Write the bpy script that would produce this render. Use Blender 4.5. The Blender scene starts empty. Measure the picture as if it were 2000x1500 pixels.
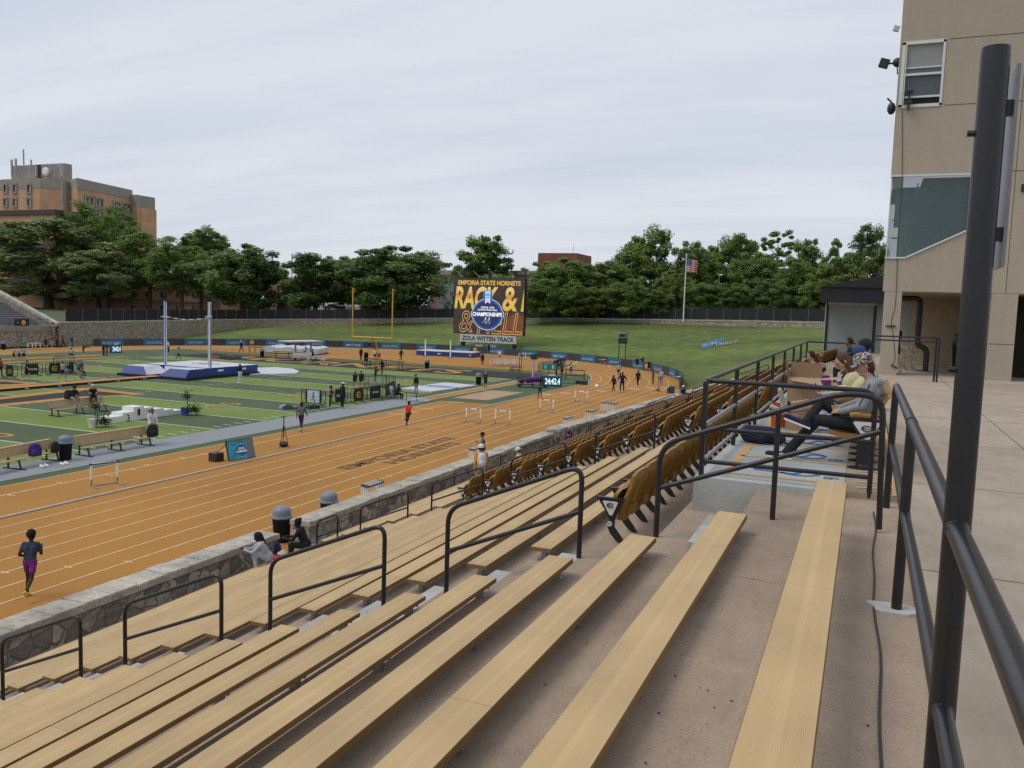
import bpy, bmesh, math, random
import numpy as np
from mathutils import Vector, Matrix
rnd = random.Random(11)
scene = bpy.context.scene
COL = scene.collection
R = math.radians
# ---------------------------------------------------------------- survey of the place
F_PX, YAW, PITCH, ROLL = 1642.0, R(22.72), R(5.23), R(1.834)
def _axes():
    f0 = Vector((-math.sin(YAW), math.cos(YAW), 0)); r0 = Vector((math.cos(YAW), math.sin(YAW), 0)); u0 = Vector((0, 0, 1))
    f = f0*math.cos(PITCH) - u0*math.sin(PITCH); u = u0*math.cos(PITCH) + f0*math.sin(PITCH)
    r = r0*math.cos(ROLL) + u*math.sin(ROLL); u2 = u*math.cos(ROLL) - r0*math.sin(ROLL)
    return r, u2, f
AX_R, AX_U, AX_F = _axes()
def ray(u, v): return AX_F + AX_R*((u-1000.0)/F_PX) - AX_U*((v-750.0)/F_PX)
TRK = -7.9
def G(u, v, z=TRK): d = ray(u, v); return d*(z/d.z)          # surveyed point on a level
def YD(u, v, y): d = ray(u, v); return d*(y/d.y)
def XD(u, v, x): d = ray(u, v); return d*(x/d.x)

# ---------------------------------------------------------------- materials
MATS = {}
def _p(name):
    m = bpy.data.materials.new(name); m.use_nodes = True
    return m, m.node_tree, m.node_tree.nodes['Principled BSDF']
def mat(name, col, rough=.6, metal=0., var=.12, vscale=3., bump=0., bscale=40., spec=.5, stretch=None, var2=0., v2scale=.3, emit=0.):
    if name in MATS: return MATS[name]
    m, nt, b = _p(name); N, L = nt.nodes, nt.links
    b.inputs['Roughness'].default_value = rough; b.inputs['Metallic'].default_value = metal
    b.inputs['Specular IOR Level'].default_value = spec
    tc = N.new('ShaderNodeTexCoord'); src = tc.outputs['Object']
    if stretch:
        mp = N.new('ShaderNodeMapping'); mp.inputs['Scale'].default_value = stretch; L.new(src, mp.inputs[0]); src = mp.outputs[0]
    c = col[:3]
    cur = None
    if var > 0:
        n = N.new('ShaderNodeTexNoise'); n.inputs['Scale'].default_value = vscale; n.inputs['Detail'].default_value = 6; n.inputs['Roughness'].default_value = .65
        L.new(src, n.inputs['Vector'])
        r = N.new('ShaderNodeValToRGB'); e = r.color_ramp.elements
        e[0].position = .3; e[1].position = .7
        e[0].color = [max(0, x*(1-var)) for x in c]+[1]; e[1].color = [x*(1+var) for x in c]+[1]
        L.new(n.outputs['Fac'], r.inputs[0]); cur = r.outputs[0]
        if var2 > 0:
            n2 = N.new('ShaderNodeTexNoise'); n2.inputs['Scale'].default_value = v2scale; n2.inputs['Detail'].default_value = 4
            L.new(src, n2.inputs['Vector'])
            r2 = N.new('ShaderNodeValToRGB'); e = r2.color_ramp.elements; e[0].position = .35; e[1].position = .65
            e[0].color = (1-var2,)*3+(1,); e[1].color = (1+var2,)*3+(1,)
            L.new(n2.outputs['Fac'], r2.inputs[0])
            mx = N.new('ShaderNodeMix'); mx.data_type = 'RGBA'; mx.blend_type = 'MULTIPLY'; mx.inputs['Factor'].default_value = 1
            L.new(cur, mx.inputs['A']); L.new(r2.outputs[0], mx.inputs['B']); cur = mx.outputs['Result']
        L.new(cur, b.inputs['Base Color'])
    else: b.inputs['Base Color'].default_value = list(c)+[1]
    if bump > 0:
        n3 = N.new('ShaderNodeTexNoise'); n3.inputs['Scale'].default_value = bscale; n3.inputs['Detail'].default_value = 4
        L.new(src, n3.inputs['Vector'])
        bp = N.new('ShaderNodeBump'); bp.inputs['Strength'].default_value = bump; bp.inputs['Distance'].default_value = .02
        L.new(n3.outputs['Fac'], bp.inputs['Height']); L.new(bp.outputs[0], b.inputs['Normal'])
    if emit > 0:
        b.inputs['Emission Strength'].default_value = emit
        if cur is not None: L.new(cur, b.inputs['Emission Color'])
        else: b.inputs['Emission Color'].default_value = list(c)+[1]
    MATS[name] = m; return m
def cm(col, rough=.8):                                           # cloth / skin by colour
    k = 'cloth_%02d_%02d_%02d' % tuple(int(min(x, .99)*100) for x in col)
    return mat(k, col, rough, var=.15, vscale=9, bump=.25, bscale=30, spec=.25)

def stone_mat(name, scale, c1, c2, mortar, edge=.06, axes=None, bumpd=.05):
    if name in MATS: return MATS[name]
    m, nt, b = _p(name); N, L = nt.nodes, nt.links
    tc = N.new('ShaderNodeTexCoord'); mp = N.new('ShaderNodeMapping')
    mp.inputs['Scale'].default_value = axes or (1, 1, 1)
    L.new(tc.outputs['Object'], mp.inputs[0])
    nz = N.new('ShaderNodeTexNoise'); nz.inputs['Scale'].default_value = scale*.9; nz.inputs['Detail'].default_value = 3
    L.new(mp.outputs[0], nz.inputs['Vector'])
    ad = N.new('ShaderNodeMix'); ad.data_type = 'RGBA'; ad.blend_type = 'LINEAR_LIGHT'; ad.inputs['Factor'].default_value = .13
    L.new(mp.outputs[0], ad.inputs['A']); L.new(nz.outputs['Color'], ad.inputs['B'])
    v1 = N.new('ShaderNodeTexVoronoi'); v1.inputs['Scale'].default_value = scale
    v2 = N.new('ShaderNodeTexVoronoi'); v2.inputs['Scale'].default_value = scale; v2.feature = 'DISTANCE_TO_EDGE'
    L.new(ad.outputs['Result'], v1.inputs['Vector']); L.new(ad.outputs['Result'], v2.inputs['Vector'])
    cr = N.new('ShaderNodeValToRGB'); e = cr.color_ramp.elements; e[0].color = list(c1)+[1]; e[1].color = list(c2)+[1]
    sp = N.new('ShaderNodeSeparateColor'); L.new(v1.outputs['Color'], sp.inputs[0]); L.new(sp.outputs[0], cr.inputs[0])
    n2 = N.new('ShaderNodeTexNoise'); n2.inputs['Scale'].default_value = scale*5; n2.inputs['Detail'].default_value = 8; n2.inputs['Roughness'].default_value = .7
    L.new(mp.outputs[0], n2.inputs['Vector'])
    r2 = N.new('ShaderNodeValToRGB'); e = r2.color_ramp.elements; e[0].position = .32; e[1].position = .68; e[0].color = (.62, .6, .58, 1); e[1].color = (1.25, 1.25, 1.25, 1)
    L.new(n2.outputs['Fac'], r2.inputs[0])
    mu = N.new('ShaderNodeMix'); mu.data_type = 'RGBA'; mu.blend_type = 'MULTIPLY'; mu.inputs['Factor'].default_value = 1
    L.new(cr.outputs[0], mu.inputs['A']); L.new(r2.outputs[0], mu.inputs['B'])
    er = N.new('ShaderNodeMapRange'); er.inputs['From Min'].default_value = edge*.35; er.inputs['From Max'].default_value = edge
    L.new(v2.outputs['Distance'], er.inputs['Value'])
    mx = N.new('ShaderNodeMix'); mx.data_type = 'RGBA'; mx.inputs['A'].default_value = list(mortar)+[1]
    L.new(er.outputs[0], mx.inputs['Factor']); L.new(mu.outputs['Result'], mx.inputs['B'])
    L.new(mx.outputs['Result'], b.inputs['Base Color']); b.inputs['Roughness'].default_value = .9
    ha = N.new('ShaderNodeMath'); ha.operation = 'MULTIPLY_ADD'; ha.inputs[1].default_value = .45
    L.new(n2.outputs['Fac'], ha.inputs[0]); L.new(er.outputs[0], ha.inputs[2])
    bp = N.new('ShaderNodeBump'); bp.inputs['Strength'].default_value = .9; bp.inputs['Distance'].default_value = bumpd
    L.new(ha.outputs[0], bp.inputs['Height']); L.new(bp.outputs[0], b.inputs['Normal'])
    MATS[name] = m; return m
def brick_mat(name, c1, c2, mortar, w=.22, h=.075):
    m, nt, b = _p(name); N, L = nt.nodes, nt.links
    tc = N.new('ShaderNodeTexCoord'); mp = N.new('ShaderNodeMapping'); mp.inputs['Rotation'].default_value = (R(90), 0, 0)
    L.new(tc.outputs['Object'], mp.inputs[0])
    sx = N.new('ShaderNodeSeparateXYZ'); L.new(tc.outputs['Object'], sx.inputs[0])
    a = N.new('ShaderNodeMath'); a.operation = 'ADD'; L.new(sx.outputs[0], a.inputs[0]); L.new(sx.outputs[1], a.inputs[1])
    cb = N.new('ShaderNodeCombineXYZ'); L.new(a.outputs[0], cb.inputs[0]); L.new(sx.outputs[2], cb.inputs[1])
    br = N.new('ShaderNodeTexBrick'); br.inputs['Scale'].default_value = 1; br.inputs['Brick Width'].default_value = w; br.inputs['Row Height'].default_value = h
    br.inputs['Mortar Size'].default_value = .01; br.inputs['Color1'].default_value = list(c1)+[1]; br.inputs['Color2'].default_value = list(c2)+[1]; br.inputs['Mortar'].default_value = list(mortar)+[1]
    L.new(cb.outputs[0], br.inputs['Vector'])
    n = N.new('ShaderNodeTexNoise'); n.inputs['Scale'].default_value = .35; n.inputs['Detail'].default_value = 5
    L.new(tc.outputs['Object'], n.inputs['Vector'])
    r = N.new('ShaderNodeValToRGB'); e = r.color_ramp.elements; e[0].position = .3; e[1].position = .7; e[0].color = (.8, .8, .8, 1); e[1].color = (1.15, 1.15, 1.15, 1)
    L.new(n.outputs['Fac'], r.inputs[0])
    mu = N.new('ShaderNodeMix'); mu.data_type = 'RGBA'; mu.blend_type = 'MULTIPLY'; mu.inputs['Factor'].default_value = 1
    L.new(br.outputs['Color'], mu.inputs['A']); L.new(r.outputs[0], mu.inputs['B']); L.new(mu.outputs['Result'], b.inputs['Base Color'])
    b.inputs['Roughness'].default_value = .9
    MATS[name] = m; return m
def speck_mat(name, col, dark, light, sc=60., amount=.5, patch=.15, pscale=.4, rough=.9, bump=.3, stain=None):
    m, nt, b = _p(name); N, L = nt.nodes, nt.links
    tc = N.new('ShaderNodeTexCoord'); s = tc.outputs['Object']
    n = N.new('ShaderNodeTexNoise'); n.inputs['Scale'].default_value = sc; n.inputs['Detail'].default_value = 5; n.inputs['Roughness'].default_value = .75
    L.new(s, n.inputs['Vector'])
    r = N.new('ShaderNodeValToRGB'); e = r.color_ramp.elements; e[0].position = .28; e[0].color = list(dark)+[1]; e[1].position = .74; e[1].color = list(light)+[1]
    k = r.color_ramp.elements.new(.47); k.color = list(col)+[1]; k = r.color_ramp.elements.new(.55); k.color = list(col)+[1]
    L.new(n.outputs['Fac'], r.inputs[0])
    n2 = N.new('ShaderNodeTexNoise'); n2.inputs['Scale'].default_value = pscale; n2.inputs['Detail'].default_value = 7; n2.inputs['Roughness'].default_value = .6
    L.new(s, n2.inputs['Vector'])
    r2 = N.new('ShaderNodeValToRGB'); e = r2.color_ramp.elements; e[0].position = .33; e[1].position = .67; e[0].color = (1-patch,)*3+(1,); e[1].color = (1+patch,)*3+(1,)
    L.new(n2.outputs['Fac'], r2.inputs[0])
    mu = N.new('ShaderNodeMix'); mu.data_type = 'RGBA'; mu.blend_type = 'MULTIPLY'; mu.inputs['Factor'].default_value = 1
    L.new(r.outputs[0], mu.inputs['A']); L.new(r2.outputs[0], mu.inputs['B'])
    cur = mu.outputs['Result']
    if stain:                                                       # worn and weathered patches, finer than the slab
        mp = N.new('ShaderNodeMapping'); mp.inputs['Scale'].default_value = (2.6, 1.2, .35); L.new(s, mp.inputs[0])
        n4 = N.new('ShaderNodeTexNoise'); n4.inputs['Scale'].default_value = 1.4; n4.inputs['Detail'].default_value = 9; n4.inputs['Roughness'].default_value = .72; n4.inputs['Distortion'].default_value = .6; L.new(mp.outputs[0], n4.inputs['Vector'])
        r4 = N.new('ShaderNodeValToRGB'); e = r4.color_ramp.elements; e[0].position = .36; e[1].position = .6; e[0].color = (1-stain,)*3+(1,); e[1].color = (1+stain*.4,)*3+(1,); L.new(n4.outputs['Fac'], r4.inputs[0])
        m4 = N.new('ShaderNodeMix'); m4.data_type = 'RGBA'; m4.blend_type = 'MULTIPLY'; m4.inputs['Factor'].default_value = 1; L.new(cur, m4.inputs['A']); L.new(r4.outputs[0], m4.inputs['B']); cur = m4.outputs['Result']
    L.new(cur, b.inputs['Base Color']); b.inputs['Roughness'].default_value = rough; b.inputs['Specular IOR Level'].default_value = .3
    bp = N.new('ShaderNodeBump'); bp.inputs['Strength'].default_value = bump; bp.inputs['Distance'].default_value = .006
    L.new(n.outputs['Fac'], bp.inputs['Height']); L.new(bp.outputs[0], b.inputs['Normal'])
    MATS[name] = m; return m
def plank_mat():
    m, nt, b = _p('bench_plank'); N, L = nt.nodes, nt.links
    tc = N.new('ShaderNodeTexCoord'); oi = N.new('ShaderNodeObjectInfo')
    sx = N.new('ShaderNodeSeparateXYZ'); L.new(tc.outputs['Object'], sx.inputs[0])
    mp = N.new('ShaderNodeMapping'); mp.inputs['Scale'].default_value = (9, .25, 1); L.new(tc.outputs['Object'], mp.inputs[0])
    sc = N.new('ShaderNodeVectorMath'); sc.operation = 'SCALE'; cb = N.new('ShaderNodeCombineXYZ')
    L.new(oi.outputs['Random'], cb.inputs[1]); L.new(cb.outputs[0], sc.inputs[0]); sc.inputs['Scale'].default_value = 40
    av = N.new('ShaderNodeVectorMath'); L.new(mp.outputs[0], av.inputs[0]); L.new(sc.outputs[0], av.inputs[1])
    n = N.new('ShaderNodeTexNoise'); n.inputs['Scale'].default_value = 2.2; n.inputs['Detail'].default_value = 6; L.new(av.outputs[0], n.inputs['Vector'])
    r = N.new('ShaderNodeValToRGB'); e = r.color_ramp.elements; e[0].position = .3; e[1].position = .72
    e[0].color = (.480, .330, .160, 1); e[1].color = (.520, .362, .180, 1); L.new(n.outputs['Fac'], r.inputs[0])
    # lighter middle stripe of the extrusion
    ab = N.new('ShaderNodeMath'); ab.operation = 'ABSOLUTE'; L.new(sx.outputs[0], ab.inputs[0])
    st = N.new('ShaderNodeMapRange'); st.inputs['From Min'].default_value = .019; st.inputs['From Max'].default_value = .016; st.inputs['To Max'].default_value = .3
    L.new(ab.outputs[0], st.inputs['Value'])
    mx = N.new('ShaderNodeMix'); mx.data_type = 'RGBA'; mx.inputs['B'].default_value = (.62, .45, .24, 1)
    L.new(st.outputs[0], mx.inputs['Factor']); L.new(r.outputs[0], mx.inputs['A'])
    # ribs
    mm = N.new('ShaderNodeMath'); mm.operation = 'MULTIPLY'; mm.inputs[1].default_value = 2*math.pi/.0075; L.new(sx.outputs[0], mm.inputs[0])
    sn = N.new('ShaderNodeMath'); sn.operation = 'SINE'; L.new(mm.outputs[0], sn.inputs[0])
    rb = N.new('ShaderNodeMapRange'); rb.inputs['From Min'].default_value = -1; rb.inputs['To Min'].default_value = .9; rb.inputs['To Max'].default_value = 1.06
    L.new(sn.outputs[0], rb.inputs['Value'])
    # scuffs
    n2 = N.new('ShaderNodeTexNoise'); n2.inputs['Scale'].default_value = 1.3; n2.inputs['Detail'].default_value = 7; L.new(tc.outputs['Object'], n2.inputs['Vector'])
    r2 = N.new('ShaderNodeMapRange'); r2.inputs['From Min'].default_value = .3; r2.inputs['From Max'].default_value = .7; r2.inputs['To Min'].default_value = .88; r2.inputs['To Max'].default_value = 1.08; L.new(n2.outputs['Fac'], r2.inputs['Value'])
    m1 = N.new('ShaderNodeMath'); m1.operation = 'MULTIPLY'; L.new(rb.outputs[0], m1.inputs[0]); L.new(r2.outputs[0], m1.inputs[1])
    ra = N.new('ShaderNodeMapRange'); ra.inputs['To Min'].default_value = .93; ra.inputs['To Max'].default_value = 1.06; L.new(oi.outputs['Random'], ra.inputs['Value'])
    m2 = N.new('ShaderNodeMath'); m2.operation = 'MULTIPLY'; L.new(m1.outputs[0], m2.inputs[0]); L.new(ra.outputs[0], m2.inputs[1])
    # the boards come in lengths: a tone of its own for each, and a fine butt joint
    oy = N.new('ShaderNodeMath'); oy.operation = 'MULTIPLY_ADD'; oy.inputs[1].default_value = 7.3; L.new(oi.outputs['Random'], oy.inputs[0]); L.new(sx.outputs[1], oy.inputs[2])
    dv = N.new('ShaderNodeMath'); dv.operation = 'DIVIDE'; dv.inputs[1].default_value = 5.49; L.new(oy.outputs[0], dv.inputs[0])
    fl = N.new('ShaderNodeMath'); fl.operation = 'FLOOR'; L.new(dv.outputs[0], fl.inputs[0]); fr = N.new('ShaderNodeMath'); fr.operation = 'FRACT'; L.new(dv.outputs[0], fr.inputs[0])
    ad2 = N.new('ShaderNodeMath'); L.new(fl.outputs[0], ad2.inputs[0]); L.new(oi.outputs['Random'], ad2.inputs[1])
    wn = N.new('ShaderNodeTexWhiteNoise'); wn.noise_dimensions = '1D'; L.new(ad2.outputs[0], wn.inputs['W'])
    w2 = N.new('ShaderNodeMapRange'); w2.inputs['To Min'].default_value = .94; w2.inputs['To Max'].default_value = 1.06; L.new(wn.outputs['Value'], w2.inputs['Value'])
    jt = N.new('ShaderNodeMath'); jt.operation = 'GREATER_THAN'; jt.inputs[1].default_value = .0011; L.new(fr.outputs[0], jt.inputs[0])
    j2 = N.new('ShaderNodeMapRange'); j2.inputs['To Min'].default_value = .6; L.new(jt.outputs[0], j2.inputs['Value'])
    m3 = N.new('ShaderNodeMath'); m3.operation = 'MULTIPLY'; L.new(w2.outputs[0], m3.inputs[0]); L.new(j2.outputs[0], m3.inputs[1])
    m4 = N.new('ShaderNodeMath'); m4.operation = 'MULTIPLY'; L.new(m2.outputs[0], m4.inputs[0]); L.new(m3.outputs[0], m4.inputs[1]); m2 = m4
    vm = N.new('ShaderNodeVectorMath'); vm.operation = 'SCALE'; L.new(mx.outputs['Result'], vm.inputs[0]); L.new(m2.outputs[0], vm.inputs['Scale'])
    L.new(vm.outputs[0], b.inputs['Base Color']); b.inputs['Roughness'].default_value = .62; b.inputs['Specular IOR Level'].default_value = .35
    MATS['plank'] = m; return m
def leaf_mat(name, c):
    if name in MATS: return MATS[name]
    m, nt, b = _p(name); N, L = nt.nodes, nt.links
    ge = N.new('ShaderNodeNewGeometry'); tc = N.new('ShaderNodeTexCoord')
    n = N.new('ShaderNodeTexNoise'); n.inputs['Scale'].default_value = .55; n.inputs['Detail'].default_value = 3; L.new(tc.outputs['Object'], n.inputs['Vector'])
    ad = N.new('ShaderNodeMath'); ad.operation = 'MULTIPLY_ADD'; ad.inputs[1].default_value = .55; L.new(ge.outputs['Random Per Island'], ad.inputs[0]); 
    sb = N.new('ShaderNodeMath'); sb.operation = 'MULTIPLY_ADD'; sb.inputs[1].default_value = 1.2; sb.inputs[2].default_value = -.38; L.new(n.outputs['Fac'], sb.inputs[0]); L.new(sb.outputs[0], ad.inputs[2])
    r = N.new('ShaderNodeValToRGB'); e = r.color_ramp.elements; e[0].position = .15; e[1].position = .9
    e[0].color = (c[0]*.55, c[1]*.6, c[2]*.6, 1); e[1].color = (c[0]*1.6, c[1]*1.5, c[2]*1.35, 1); L.new(ad.outputs[0], r.inputs[0])
    L.new(r.outputs[0], b.inputs['Base Color']); b.inputs['Roughness'].default_value = .55; b.inputs['Specular IOR Level'].default_value = .35
    tl = N.new('ShaderNodeBsdfTranslucent'); L.new(r.outputs[0], tl.inputs[0]); mxs = N.new('ShaderNodeMixShader'); mxs.inputs[0].default_value = .45
    L.new(b.outputs[0], mxs.inputs[1]); L.new(tl.outputs[0], mxs.inputs[2]); L.new(mxs.outputs[0], N['Material Output'].inputs[0])
    MATS[name] = m; return m

# ---------------------------------------------------------------- mesh building
class MB:
    def __init__(s): s.v = []; s.f = []; s.m = []
    def add(s, vs, fs, mi=0):
        o = len(s.v); s.v += [tuple(p) for p in vs]; s.f += [tuple(i+o for i in f) for f in fs]; s.m += [mi]*len(fs); return s
    def box(s, x0, x1, y0, y1, z0, z1, mi=0):
        return s.add([(x0,y0,z0),(x1,y0,z0),(x1,y1,z0),(x0,y1,z0),(x0,y0,z1),(x1,y0,z1),(x1,y1,z1),(x0,y1,z1)],
                     [(0,3,2,1),(4,5,6,7),(0,1,5,4),(1,2,6,5),(2,3,7,6),(3,0,4,7)], mi)
    def obox(s, c, size, M=None, mi=0):
        c = Vector(c); h = [x/2 for x in size]; M = M or Matrix.Identity(3)
        if isinstance(M, (int, float)): M = Matrix.Rotation(M, 3, 'Z')
        vs = [c + M @ Vector((a*h[0], b*h[1], d*h[2])) for a, b, d in ((-1,-1,-1),(1,-1,-1),(1,1,-1),(-1,1,-1),(-1,-1,1),(1,-1,1),(1,1,1),(-1,1,1))]
        return s.add(vs, [(0,3,2,1),(4,5,6,7),(0,1,5,4),(1,2,6,5),(2,3,7,6),(3,0,4,7)], mi)
    def bar(s, p, q, w, h=None, mi=0):
        p, q = Vector(p), Vector(q); d = (q-p); L = d.length; d.normalize(); h = h or w
        up = Vector((0,0,1)) if abs(d.z) < .95 else Vector((0,1,0))
        x = d.cross(up).normalized(); y = x.cross(d).normalized()
        M = Matrix((x, d, y)).transposed()
        return s.obox((p+q)/2, (w, L, h), M, mi)
    def tube(s, path, r, n=8, mi=0, caps=True):
        P = [Vector(p) for p in path]; rs = r if isinstance(r, (list, tuple)) else [r]*len(P)
        t0 = (P[1]-P[0]).normalized(); a = Vector((0,0,1)) if abs(t0.z) < .9 else Vector((1,0,0))
        x = t0.cross(a).normalized(); vs = []
        for i, p in enumerate(P):
            t = ((P[min(i+1, len(P)-1)]-P[max(i-1, 0)])).normalized()
            x = (x - t*x.dot(t)).normalized(); y = t.cross(x)
            vs += [p + (x*math.cos(2*math.pi*k/n)+y*math.sin(2*math.pi*k/n))*rs[i] for k in range(n)]
        fs = [(i*n+k, i*n+(k+1) % n, (i+1)*n+(k+1) % n, (i+1)*n+k) for i in range(len(P)-1) for k in range(n)]
        if caps: fs += [tuple(range(n))[::-1], tuple((len(P)-1)*n+k for k in range(n))]
        return s.add(vs, fs, mi)
    def prism(s, poly, o, ex, ey, ez, mi=0):
        o, ex, ey, ez = Vector(o), Vector(ex), Vector(ey), Vector(ez); n = len(poly)
        b = [o+ex*x+ey*y for x, y in poly]; t = [p+ez for p in b]
        return s.add(b+t, [tuple(range(n))[::-1], tuple(range(n, 2*n))]+[(k, (k+1) % n, n+(k+1) % n, n+k) for k in range(n)], mi)
    def lathe(s, prof, o=(0,0,0), n=16, mi=0, sx=1, sy=1):
        o = Vector(o); vs = [o+Vector((r*math.cos(2*math.pi*k/n)*sx, r*math.sin(2*math.pi*k/n)*sy, z)) for r, z in prof for k in range(n)]
        fs = [(i*n+k, i*n+(k+1) % n, (i+1)*n+(k+1) % n, (i+1)*n+k) for i in range(len(prof)-1) for k in range(n)]
        fs += [tuple(range(n))[::-1], tuple((len(prof)-1)*n+k for k in range(n))]
        return s.add(vs, fs, mi)
    def ball(s, c, r, n=10, mi=0, sc=(1,1,1)):
        pr = [(max(1e-4, math.sin(math.pi*i/(n//2+1)))*r, -math.cos(math.pi*i/(n//2+1))*r) for i in range(n//2+2)]
        c = Vector(c); vs = [c+Vector((q*math.cos(2*math.pi*k/n)*sc[0], q*math.sin(2*math.pi*k/n)*sc[1], z*sc[2])) for q, z in pr for k in range(n)]
        return s.add(vs, [(i*n+k, i*n+(k+1) % n, (i+1)*n+(k+1) % n, (i+1)*n+k) for i in range(len(pr)-1) for k in range(n)], mi)
    def sheet(s, pts, z, mi=0): return s.add([(p[0], p[1], z) for p in pts], [tuple(range(len(pts)))], mi)
    def build(s, name, mats, parent=None, smooth=False, loc=None):
        me = bpy.data.meshes.new(name); me.from_pydata(s.v, [], s.f)
        mats = mats if isinstance(mats, (list, tuple)) else [mats]
        for m in mats: me.materials.append(m)
        if len(mats) > 1: me.polygons.foreach_set('material_index', s.m)
        me.update()
        if smooth:
            me.shade_smooth(); me.set_sharp_from_angle(angle=R(40))
        o = bpy.data.objects.new(name, me); COL.objects.link(o)
        if parent: o.parent = parent
        if loc is not None: o.location = loc
        return o
def tag(o, label=None, cat=None, group=None, kind=None):
    if label: o['label'] = label
    if cat: o['category'] = cat
    if group: o['group'] = group
    if kind: o['kind'] = kind
    return o
def thing(name, label, cat, loc=(0,0,0), rotz=0., group=None):
    o = bpy.data.objects.new(name, None); COL.objects.link(o); o.location = loc; o.rotation_euler = (0, 0, rotz); o.empty_display_size = .1
    return tag(o, label, cat, group)
def dup(root, loc, rotz=0., label=None, group=None, scale=None):
    def cp(o, par):
        c = o.copy(); COL.objects.link(c)
        if par: c.parent = par
        for ch in (KIDS[o.name] if o.name in KIDS else list(o.children)): cp(ch, c)
        return c
    c = cp(root, None); c.location = loc; c.rotation_euler = (0, 0, rotz)
    if label: c['label'] = label
    if group: c['group'] = group
    if scale: c.scale = scale
    return c
KIDS = {}
def cache(o):
    KIDS[o.name] = list(o.children)
    for c in KIDS[o.name]: cache(c)
    return o
def text(s, w, h, mats, name='lettering', parent=None, shear=0., outline=0., off=.02, depth=.01, data_only=False):
    cu = bpy.data.curves.new(name, 'FONT'); cu.body = s; cu.size = 1; cu.shear = shear; cu.align_x = 'CENTER'; cu.align_y = 'CENTER'
    if outline: cu.fill_mode = 'NONE'; cu.bevel_depth = outline; cu.bevel_resolution = 0
    else: cu.offset = off; cu.extrude = depth
    ob = bpy.data.objects.new(name, cu); COL.objects.link(ob)
    dg = bpy.context.evaluated_depsgraph_get(); me = bpy.data.meshes.new_from_object(ob.evaluated_get(dg))
    bpy.data.objects.remove(ob); bpy.data.curves.remove(cu)
    n = len(me.vertices); co = np.empty(n*3); me.vertices.foreach_get('co', co); co = co.reshape(-1, 3)
    a, b = co.min(0), co.max(0); c = (a+b)/2; co[:, 0] = (co[:, 0]-c[0])*w/(b[0]-a[0]); co[:, 1] = (co[:, 1]-c[1])*h/(b[1]-a[1])
    me.vertices.foreach_set('co', co.ravel()); me.materials.clear()
    for m in (mats if isinstance(mats, list) else [mats]): me.materials.append(m)
    me.update(); me.name = name
    if data_only: return me
    o = bpy.data.objects.new(name, me); COL.objects.link(o)
    if parent: o.parent = parent
    return o
def place(o, origin, ex, ey):                                      # local x,y of o along ex,ey
    ex, ey = Vector(ex).normalized(), Vector(ey).normalized(); ez = ex.cross(ey)
    M = Matrix((ex, ey, ez)).transposed().to_4x4(); M.translation = Vector(origin); o.matrix_local = M; return o
def arc_path(pts, rad, n=5):                                       # polyline with rounded corners
    P = [Vector(p) for p in pts]; out = [P[0]]
    for i in range(1, len(P)-1):
        a = (P[i-1]-P[i]); b = (P[i+1]-P[i]); ra = min(rad, a.length*.49, b.length*.49)
        p0 = P[i]+a.normalized()*ra; p1 = P[i]+b.normalized()*ra
        out += [p0.lerp(P[i], t).lerp(P[i].lerp(p1, t), t) for t in [k/n for k in range(n+1)]]
    return out+[P[-1]]

# ---------------------------------------------------------------- palette
M_BLACK = mat('black_metal', (.012, .012, .014), .36, .0, var=.25, vscale=8, bump=.05, bscale=60, spec=.5)
M_DARK = mat('dark_plastic', (.02, .02, .022), .5, var=.2)
M_STEEL = mat('galvanised', (.32, .34, .36), .45, .6, var=.2, vscale=12)
M_ALU = mat('aluminium', (.5, .52, .54), .4, .6, var=.15)
M_WHITE = mat('white_paint', (.75, .75, .74), .5, var=.06)
M_LINE = mat('line_paint', (.72, .56, .35), .8, var=.2, vscale=5)
M_FLINE = mat('field_line_paint', (.62, .66, .58), .85, var=.2, vscale=6)
M_GREY = mat('grey_plastic', (.17, .21, .25), .5, var=.1)
M_BIN = mat('bin_black', (.012, .013, .015), .75, var=.2, spec=.2)
M_BLUE = mat('blue_vinyl', (.014, .045, .22), .5, var=.25, vscale=2, bump=.3, bscale=6)
M_MATW = mat('white_vinyl', (.56, .56, .60), .6, var=.1, vscale=1.2, bump=.3, bscale=4)
M_TARP = mat('grey_tarp', (.52, .53, .57), .6, var=.14, vscale=.9, bump=.5, bscale=3)
M_PLANK = plank_mat()
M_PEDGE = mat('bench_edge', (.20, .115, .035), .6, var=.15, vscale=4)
M_PLANK2 = mat('team_bench_plank', (.43, .31, .165), .6, var=.14, vscale=2, stretch=(6, .4, 1))
M_TAN = speck_mat('aggregate_concrete', (.33, .252, .185), (.20, .15, .105), (.45, .36, .28), 55, patch=.18, pscale=.8, stain=.12)
M_DECK = speck_mat('deck_concrete', (.385, .315, .245), (.32, .26, .20), (.46, .385, .31), 45, patch=.15, pscale=.35, stain=.12, bump=.12)
M_STEP = speck_mat('step_concrete', (.40, .395, .37), (.29, .29, .27), (.50, .49, .46), 30, patch=.25, pscale=1.1, bump=.15)
M_PLAT = speck_mat('platform_concrete', (.36, .37, .355), (.27, .28, .26), (.43, .44, .42), 25, patch=.22, pscale=.9, bump=.12)
M_TRACK = speck_mat('track_rubber', (.375, .178, .038), (.31, .145, .03), (.44, .215, .055), 30, patch=.10, pscale=.12, bump=.2)
M_YEL = mat('mustard_plastic', (.275, .138, .020), .42, var=.1, vscale=5)
M_GOLD = mat('gold_paint', (.62, .33, .02), .45, var=.08)
M_ORANGE = mat('field_orange', (.42, .20, .035), .85, var=.15, vscale=2)
M_BLACKT = mat('black_turf', (.018, .019, .018), .95, var=.25, vscale=6, bump=.4, bscale=60)
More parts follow.
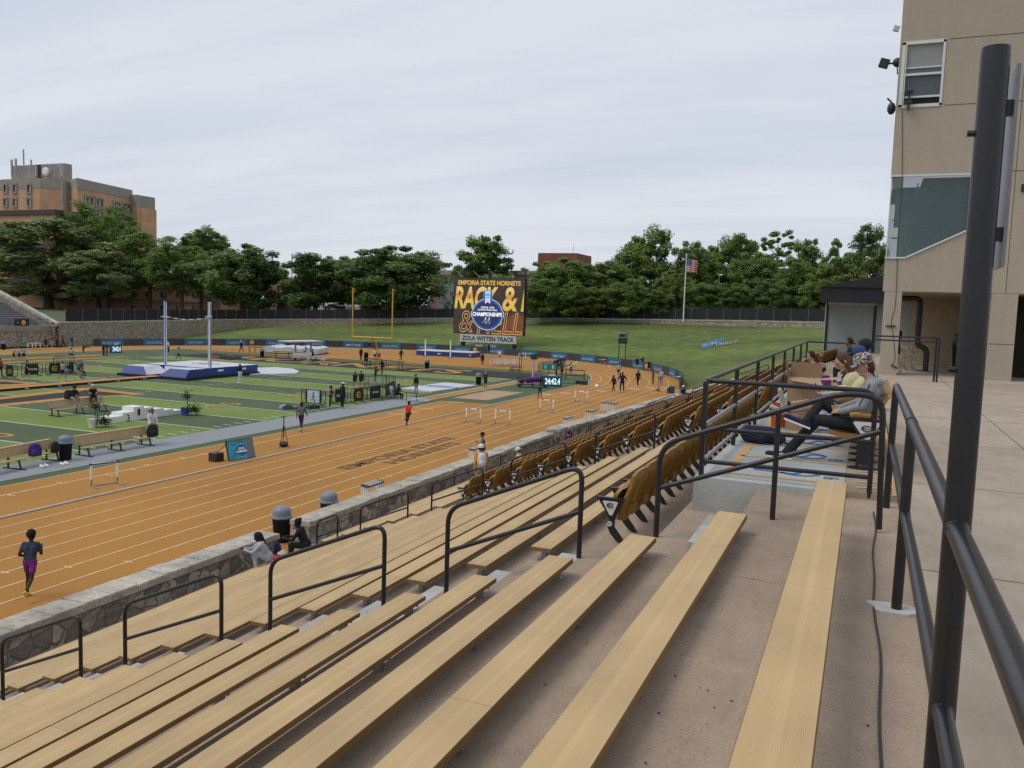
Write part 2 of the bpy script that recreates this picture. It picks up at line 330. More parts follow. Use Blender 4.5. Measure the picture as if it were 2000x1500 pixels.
M_GREYT = mat('grey_turf', (.245, .26, .27), .95, var=.16, vscale=5, bump=.4, bscale=60)
M_TURF_L = mat('turf_light', (.150, .208, .038), .95, var=.22, vscale=9, bump=.5, bscale=80, var2=.12, v2scale=.25)
M_TURF_D = mat('turf_dark', (.068, .100, .042), .95, var=.25, vscale=9, bump=.5, bscale=80, var2=.1, v2scale=.3)
M_GRASS = mat('hill_grass', (.100, .136, .022), .95, var=.45, vscale=.9, bump=.8, bscale=6, var2=.28, v2scale=.07, stretch=(.35, 1, 4))
M_BROWN = mat('painted_brown', (.15, .07, .025), .85, var=.2, vscale=4)
M_NAVY = mat('navy_fabric', (.01, .014, .04), .85, var=.25, vscale=14, bump=.4, bscale=30)
M_CARD = mat('cardboard', (.36, .235, .14), .85, var=.08, vscale=8)

def emblem_me(w, h, m_):                                           # the swept letter mark: an open ring with a middle bar
    b = MB(); n_ = 22; A_ = [R(38+284*k/n_) for k in range(n_+1)]
    P_ = [(math.cos(a)*w/2, math.sin(a)*h/2) for a in A_]; Q_ = [(math.cos(a)*w*(.5-.17*math.sin((a-A_[0])/(A_[-1]-A_[0])*math.pi))+w*.04, math.sin(a)*h*.30) for a in A_]
    vs = [(x, y, 0) for x, y in P_]+[(x, y, 0) for x, y in Q_]; k_ = n_+1
    b.add(vs+[(x, y, .003) for x, y, z in vs], [(i, i+1, k_+i+1, k_+i)[::-1] for i in range(n_)]+[(2*k_+i, 2*k_+i+1, 3*k_+i+1, 3*k_+i) for i in range(n_)])
    b.box(-w*.38, w*.36, -h*.075, h*.075, 0, .0035)
    o = b.build('emblem', m_); me = o.data; bpy.data.objects.remove(o); return me
# ---------------------------------------------------------------- camera, sky, sun
cam = bpy.data.cameras.new('camera'); cam.sensor_width = 36; cam.lens = 36*F_PX/2000; cam.clip_start = .05; cam.clip_end = 6000
co = bpy.data.objects.new('camera', cam); COL.objects.link(co)
co.matrix_world = Matrix((AX_R, AX_U, -AX_F)).transposed().to_4x4(); scene.camera = co
w = bpy.data.worlds.new('World'); scene.world = w; w.use_nodes = True
nt = w.node_tree; N, L = nt.nodes, nt.links; bg = N['Background']; out = N['World Output']
SUN_EL, SUN_AZ = R(58), R(235)                                      # compass-like: azimuth from +Y clockwise
sky = N.new('ShaderNodeTexSky'); sky.sky_type = 'NISHITA'; sky.sun_disc = False; sky.sun_elevation = SUN_EL; sky.sun_rotation = SUN_AZ; sky.air_density = 1.2; sky.dust_density = 2
L.new(sky.outputs[0], bg.inputs[0]); bg.inputs[1].default_value = .085
tc = N.new('ShaderNodeTexCoord'); sx = N.new('ShaderNodeSeparateXYZ'); L.new(tc.outputs['Generated'], sx.inputs[0])
zz = N.new('ShaderNodeMath'); zz.operation = 'MAXIMUM'; zz.inputs[1].default_value = .0; L.new(sx.outputs[2], zz.inputs[0])
za = N.new('ShaderNodeMath'); za.operation = 'ADD'; za.inputs[1].default_value = .13; L.new(zz.outputs[0], za.inputs[0])
dx = N.new('ShaderNodeMath'); dx.operation = 'DIVIDE'; L.new(sx.outputs[0], dx.inputs[0]); L.new(za.outputs[0], dx.inputs[1])
dy = N.new('ShaderNodeMath'); dy.operation = 'DIVIDE'; L.new(sx.outputs[1], dy.inputs[0]); L.new(za.outputs[0], dy.inputs[1])
cb = N.new('ShaderNodeCombineXYZ'); L.new(dx.outputs[0], cb.inputs[0]); L.new(dy.outputs[0], cb.inputs[1])
def cloud(rot, scl, scale, detail, rough, dist, seed):
    mp = N.new('ShaderNodeMapping'); mp.inputs['Rotation'].default_value = (0, 0, R(rot)); mp.inputs['Scale'].default_value = scl; mp.inputs['Location'].default_value = (seed, seed*.7, seed)
    L.new(cb.outputs[0], mp.inputs[0])
    n = N.new('ShaderNodeTexNoise'); n.inputs['Scale'].default_value = scale; n.inputs['Detail'].default_value = detail; n.inputs['Roughness'].default_value = rough; n.inputs['Distortion'].default_value = dist
    L.new(mp.outputs[0], n.inputs['Vector']); return n.outputs['Fac']
c1 = cloud(10, (.35, 1.5, 1), .9, 5, .52, .5, 3.1); c2 = cloud(28, (.5, 1.7, 1), 2.1, 6, .55, .7, 7.7); c3 = cloud(0, (.5, .6, 1), .45, 3, .5, .2, 1.2)
a1 = N.new('ShaderNodeMath'); a1.operation = 'MULTIPLY_ADD'; a1.inputs[1].default_value = .46; L.new(c2, a1.inputs[0]); L.new(c1, a1.inputs[2])
a2 = N.new('ShaderNodeMath'); a2.operation = 'MULTIPLY_ADD'; a2.inputs[1].default_value = .7; L.new(c3, a2.inputs[0]); L.new(a1.outputs[0], a2.inputs[2])
cr = N.new('ShaderNodeValToRGB'); e = cr.color_ramp.elements; e[0].position = .70/2; e[1].position = 1.30/2
mn = N.new('ShaderNodeMath'); mn.operation = 'MULTIPLY'; mn.inputs[1].default_value = .5; L.new(a2.outputs[0], mn.inputs[0]); L.new(mn.outputs[0], cr.inputs[0])
e[0].color = (.47, .54, .655, 1); e[1].color = (.68, .71, .775, 1); k = cr.color_ramp.elements.new(.50); k.color = (.575, .63, .72, 1)
b2 = N.new('ShaderNodeBackground'); L.new(cr.outputs[0], b2.inputs[0]); b2.inputs[1].default_value = 1.10
ms = N.new('ShaderNodeMixShader'); ms.inputs[0].default_value = .93; L.new(bg.outputs[0], ms.inputs[1]); L.new(b2.outputs[0], ms.inputs[2]); L.new(ms.outputs[0], out.inputs[0])
sun = bpy.data.lights.new('sun', 'SUN'); sun.energy = 1.45; sun.angle = R(30); sun.color = (1, .95, .87)
so = bpy.data.objects.new('sun', sun); COL.objects.link(so)
sd = Vector((math.sin(SUN_AZ)*math.cos(SUN_EL), math.cos(SUN_AZ)*math.cos(SUN_EL), math.sin(SUN_EL)))
so.rotation_euler = sd.to_track_quat('Z', 'Y').to_euler(); so.location = (0, 0, 60)
scene.view_settings.view_transform = 'Standard'; scene.view_settings.look = 'None'; scene.view_settings.exposure = 0; scene.view_settings.gamma = 1

# ---------------------------------------------------------------- plan numbers
CX, CYC, RK, LW = -62.5, 82.5, 35.15, 1.085                         # curve centre, kerb radius, lane width
RO = RK+8*LW; RB = RO+1.45                                          # outermost line, banner fence
XK = CX+RK                                                          # near kerb x = -27.35
YL0, YD5 = 34.75, 4.572                                             # yard line k lies at YL0+k*YD5
FX0, FX1 = -36.1, -84.9                                             # near and far side lines
def SP(u, n=24): return [CX+0*u]
def oval(r, ya=-60., n=64, r2=None):                                # half oval, near straight -> far straight
    p = [(CX+r, ya)]
    p += [(CX+r*math.cos(a), CYC+r*math.sin(a)) for a in [math.pi*k/n for k in range(n+1)]]
    return p+[(CX-r, ya)]
def ribbon(mb, r0, r1, z, mi=0, ya=-60.):
    A, B = oval(r0, ya), oval(r1, ya); n = len(A)
    mb.add([(x, y, z) for x, y in A]+[(x, y, z) for x, y in B], [(i, n+i, n+i+1, i+1) for i in range(n-1)], mi)

# terrain: one sheet with the bowl inside, the grass bank, the level beyond to the horizon
WALL = [(-111.0, 40, -4.5, -7.9), (-111.3, 89.2, -4.46, -7.9), (-115.8, 112.3, -4.47, -7.85), (-120.6, 145, -4.41, -6.16), (-101.4, 155, -3.63, -4.74), (-66.6, 158, -2.32, -2.94),
        (-44.3, 155, -1.74, -2.32), (-24.0, 148, -1.2, -2.08), (-6.85, 138, -.88, -1.74), (9, 124, -.7, -1.6), (20, 106, -.6, -1.5), (27, 92, -.6, -1.5), (30, 78, -.6, -1.5)]
def catm(P, t):
    i = min(int(t), len(P)-2); f = t-i
    g = lambda k: P[max(0, min(len(P)-1, k))]
    return [0.5*((2*b)+(c-a)*f+(2*a-5*b+4*c-d)*f*f+(3*b-a-3*c+d)*f**3) for a, b, c, d in zip(g(i-1), g(i), g(i+1), g(i+2))]
WP = [catm(WALL, k/8) for k in range(8, 8*(len(WALL)-1)+1)]
mb = MB(); NR = 9
rows = []
for x, y, zt, zb in WP:
    dv = Vector((x-CX, y-CYC)); L0 = dv.length; dv.normalize()
    row = [(CX+dv.x*(RB+.3), CYC+dv.y*(RB+.3), TRK)]
    for k in range(1, NR+1):
        f = k/NR; r = RB+.3+(L0-RB-.3)*f
        row.append((CX+dv.x*r, CYC+dv.y*r, TRK+(zb-TRK)*(1.25*f-.25*f*f)))
    rows.append(row)
n = NR+1
mb.v = [p for r in rows for p in r]
for i in range(len(rows)-1):
    for k in range(NR): mb.f.append((i*n+k, i*n+k+1, (i+1)*n+k+1, (i+1)*n+k)); mb.m.append(0)
tag(mb.build('grass_bank', M_GRASS, smooth=True), kind='structure')
M_GROUND = mat('far_ground', (.07, .085, .035), .95, var=.3, vscale=.2)
M_LOT = mat('parking_asphalt', (.16, .155, .15), .95, var=.15, vscale=.5)
mb = MB(); rows = []
for x, y, zt, zb in WP:
    dv = Vector((x-CX, y-CYC)); dv.normalize()
    rows.append([(x+dv.x*d, y+dv.y*d, (zt-.12) if d < 30 else (zt-.12)*(1-min(1, d/400))-3*min(1, d/400)) for d in (.35, 8, 29, 120, 400, 2500)])
for r in (0, -1):                                                   # carry the level round the outside of the frame
    pass
n = 6; mb.v = [p for r in rows for p in r]
for i in range(len(rows)-1):
    for k in range(n-1): mb.f.append((i*n+k, i*n+k+1, (i+1)*n+k+1, (i+1)*n+k)); mb.m.append(0)
tag(mb.build('ground', M_GROUND, smooth=True), kind='structure')
mb = MB(); mb.box(-1500, 1500, -1500, 1500, -9, -8.1); tag(mb.build('lower_ground', M_GROUND), kind='structure')

# running track: rubber ring, field and D inside it
mb = MB(); ribbon(mb, RK-.1, RB+.25, TRK); mb.sheet([(CX+RB+.2, -60), (-16.3, -60), (-16.3, 92), (CX+RB+.2, 84)], TRK-.004)
tag(mb.build('running_track', M_TRACK), kind='structure')
# infield base: dark green margin everywhere inside the kerb
mb = MB(); A = oval(RK-.1, -60); mb.sheet(A, TRK-.006)
tag(mb.build('infield', M_TURF_D), kind='structure')
YG, YE = YL0+11*YD5, YL0+13*YD5                                     # goal line, end line
mb = MB()
for k in range(-20, 11):
    mb.add([(FX1, YL0+k*YD5, TRK), (FX0+.35, YL0+k*YD5, TRK), (FX0+.35, YL0+(k+1)*YD5, TRK), (FX1, YL0+(k+1)*YD5, TRK)], [(0,1,2,3)], k % 2)
tag(mb.build('football_field', [M_TURF_L, M_TURF_D]), kind='structure')
z = TRK+.005
mb = MB()
mb.sheet([(FX1-.5, YG), (FX0+.9, YG), (FX0+.9, YE), (FX1-.5, YE)], z)                        # black end zone
tag(mb.build('end_zone', M_BLACKT), kind='structure')
mb = MB()                                                           # runways, D and long jump strip in track rubber
mb.sheet([(-31.83, -60), (XK+.05, -60), (XK+.05, 61.9), (-31.83, 61.5)], z)
mb.sheet([(-34.35, 60.5), (-33.05, 60.5), (-33.05, 84), (-34.35, 84)], z)
dome = [(CX+(RK-.15)*math.cos(a), CYC+(RK-.15)*math.sin(a)) for a in [R(26)+R(128)*k/40 for k in range(41)]]
mb.sheet(dome, z)
mb.sheet([(-88.2, -60), (-86.4, -60), (-86.4, 80), (-88.2, 80)], z); mb.sheet([(-92.5, -60), (-90.4, -60), (-90.4, 80), (-92.5, 80)], z)
tag(mb.build('runway', M_TRACK), kind='structure')
mb = MB(); mb.sheet([(-35.7, -60), (-32.75, -60), (-32.75, 61), (-34.2, 62.5), (-35.7, 62.5)], z+.002)
tag(mb.build('sideline_strip', M_GREYT), kind='structure')
mb = MB(); mb.sheet([(-32.3, 64), (-29.1, 64.3), (-29.1, 72.3), (-32.4, 72.3)], z)
M_SAND = speck_mat('pit_sand', (.40, .27, .17), (.33, .22, .14), (.48, .34, .22), 12, patch=.12, pscale=.6)
tag(mb.build('sand_pit', M_SAND), kind='structure')
# field paint
mb = MB(); z2 = TRK+.010
def ln(x0, x1, y0, y1, mi=0, zz=z2): mb.add([(x0, y0, zz), (x1, y0, zz), (x1, y1, zz), (x0, y1, zz)], [(0,1,2,3)], mi)
for k in range(-12, 12): ln(FX1, FX0+.35, YL0+k*YD5-.055, YL0+k*YD5+.055)
for k in range(-12, 11):
    for j in range(1, 5):
        y = YL0+k*YD5+j*.9144
        for xx in (FX0-.3, FX1+.3, -60.5-6.1, -60.5+6.1): ln(xx-.33, xx+.33, y-.045, y+.045)
ln(FX1-.4, FX0+.6, YE-.05, YE+.1, 1, z2+.002)
ln(-34.42, -34.3, 60.5, 84, 0); ln(-33.1, -33.02, 60.5, 84, 0)
for y in (51.9, 53.6, 61.3, 56.0): ln(-31.4, -29.9, y, y+.12)
tag(mb.build('field_markings', [M_FLINE, M_ORANGE]), kind='structure')
# track paint: lane lines round the bend, kerb rail, staggered marks
mb = MB(); z3 = TRK+.008
for i in range(1, 9): ribbon(mb, RK+i*LW-.025, RK+i*LW+.025, z3)
for i in range(8):
    for yb in (11.2, 26.0, 38.5): 
        y = yb+i*1.15; x = XK+(i+1)*LW; mb.add([(x-.17, y, z3+.001), (x+.17, y, z3+.001), (x+.17, y+.05, z3+.001), (x-.17, y+.05, z3+.001)], [(0,1,2,3)])
for i in range(8):
    y = 72+i*2.2; x = XK+i*LW; mb.add([(x+.1, y, z3+.001), (x+LW-.1, y, z3+.001), (x+LW-.1, y+.5, z3+.001), (x+.1, y+.5, z3+.001)], [(0,1,2,3)])
mb.sheet([(-30.44, -60), (-30.37, -60), (-30.37, 61.5), (-30.44, 61.5)], z3+.004); mb.sheet([(-31.85, -60), (-31.79, -60), (-31.79, 61.5), (-31.85, 61.5)], z3+.004)
for k in range(14):                                                 # tape marks beside the runway line
    y = 12+k*1.75+rnd.uniform(-.6, .6); x = -30.4+rnd.uniform(-.15, .3); mb.add([(x-.2, y, z3+.007), (x+.2, y+.1, z3+.007), (x+.2, y+.19, z3+.007), (x-.2, y+.09, z3+.007)], [(0,1,2,3)])
tag(mb.build('track_markings', M_LINE), kind='structure')
mb = MB(); ribbon(mb, RK-.09, RK+.05, TRK+.05); ribbon(mb, RK+.05, RK+.051, TRK+.05)
A, B = oval(RK+.05), oval(RK-.09); n = len(A)
for P in (A, B): mb.add([(x, y, TRK+.002) for x, y in P]+[(x, y, TRK+.05) for x, y in P], [(i, i+1, n+i+1, n+i) for i in range(n-1)])
tag(mb.build('kerb', mat('kerb_rail', (.42, .40, .37), .5, .2, var=.12)), kind='structure')
# letters on the lanes
t1 = text('EMPORIA STATE', 11.3, .86, M_BROWN, 'painted_lettering', depth=0.0, off=.022); place(t1, (XK+4.5*LW, 38.9, z3+.003), (0, 1, 0), (-1, 0, 0)); tag(t1, kind='structure')
t2 = text('HORNETS', 7.4, .86, M_BROWN, 'painted_lettering', depth=0.0, off=.022); place(t2, (XK+5.5*LW, 39.3, z3+.003), (0, 1, 0), (-1, 0, 0)); tag(t2, kind='structure')
t3 = text('HORNETS', 34, 5.6, M_ORANGE, 'painted_lettering', depth=0., off=.02); place(t3, (-60.5, (YG+YE)/2, z2+.004), (1, 0, 0), (0, 1, 0)); tag(t3, kind='structure')
# mid-field emblem: black shapes edged orange, and yard numbers
mb = MB()
for lv, mi_, uvs in ((.003, 0, [(-60, 783), (100, 764), (160, 757.5), (182, 757.5), (287, 770), (150, 778.5), (-60, 800)]), (.006, 1, [(-60, 787), (112, 767.5), (152, 765), (166, 761.5), (258, 770.5), (140, 775), (-60, 795)]),
                     (.003, 0, [(-60, 741), (10, 742.5), (86, 749.5), (25, 753.5), (-60, 755)]), (.006, 1, [(-60, 744), (10, 745), (52, 749), (20, 750.5), (-60, 752)])):
    P_ = [G(u, v, z2+lv) for u, v in uvs]; mb.add(P_, [tuple(range(len(P_)))], mi_)
tag(mb.build('field_emblem', [M_ORANGE, M_BLACKT]), kind='structure')
for k, s in ((-1, '40'), (1, '50'), (3, '40'), (5, '30'), (7, '20'), (9, '10')):
    for x, sg in ((FX0-7.4, 1), (FX1+7.4, -1)):
        t = text(s[0]+' '+s[1], 3.3, 1.8, M_ORANGE, 'painted_lettering', depth=0., off=.01); place(t, (x, YL0+k*YD5, z2+.003), (0, sg, 0), (-sg, 0, 0)); tag(t, kind='structure')
# ---------------------------------------------------------------- the near grandstand
DX, DZ = .775, .309
def bend(y): return .085*max(0, y-42)
def FZ(k): return -1.87-DZ*k                                        # tread level below riser k
def RX(k): return -.2-DX*k                                          # riser k plane
def bench_x(m): return -.19-DX*m
def bench_z(m): return -1.397-DZ*m
NROW = 19
ys = [-16, 42, 55, 70, 85, 98]
prof = [(.42, FZ(0))]
for k in range(1, NROW+1): prof += [(RX(k), FZ(k-1)), (RX(k), FZ(k))]
prof += [(-15.95, FZ(NROW)), (-15.95, -8.0)]
mb = MB()
for y in ys:
    mb.v += [(x+bend(y), y, z) for x, z in prof]
n = len(prof)
for i in range(len(ys)-1):
    for k in range(n-1): mb.f.append((i*n+k, i*n+k+1, (i+1)*n+k+1, (i+1)*n+k)); mb.m.append(0)
mb.f.append(tuple(range((len(ys)-1)*n, len(ys)*n))+()); mb.m.append(0)
stands = thing('grandstand', 'tan aggregate concrete grandstand tiers under the long plank benches', 'grandstand', (0, 0, 0))
mb.build('tiers', M_TAN, stands)
AIS = [7.92, 20.3, 32.2, 44.2, 56.2, 68.2, 80.2]
for a in AIS[:5]:
    for k in range(1 if a < 10 else 4, NROW+1):
        b = MB(); x = RX(k)+bend(a); b.box(x-.37, x-.002, a-.56, a+.56, FZ(k)-.01, FZ(k)+.155)
        b.build('step_block', M_STEP, stands)
# gum spots, leaves and grit on the treads
b = MB()
for _ in range(260):
    k = rnd.choice([0, 0, 0, 1, 1, 2, 2, 3, 3, 4, 5, 6]); y = rnd.uniform(2, 8.8) if k < 4 else rnd.uniform(2.5, 12)
    x = RX(k+1)+rnd.uniform(.05, .7) if k else rnd.uniform(-.9, .35); s = rnd.uniform(.002, .010); a = rnd.uniform(0, 6); c = Vector((x, y, FZ(k)+.002))
    q = [c+Vector((math.cos(a+t)*s*f, math.sin(a+t)*s*f, rnd.uniform(0, .003))) for t, f in ((0, 1.6), (1.5, .7), (3.1, 1.3), (4.6, .8))]
    b.add(q, [(0,1,2,3)])
tag(b.build('leaf_litter', mat('litter', (.035, .022, .014), .9)), kind='stuff')
rr = random.Random(4); M_CRK = mat('crack_dark', (.17, .13, .10), .95, var=.2)
for k, y0, L_ in ((0, 6.1, .5), (1, 7.0, .6), (3, 6.3, .6)):
    b = MB(); x = RX(k+1)+.02; y = y0; zz = FZ(k)+.0025; p = Vector((x, y, zz))
    while p.x < RX(k+1)+L_:
        q = p+Vector((rr.uniform(.02, .07), rr.uniform(-.035, .035), 0)); n_ = Vector((-(q-p).y, (q-p).x, 0)).normalized()*rr.uniform(.0012, .0028); b.add([p-n_, q-n_, q+n_, p+n_], [(0, 1, 2, 3)]); p = q
    b.build('crack', M_CRK, stands)
# walkway behind the stands
mb = MB()
for y in (-16, 42, 62): mb.v += [(.42+bend(y)*.6, y, -1.866), (14, y, -1.866)]
mb.f += [(0,1,3,2), (2,3,5,4)]; mb.m += [0, 0]
for (x, y0) in ((.42, 0),): pass
tag(mb.build('walkway', M_DECK), kind='structure')
mb = MB()
for y in (3.2, 6.9, 10.6, 14.3, 18, 21.7, 25.4, 29.1): mb.box(.43, 10, y-.007, y+.007, -1.87, -1.8645)
mb.box(2.26, 2.274, -6, 31, -1.87, -1.8642)
mb.box(.405, .432, -6, 31, -1.87, -1.8655)
tag(mb.build('walkway_joints', mat('joint', (.07, .058, .048), .95, var=.3)), kind='structure')

# benches -------------------------------------------------------------------
W2 = .1175
def plank_mesh(y0, y1):
    b = MB(); L_ = (y1-y0)/2
    b.add([(-W2, -L_, 0), (W2, -L_, 0), (W2, L_, 0), (-W2, L_, 0)], [(0,1,2,3)], 0)
    e = .004
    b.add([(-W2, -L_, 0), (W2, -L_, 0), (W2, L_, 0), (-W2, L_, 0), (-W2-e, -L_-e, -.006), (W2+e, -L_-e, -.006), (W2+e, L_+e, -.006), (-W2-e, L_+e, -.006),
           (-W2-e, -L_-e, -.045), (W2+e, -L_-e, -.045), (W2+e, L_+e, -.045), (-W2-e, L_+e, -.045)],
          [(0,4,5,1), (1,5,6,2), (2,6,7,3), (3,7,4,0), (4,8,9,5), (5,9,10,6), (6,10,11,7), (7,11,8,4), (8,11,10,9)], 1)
    return b
def bracket():
    b = MB(); b.box(-.10, .10, -.012, .012, -.075, -.046); b.box(-.032, .032, -.03, -.024, -.166, -.046); b.box(.026, .034, -.03, .03, -.166, -.046); b.box(-.05, .05, -.045, .045, -.170, -.163)
    return b
def make_bench(label, group, x, y0, y1, z, legs):
    t = thing('bleacher_bench', label, 'bench', (x, (y0+y1)/2, z), 0, group)
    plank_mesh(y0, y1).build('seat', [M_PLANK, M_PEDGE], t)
    for i, ly in enumerate(legs):
        if i == 0: l0 = bracket().build('leg', M_STEEL, t)
        else: l0 = l0.copy(); COL.objects.link(l0)
        l0.parent = t; l0.location = (0, ly-(y0+y1)/2, 0)
    return t
ORD = ['topmost', 'second', 'third', 'fourth', 'fifth', 'sixth', 'seventh', 'eighth', 'ninth', 'tenth', 'eleventh', 'twelfth', 'thirteenth', 'fourteenth', 'fifteenth', 'sixteenth', 'seventeenth', 'eighteenth', 'nineteenth', 'lowest']
for m in range(NROW+1):
    y1 = 7.33 if m else 7.62
    lab = {0: 'tan plank bench alone on the top tread beside the pipe railing', 19: 'lowest tan plank bench of the near block, next to the stone wall'}.get(m, 'tan plank bench of the near block, %s row down from the walkway' % ORD[m])
    make_bench(lab, 'plank benches of the near block', bench_x(m), -13.0, y1, bench_z(m), [y1-.12-1.83*i for i in range(6)])
for m in range(4, NROW+1):
    lab = 'lowest tan plank bench of the middle block, along the wall walk' if m == 19 else 'tan plank bench between the first two aisles, %s row down from the walkway' % ORD[m]
    make_bench(lab, 'plank benches of the middle block', bench_x(m)+.13, 8.52, 19.68, bench_z(m), [8.52+.14+1.815*i for i in range(7)])
bi = 0
for a0, a1 in zip(AIS[1:5], AIS[2:6]):
    for m in range(14, NROW+1):
        if (a0 > 60): continue
        make_bench('tan plank bench below the folding seats, %s of six, %s past second aisle' % ({14: 'highest', 15: 'second', 16: 'third', 17: 'fourth', 18: 'fifth', 19: 'lowest'}[m], ['first block', 'second block', 'third block', 'farthest block'][bi]),
                   'plank benches below the folding seats', bench_x(m)+.1+bend((a0+a1)/2), a0+.62, a1-.62, bench_z(m), [a0+.75, (a0+a1)/2, a1-.75])
    bi += 1

# folding seats ---------------------------------------------------------------
M_SEATB = mat('seat_underside', (.02, .02, .022), .5, var=.1)
def seat_std():
    # cast iron standard seen from the side (local x towards the field is -x)
    P = [(.10, .0), (.15, .0), (.10, .08), (.025, .17), (.025, .24), (.06, .34), (.10, .44), (.105, .475), (-.16, .475), (-.15, .435), (-.08, .34), (-.035, .25), (-.05, .165), (-.02, .10), (.045, .03)]
    b = MB(); b.prism(P, (0, -.011, 0), (1, 0, 0), (0, 0, 1), (0, .022, 0)); b.box(-.18, .12, -.026, .026, .470, .490)
    return b
def seat_back():
    b = MB(); W, N_ = .25, 6; vs = []; nz = 7
    for j in range(nz+1):
        f = j/nz; z_ = .21+.58*f; Wz = W*(.80+.20*min(1, f*2.2))
        for i in range(N_+1):
            g = -1+2*i/N_; x_ = .045+.185*f**.9 - .035*(1-g*g)*(-1) + .012*math.cos(j*1.3)
            zz_ = z_ - (.05*abs(g)**4 if j == nz else 0)+ (.03*abs(g)**4 if j == 0 else 0); vs.append((x_, g*Wz, zz_))
    n_ = N_+1; fr = [(j*n_+i, j*n_+i+1, (j+1)*n_+i+1, (j+1)*n_+i) for j in range(nz) for i in range(N_)]
    o_ = len(vs); vs2 = [(x-.035, y*.985, z_) for x, y, z_ in vs]
    b.add(vs+vs2, fr+[tuple(k+o_ for k in f[::-1]) for f in fr] +
          [(j*n_, (j+1)*n_, (j+1)*n_+o_, j*n_+o_) for j in range(nz)] + [((j+1)*n_+N_, j*n_+N_, j*n_+N_+o_, (j+1)*n_+N_+o_) for j in range(nz)] +
          [(nz*n_+i, nz*n_+i+1, nz*n_+i+1+o_, nz*n_+i+o_) for i in range(N_)] + [(i+1, i, i+o_, i+1+o_) for i in range(N_)])
    for k in range(4):
        y_ = -.12+.08*k; b.bar((.182, y_, .44), (.252, y_, .69), .028, .012)
    b.box(.10, .17, -.10, .10, .29, .40)
    return b
def seat_pan():                                                    # folded up against the back
    b = MB(); vs = []; nz = 5; N_ = 6; W = .215
    for j in range(nz+1):
        f = j/nz
        for i in range(N_+1):
            g = -1+2*i/N_; vs.append((-.02-.06*math.sin(f*3.1)+.10*f-(.02 if abs(g) > .9 else 0)*0, g*W*(1 if f < .7 else 1-.25*(f-.7)/.3*abs(g)), .30+.335*f-.04*g*g*(f > .99)))
    n_ = N_+1; fr = [(j*n_+i, (j+1)*n_+i, (j+1)*n_+i+1, j*n_+i+1) for j in range(nz) for i in range(N_)]; o_ = len(vs)
    b.add(vs+[(x+.045, y, z_) for x, y, z_ in vs], fr+[tuple(k+o_ for k in f[::-1]) for f in fr] +
          [(nz*n_+i, nz*n_+i+1, nz*n_+i+1+o_, nz*n_+i+o_)[::-1] for i in range(N_)] + [(j*n_, (j+1)*n_, (j+1)*n_+o_, j*n_+o_)[::-1] for j in range(nz)] + [((j+1)*n_+N_, j*n_+N_, j*n_+N_+o_, (j+1)*n_+N_+o_)[::-1] for j in range(nz)] + [(i+1, i, i+o_, i+1+o_)[::-1] for i in range(N_)])
    b.box(-.0, .06, -.12, .12, .36, .40, 1); b.box(.07, .15, .17, .235, .60, .665, 1)
    return b
def seat_hinge():
    b = MB(); b.box(-.05, .11, .20, .235, .43, .48); b.box(.0, .10, -.235, -.2, .43, .48); return b
seat0 = thing('stadium_chair', 'mustard folding stadium seat', 'stadium seat', (0, 0, -100))
seat_back().build('backrest', M_YEL, seat0, smooth=True); seat_pan().build('seat', [M_YEL, M_SEATB], seat0, smooth=True)
seat_std().build('standard', M_BLACK, seat0).location = (0, .25, 0); seat_hinge().build('arm_hinge', M_SEATB, seat0)
cache(seat0)
M_PLAQ = mat('plaque', (.62, .60, .57), .5, var=.08)
eme = emblem_me(.085, .055, mat('plaque_mark', (.06, .025, .02), .6, var=0))
ptri = MB(); tri = [(-.098, .452), (.045, .452), (.058, .44), (-.0, .30), (-.03, .30), (-.112, .44)]
ptri.prism(tri, (0, -.004, 0), (1, 0, 0), (0, 0, 1), (0, .006, 0)); ptri_me = None
num_me = {}
def end_panel(x, y, z, num='17'):
    """the end standard closing a row towards the aisle, with its plaque and seat number"""
    global ptri_me
    t = thing('row_end_standard', 'x', 'seat end', (x, y, z), 0, 'row end standards')
    if ptri_me is None:
        o = seat_std().build('standard', M_BLACK, t); p = ptri.build('plaque', M_PLAQ, t); ptri_me = (o.data, p.data)
        dsc = MB(); dsc.lathe([(.028, 0), (.028, .004)], n=16); d = dsc.build('number_disc', M_PLAQ, t); num_me['d'] = d.data
    else:
        for nm, me in zip(('standard', 'plaque'), ptri_me):
            q = bpy.data.objects.new(nm, me); COL.objects.link(q); q.parent = t
        d = bpy.data.objects.new('number_disc', num_me['d']); COL.objects.link(d); d.parent = t
        p = [c for c in t.children if c.name.startswith('plaque')][0]
    p.location = (0, -.018, 0)
    place(d, (-.025, -.0165, .205), (1, 0, 0), (0, 0, 1))
    e = bpy.data.objects.new('emblem', eme); COL.objects.link(e); e.parent = p; place(e, (-.024, -.006, .405), (1, 0, 0), (0, 0, 1))
    if y < 12:
        nn = text(num, .03, .028, mat('plaque_mark', (.06, .025, .02), .6), 'numeral', depth=.001, off=.0); nn.parent = d; nn.location = (0, 0, .006)
    return t
spots = []                                                         # every seat of the stand
SP_ = .515
for m in range(3, 14):
    if m == 3: segs = [(8.62, 19.7)]
    else: segs = []
    segs += [(a+.62, b-.62) for a, b in zip(AIS[1:], AIS[2:]+[96])]
    for s0, s1 in segs:
        for i in range(int((s1-s0)/SP_)):
            y = s0+.26+i*SP_
            if m <= 4 and y > 62: continue
            spots.append((bench_x(m)+.13+bend(y), y, FZ(m-1), m))
spots.sort(key=lambda s: s[0]**2+s[1]**2+s[2]**2)
rowname = {3: 'topmost folding row', 4: 'second folding row', 5: 'third folding row', 6: 'fourth folding row', 7: 'fifth folding row', 8: 'sixth folding row', 9: 'seventh folding row', 10: 'eighth folding row', 11: 'ninth folding row', 12: 'tenth folding row', 13: 'lowest folding row'}
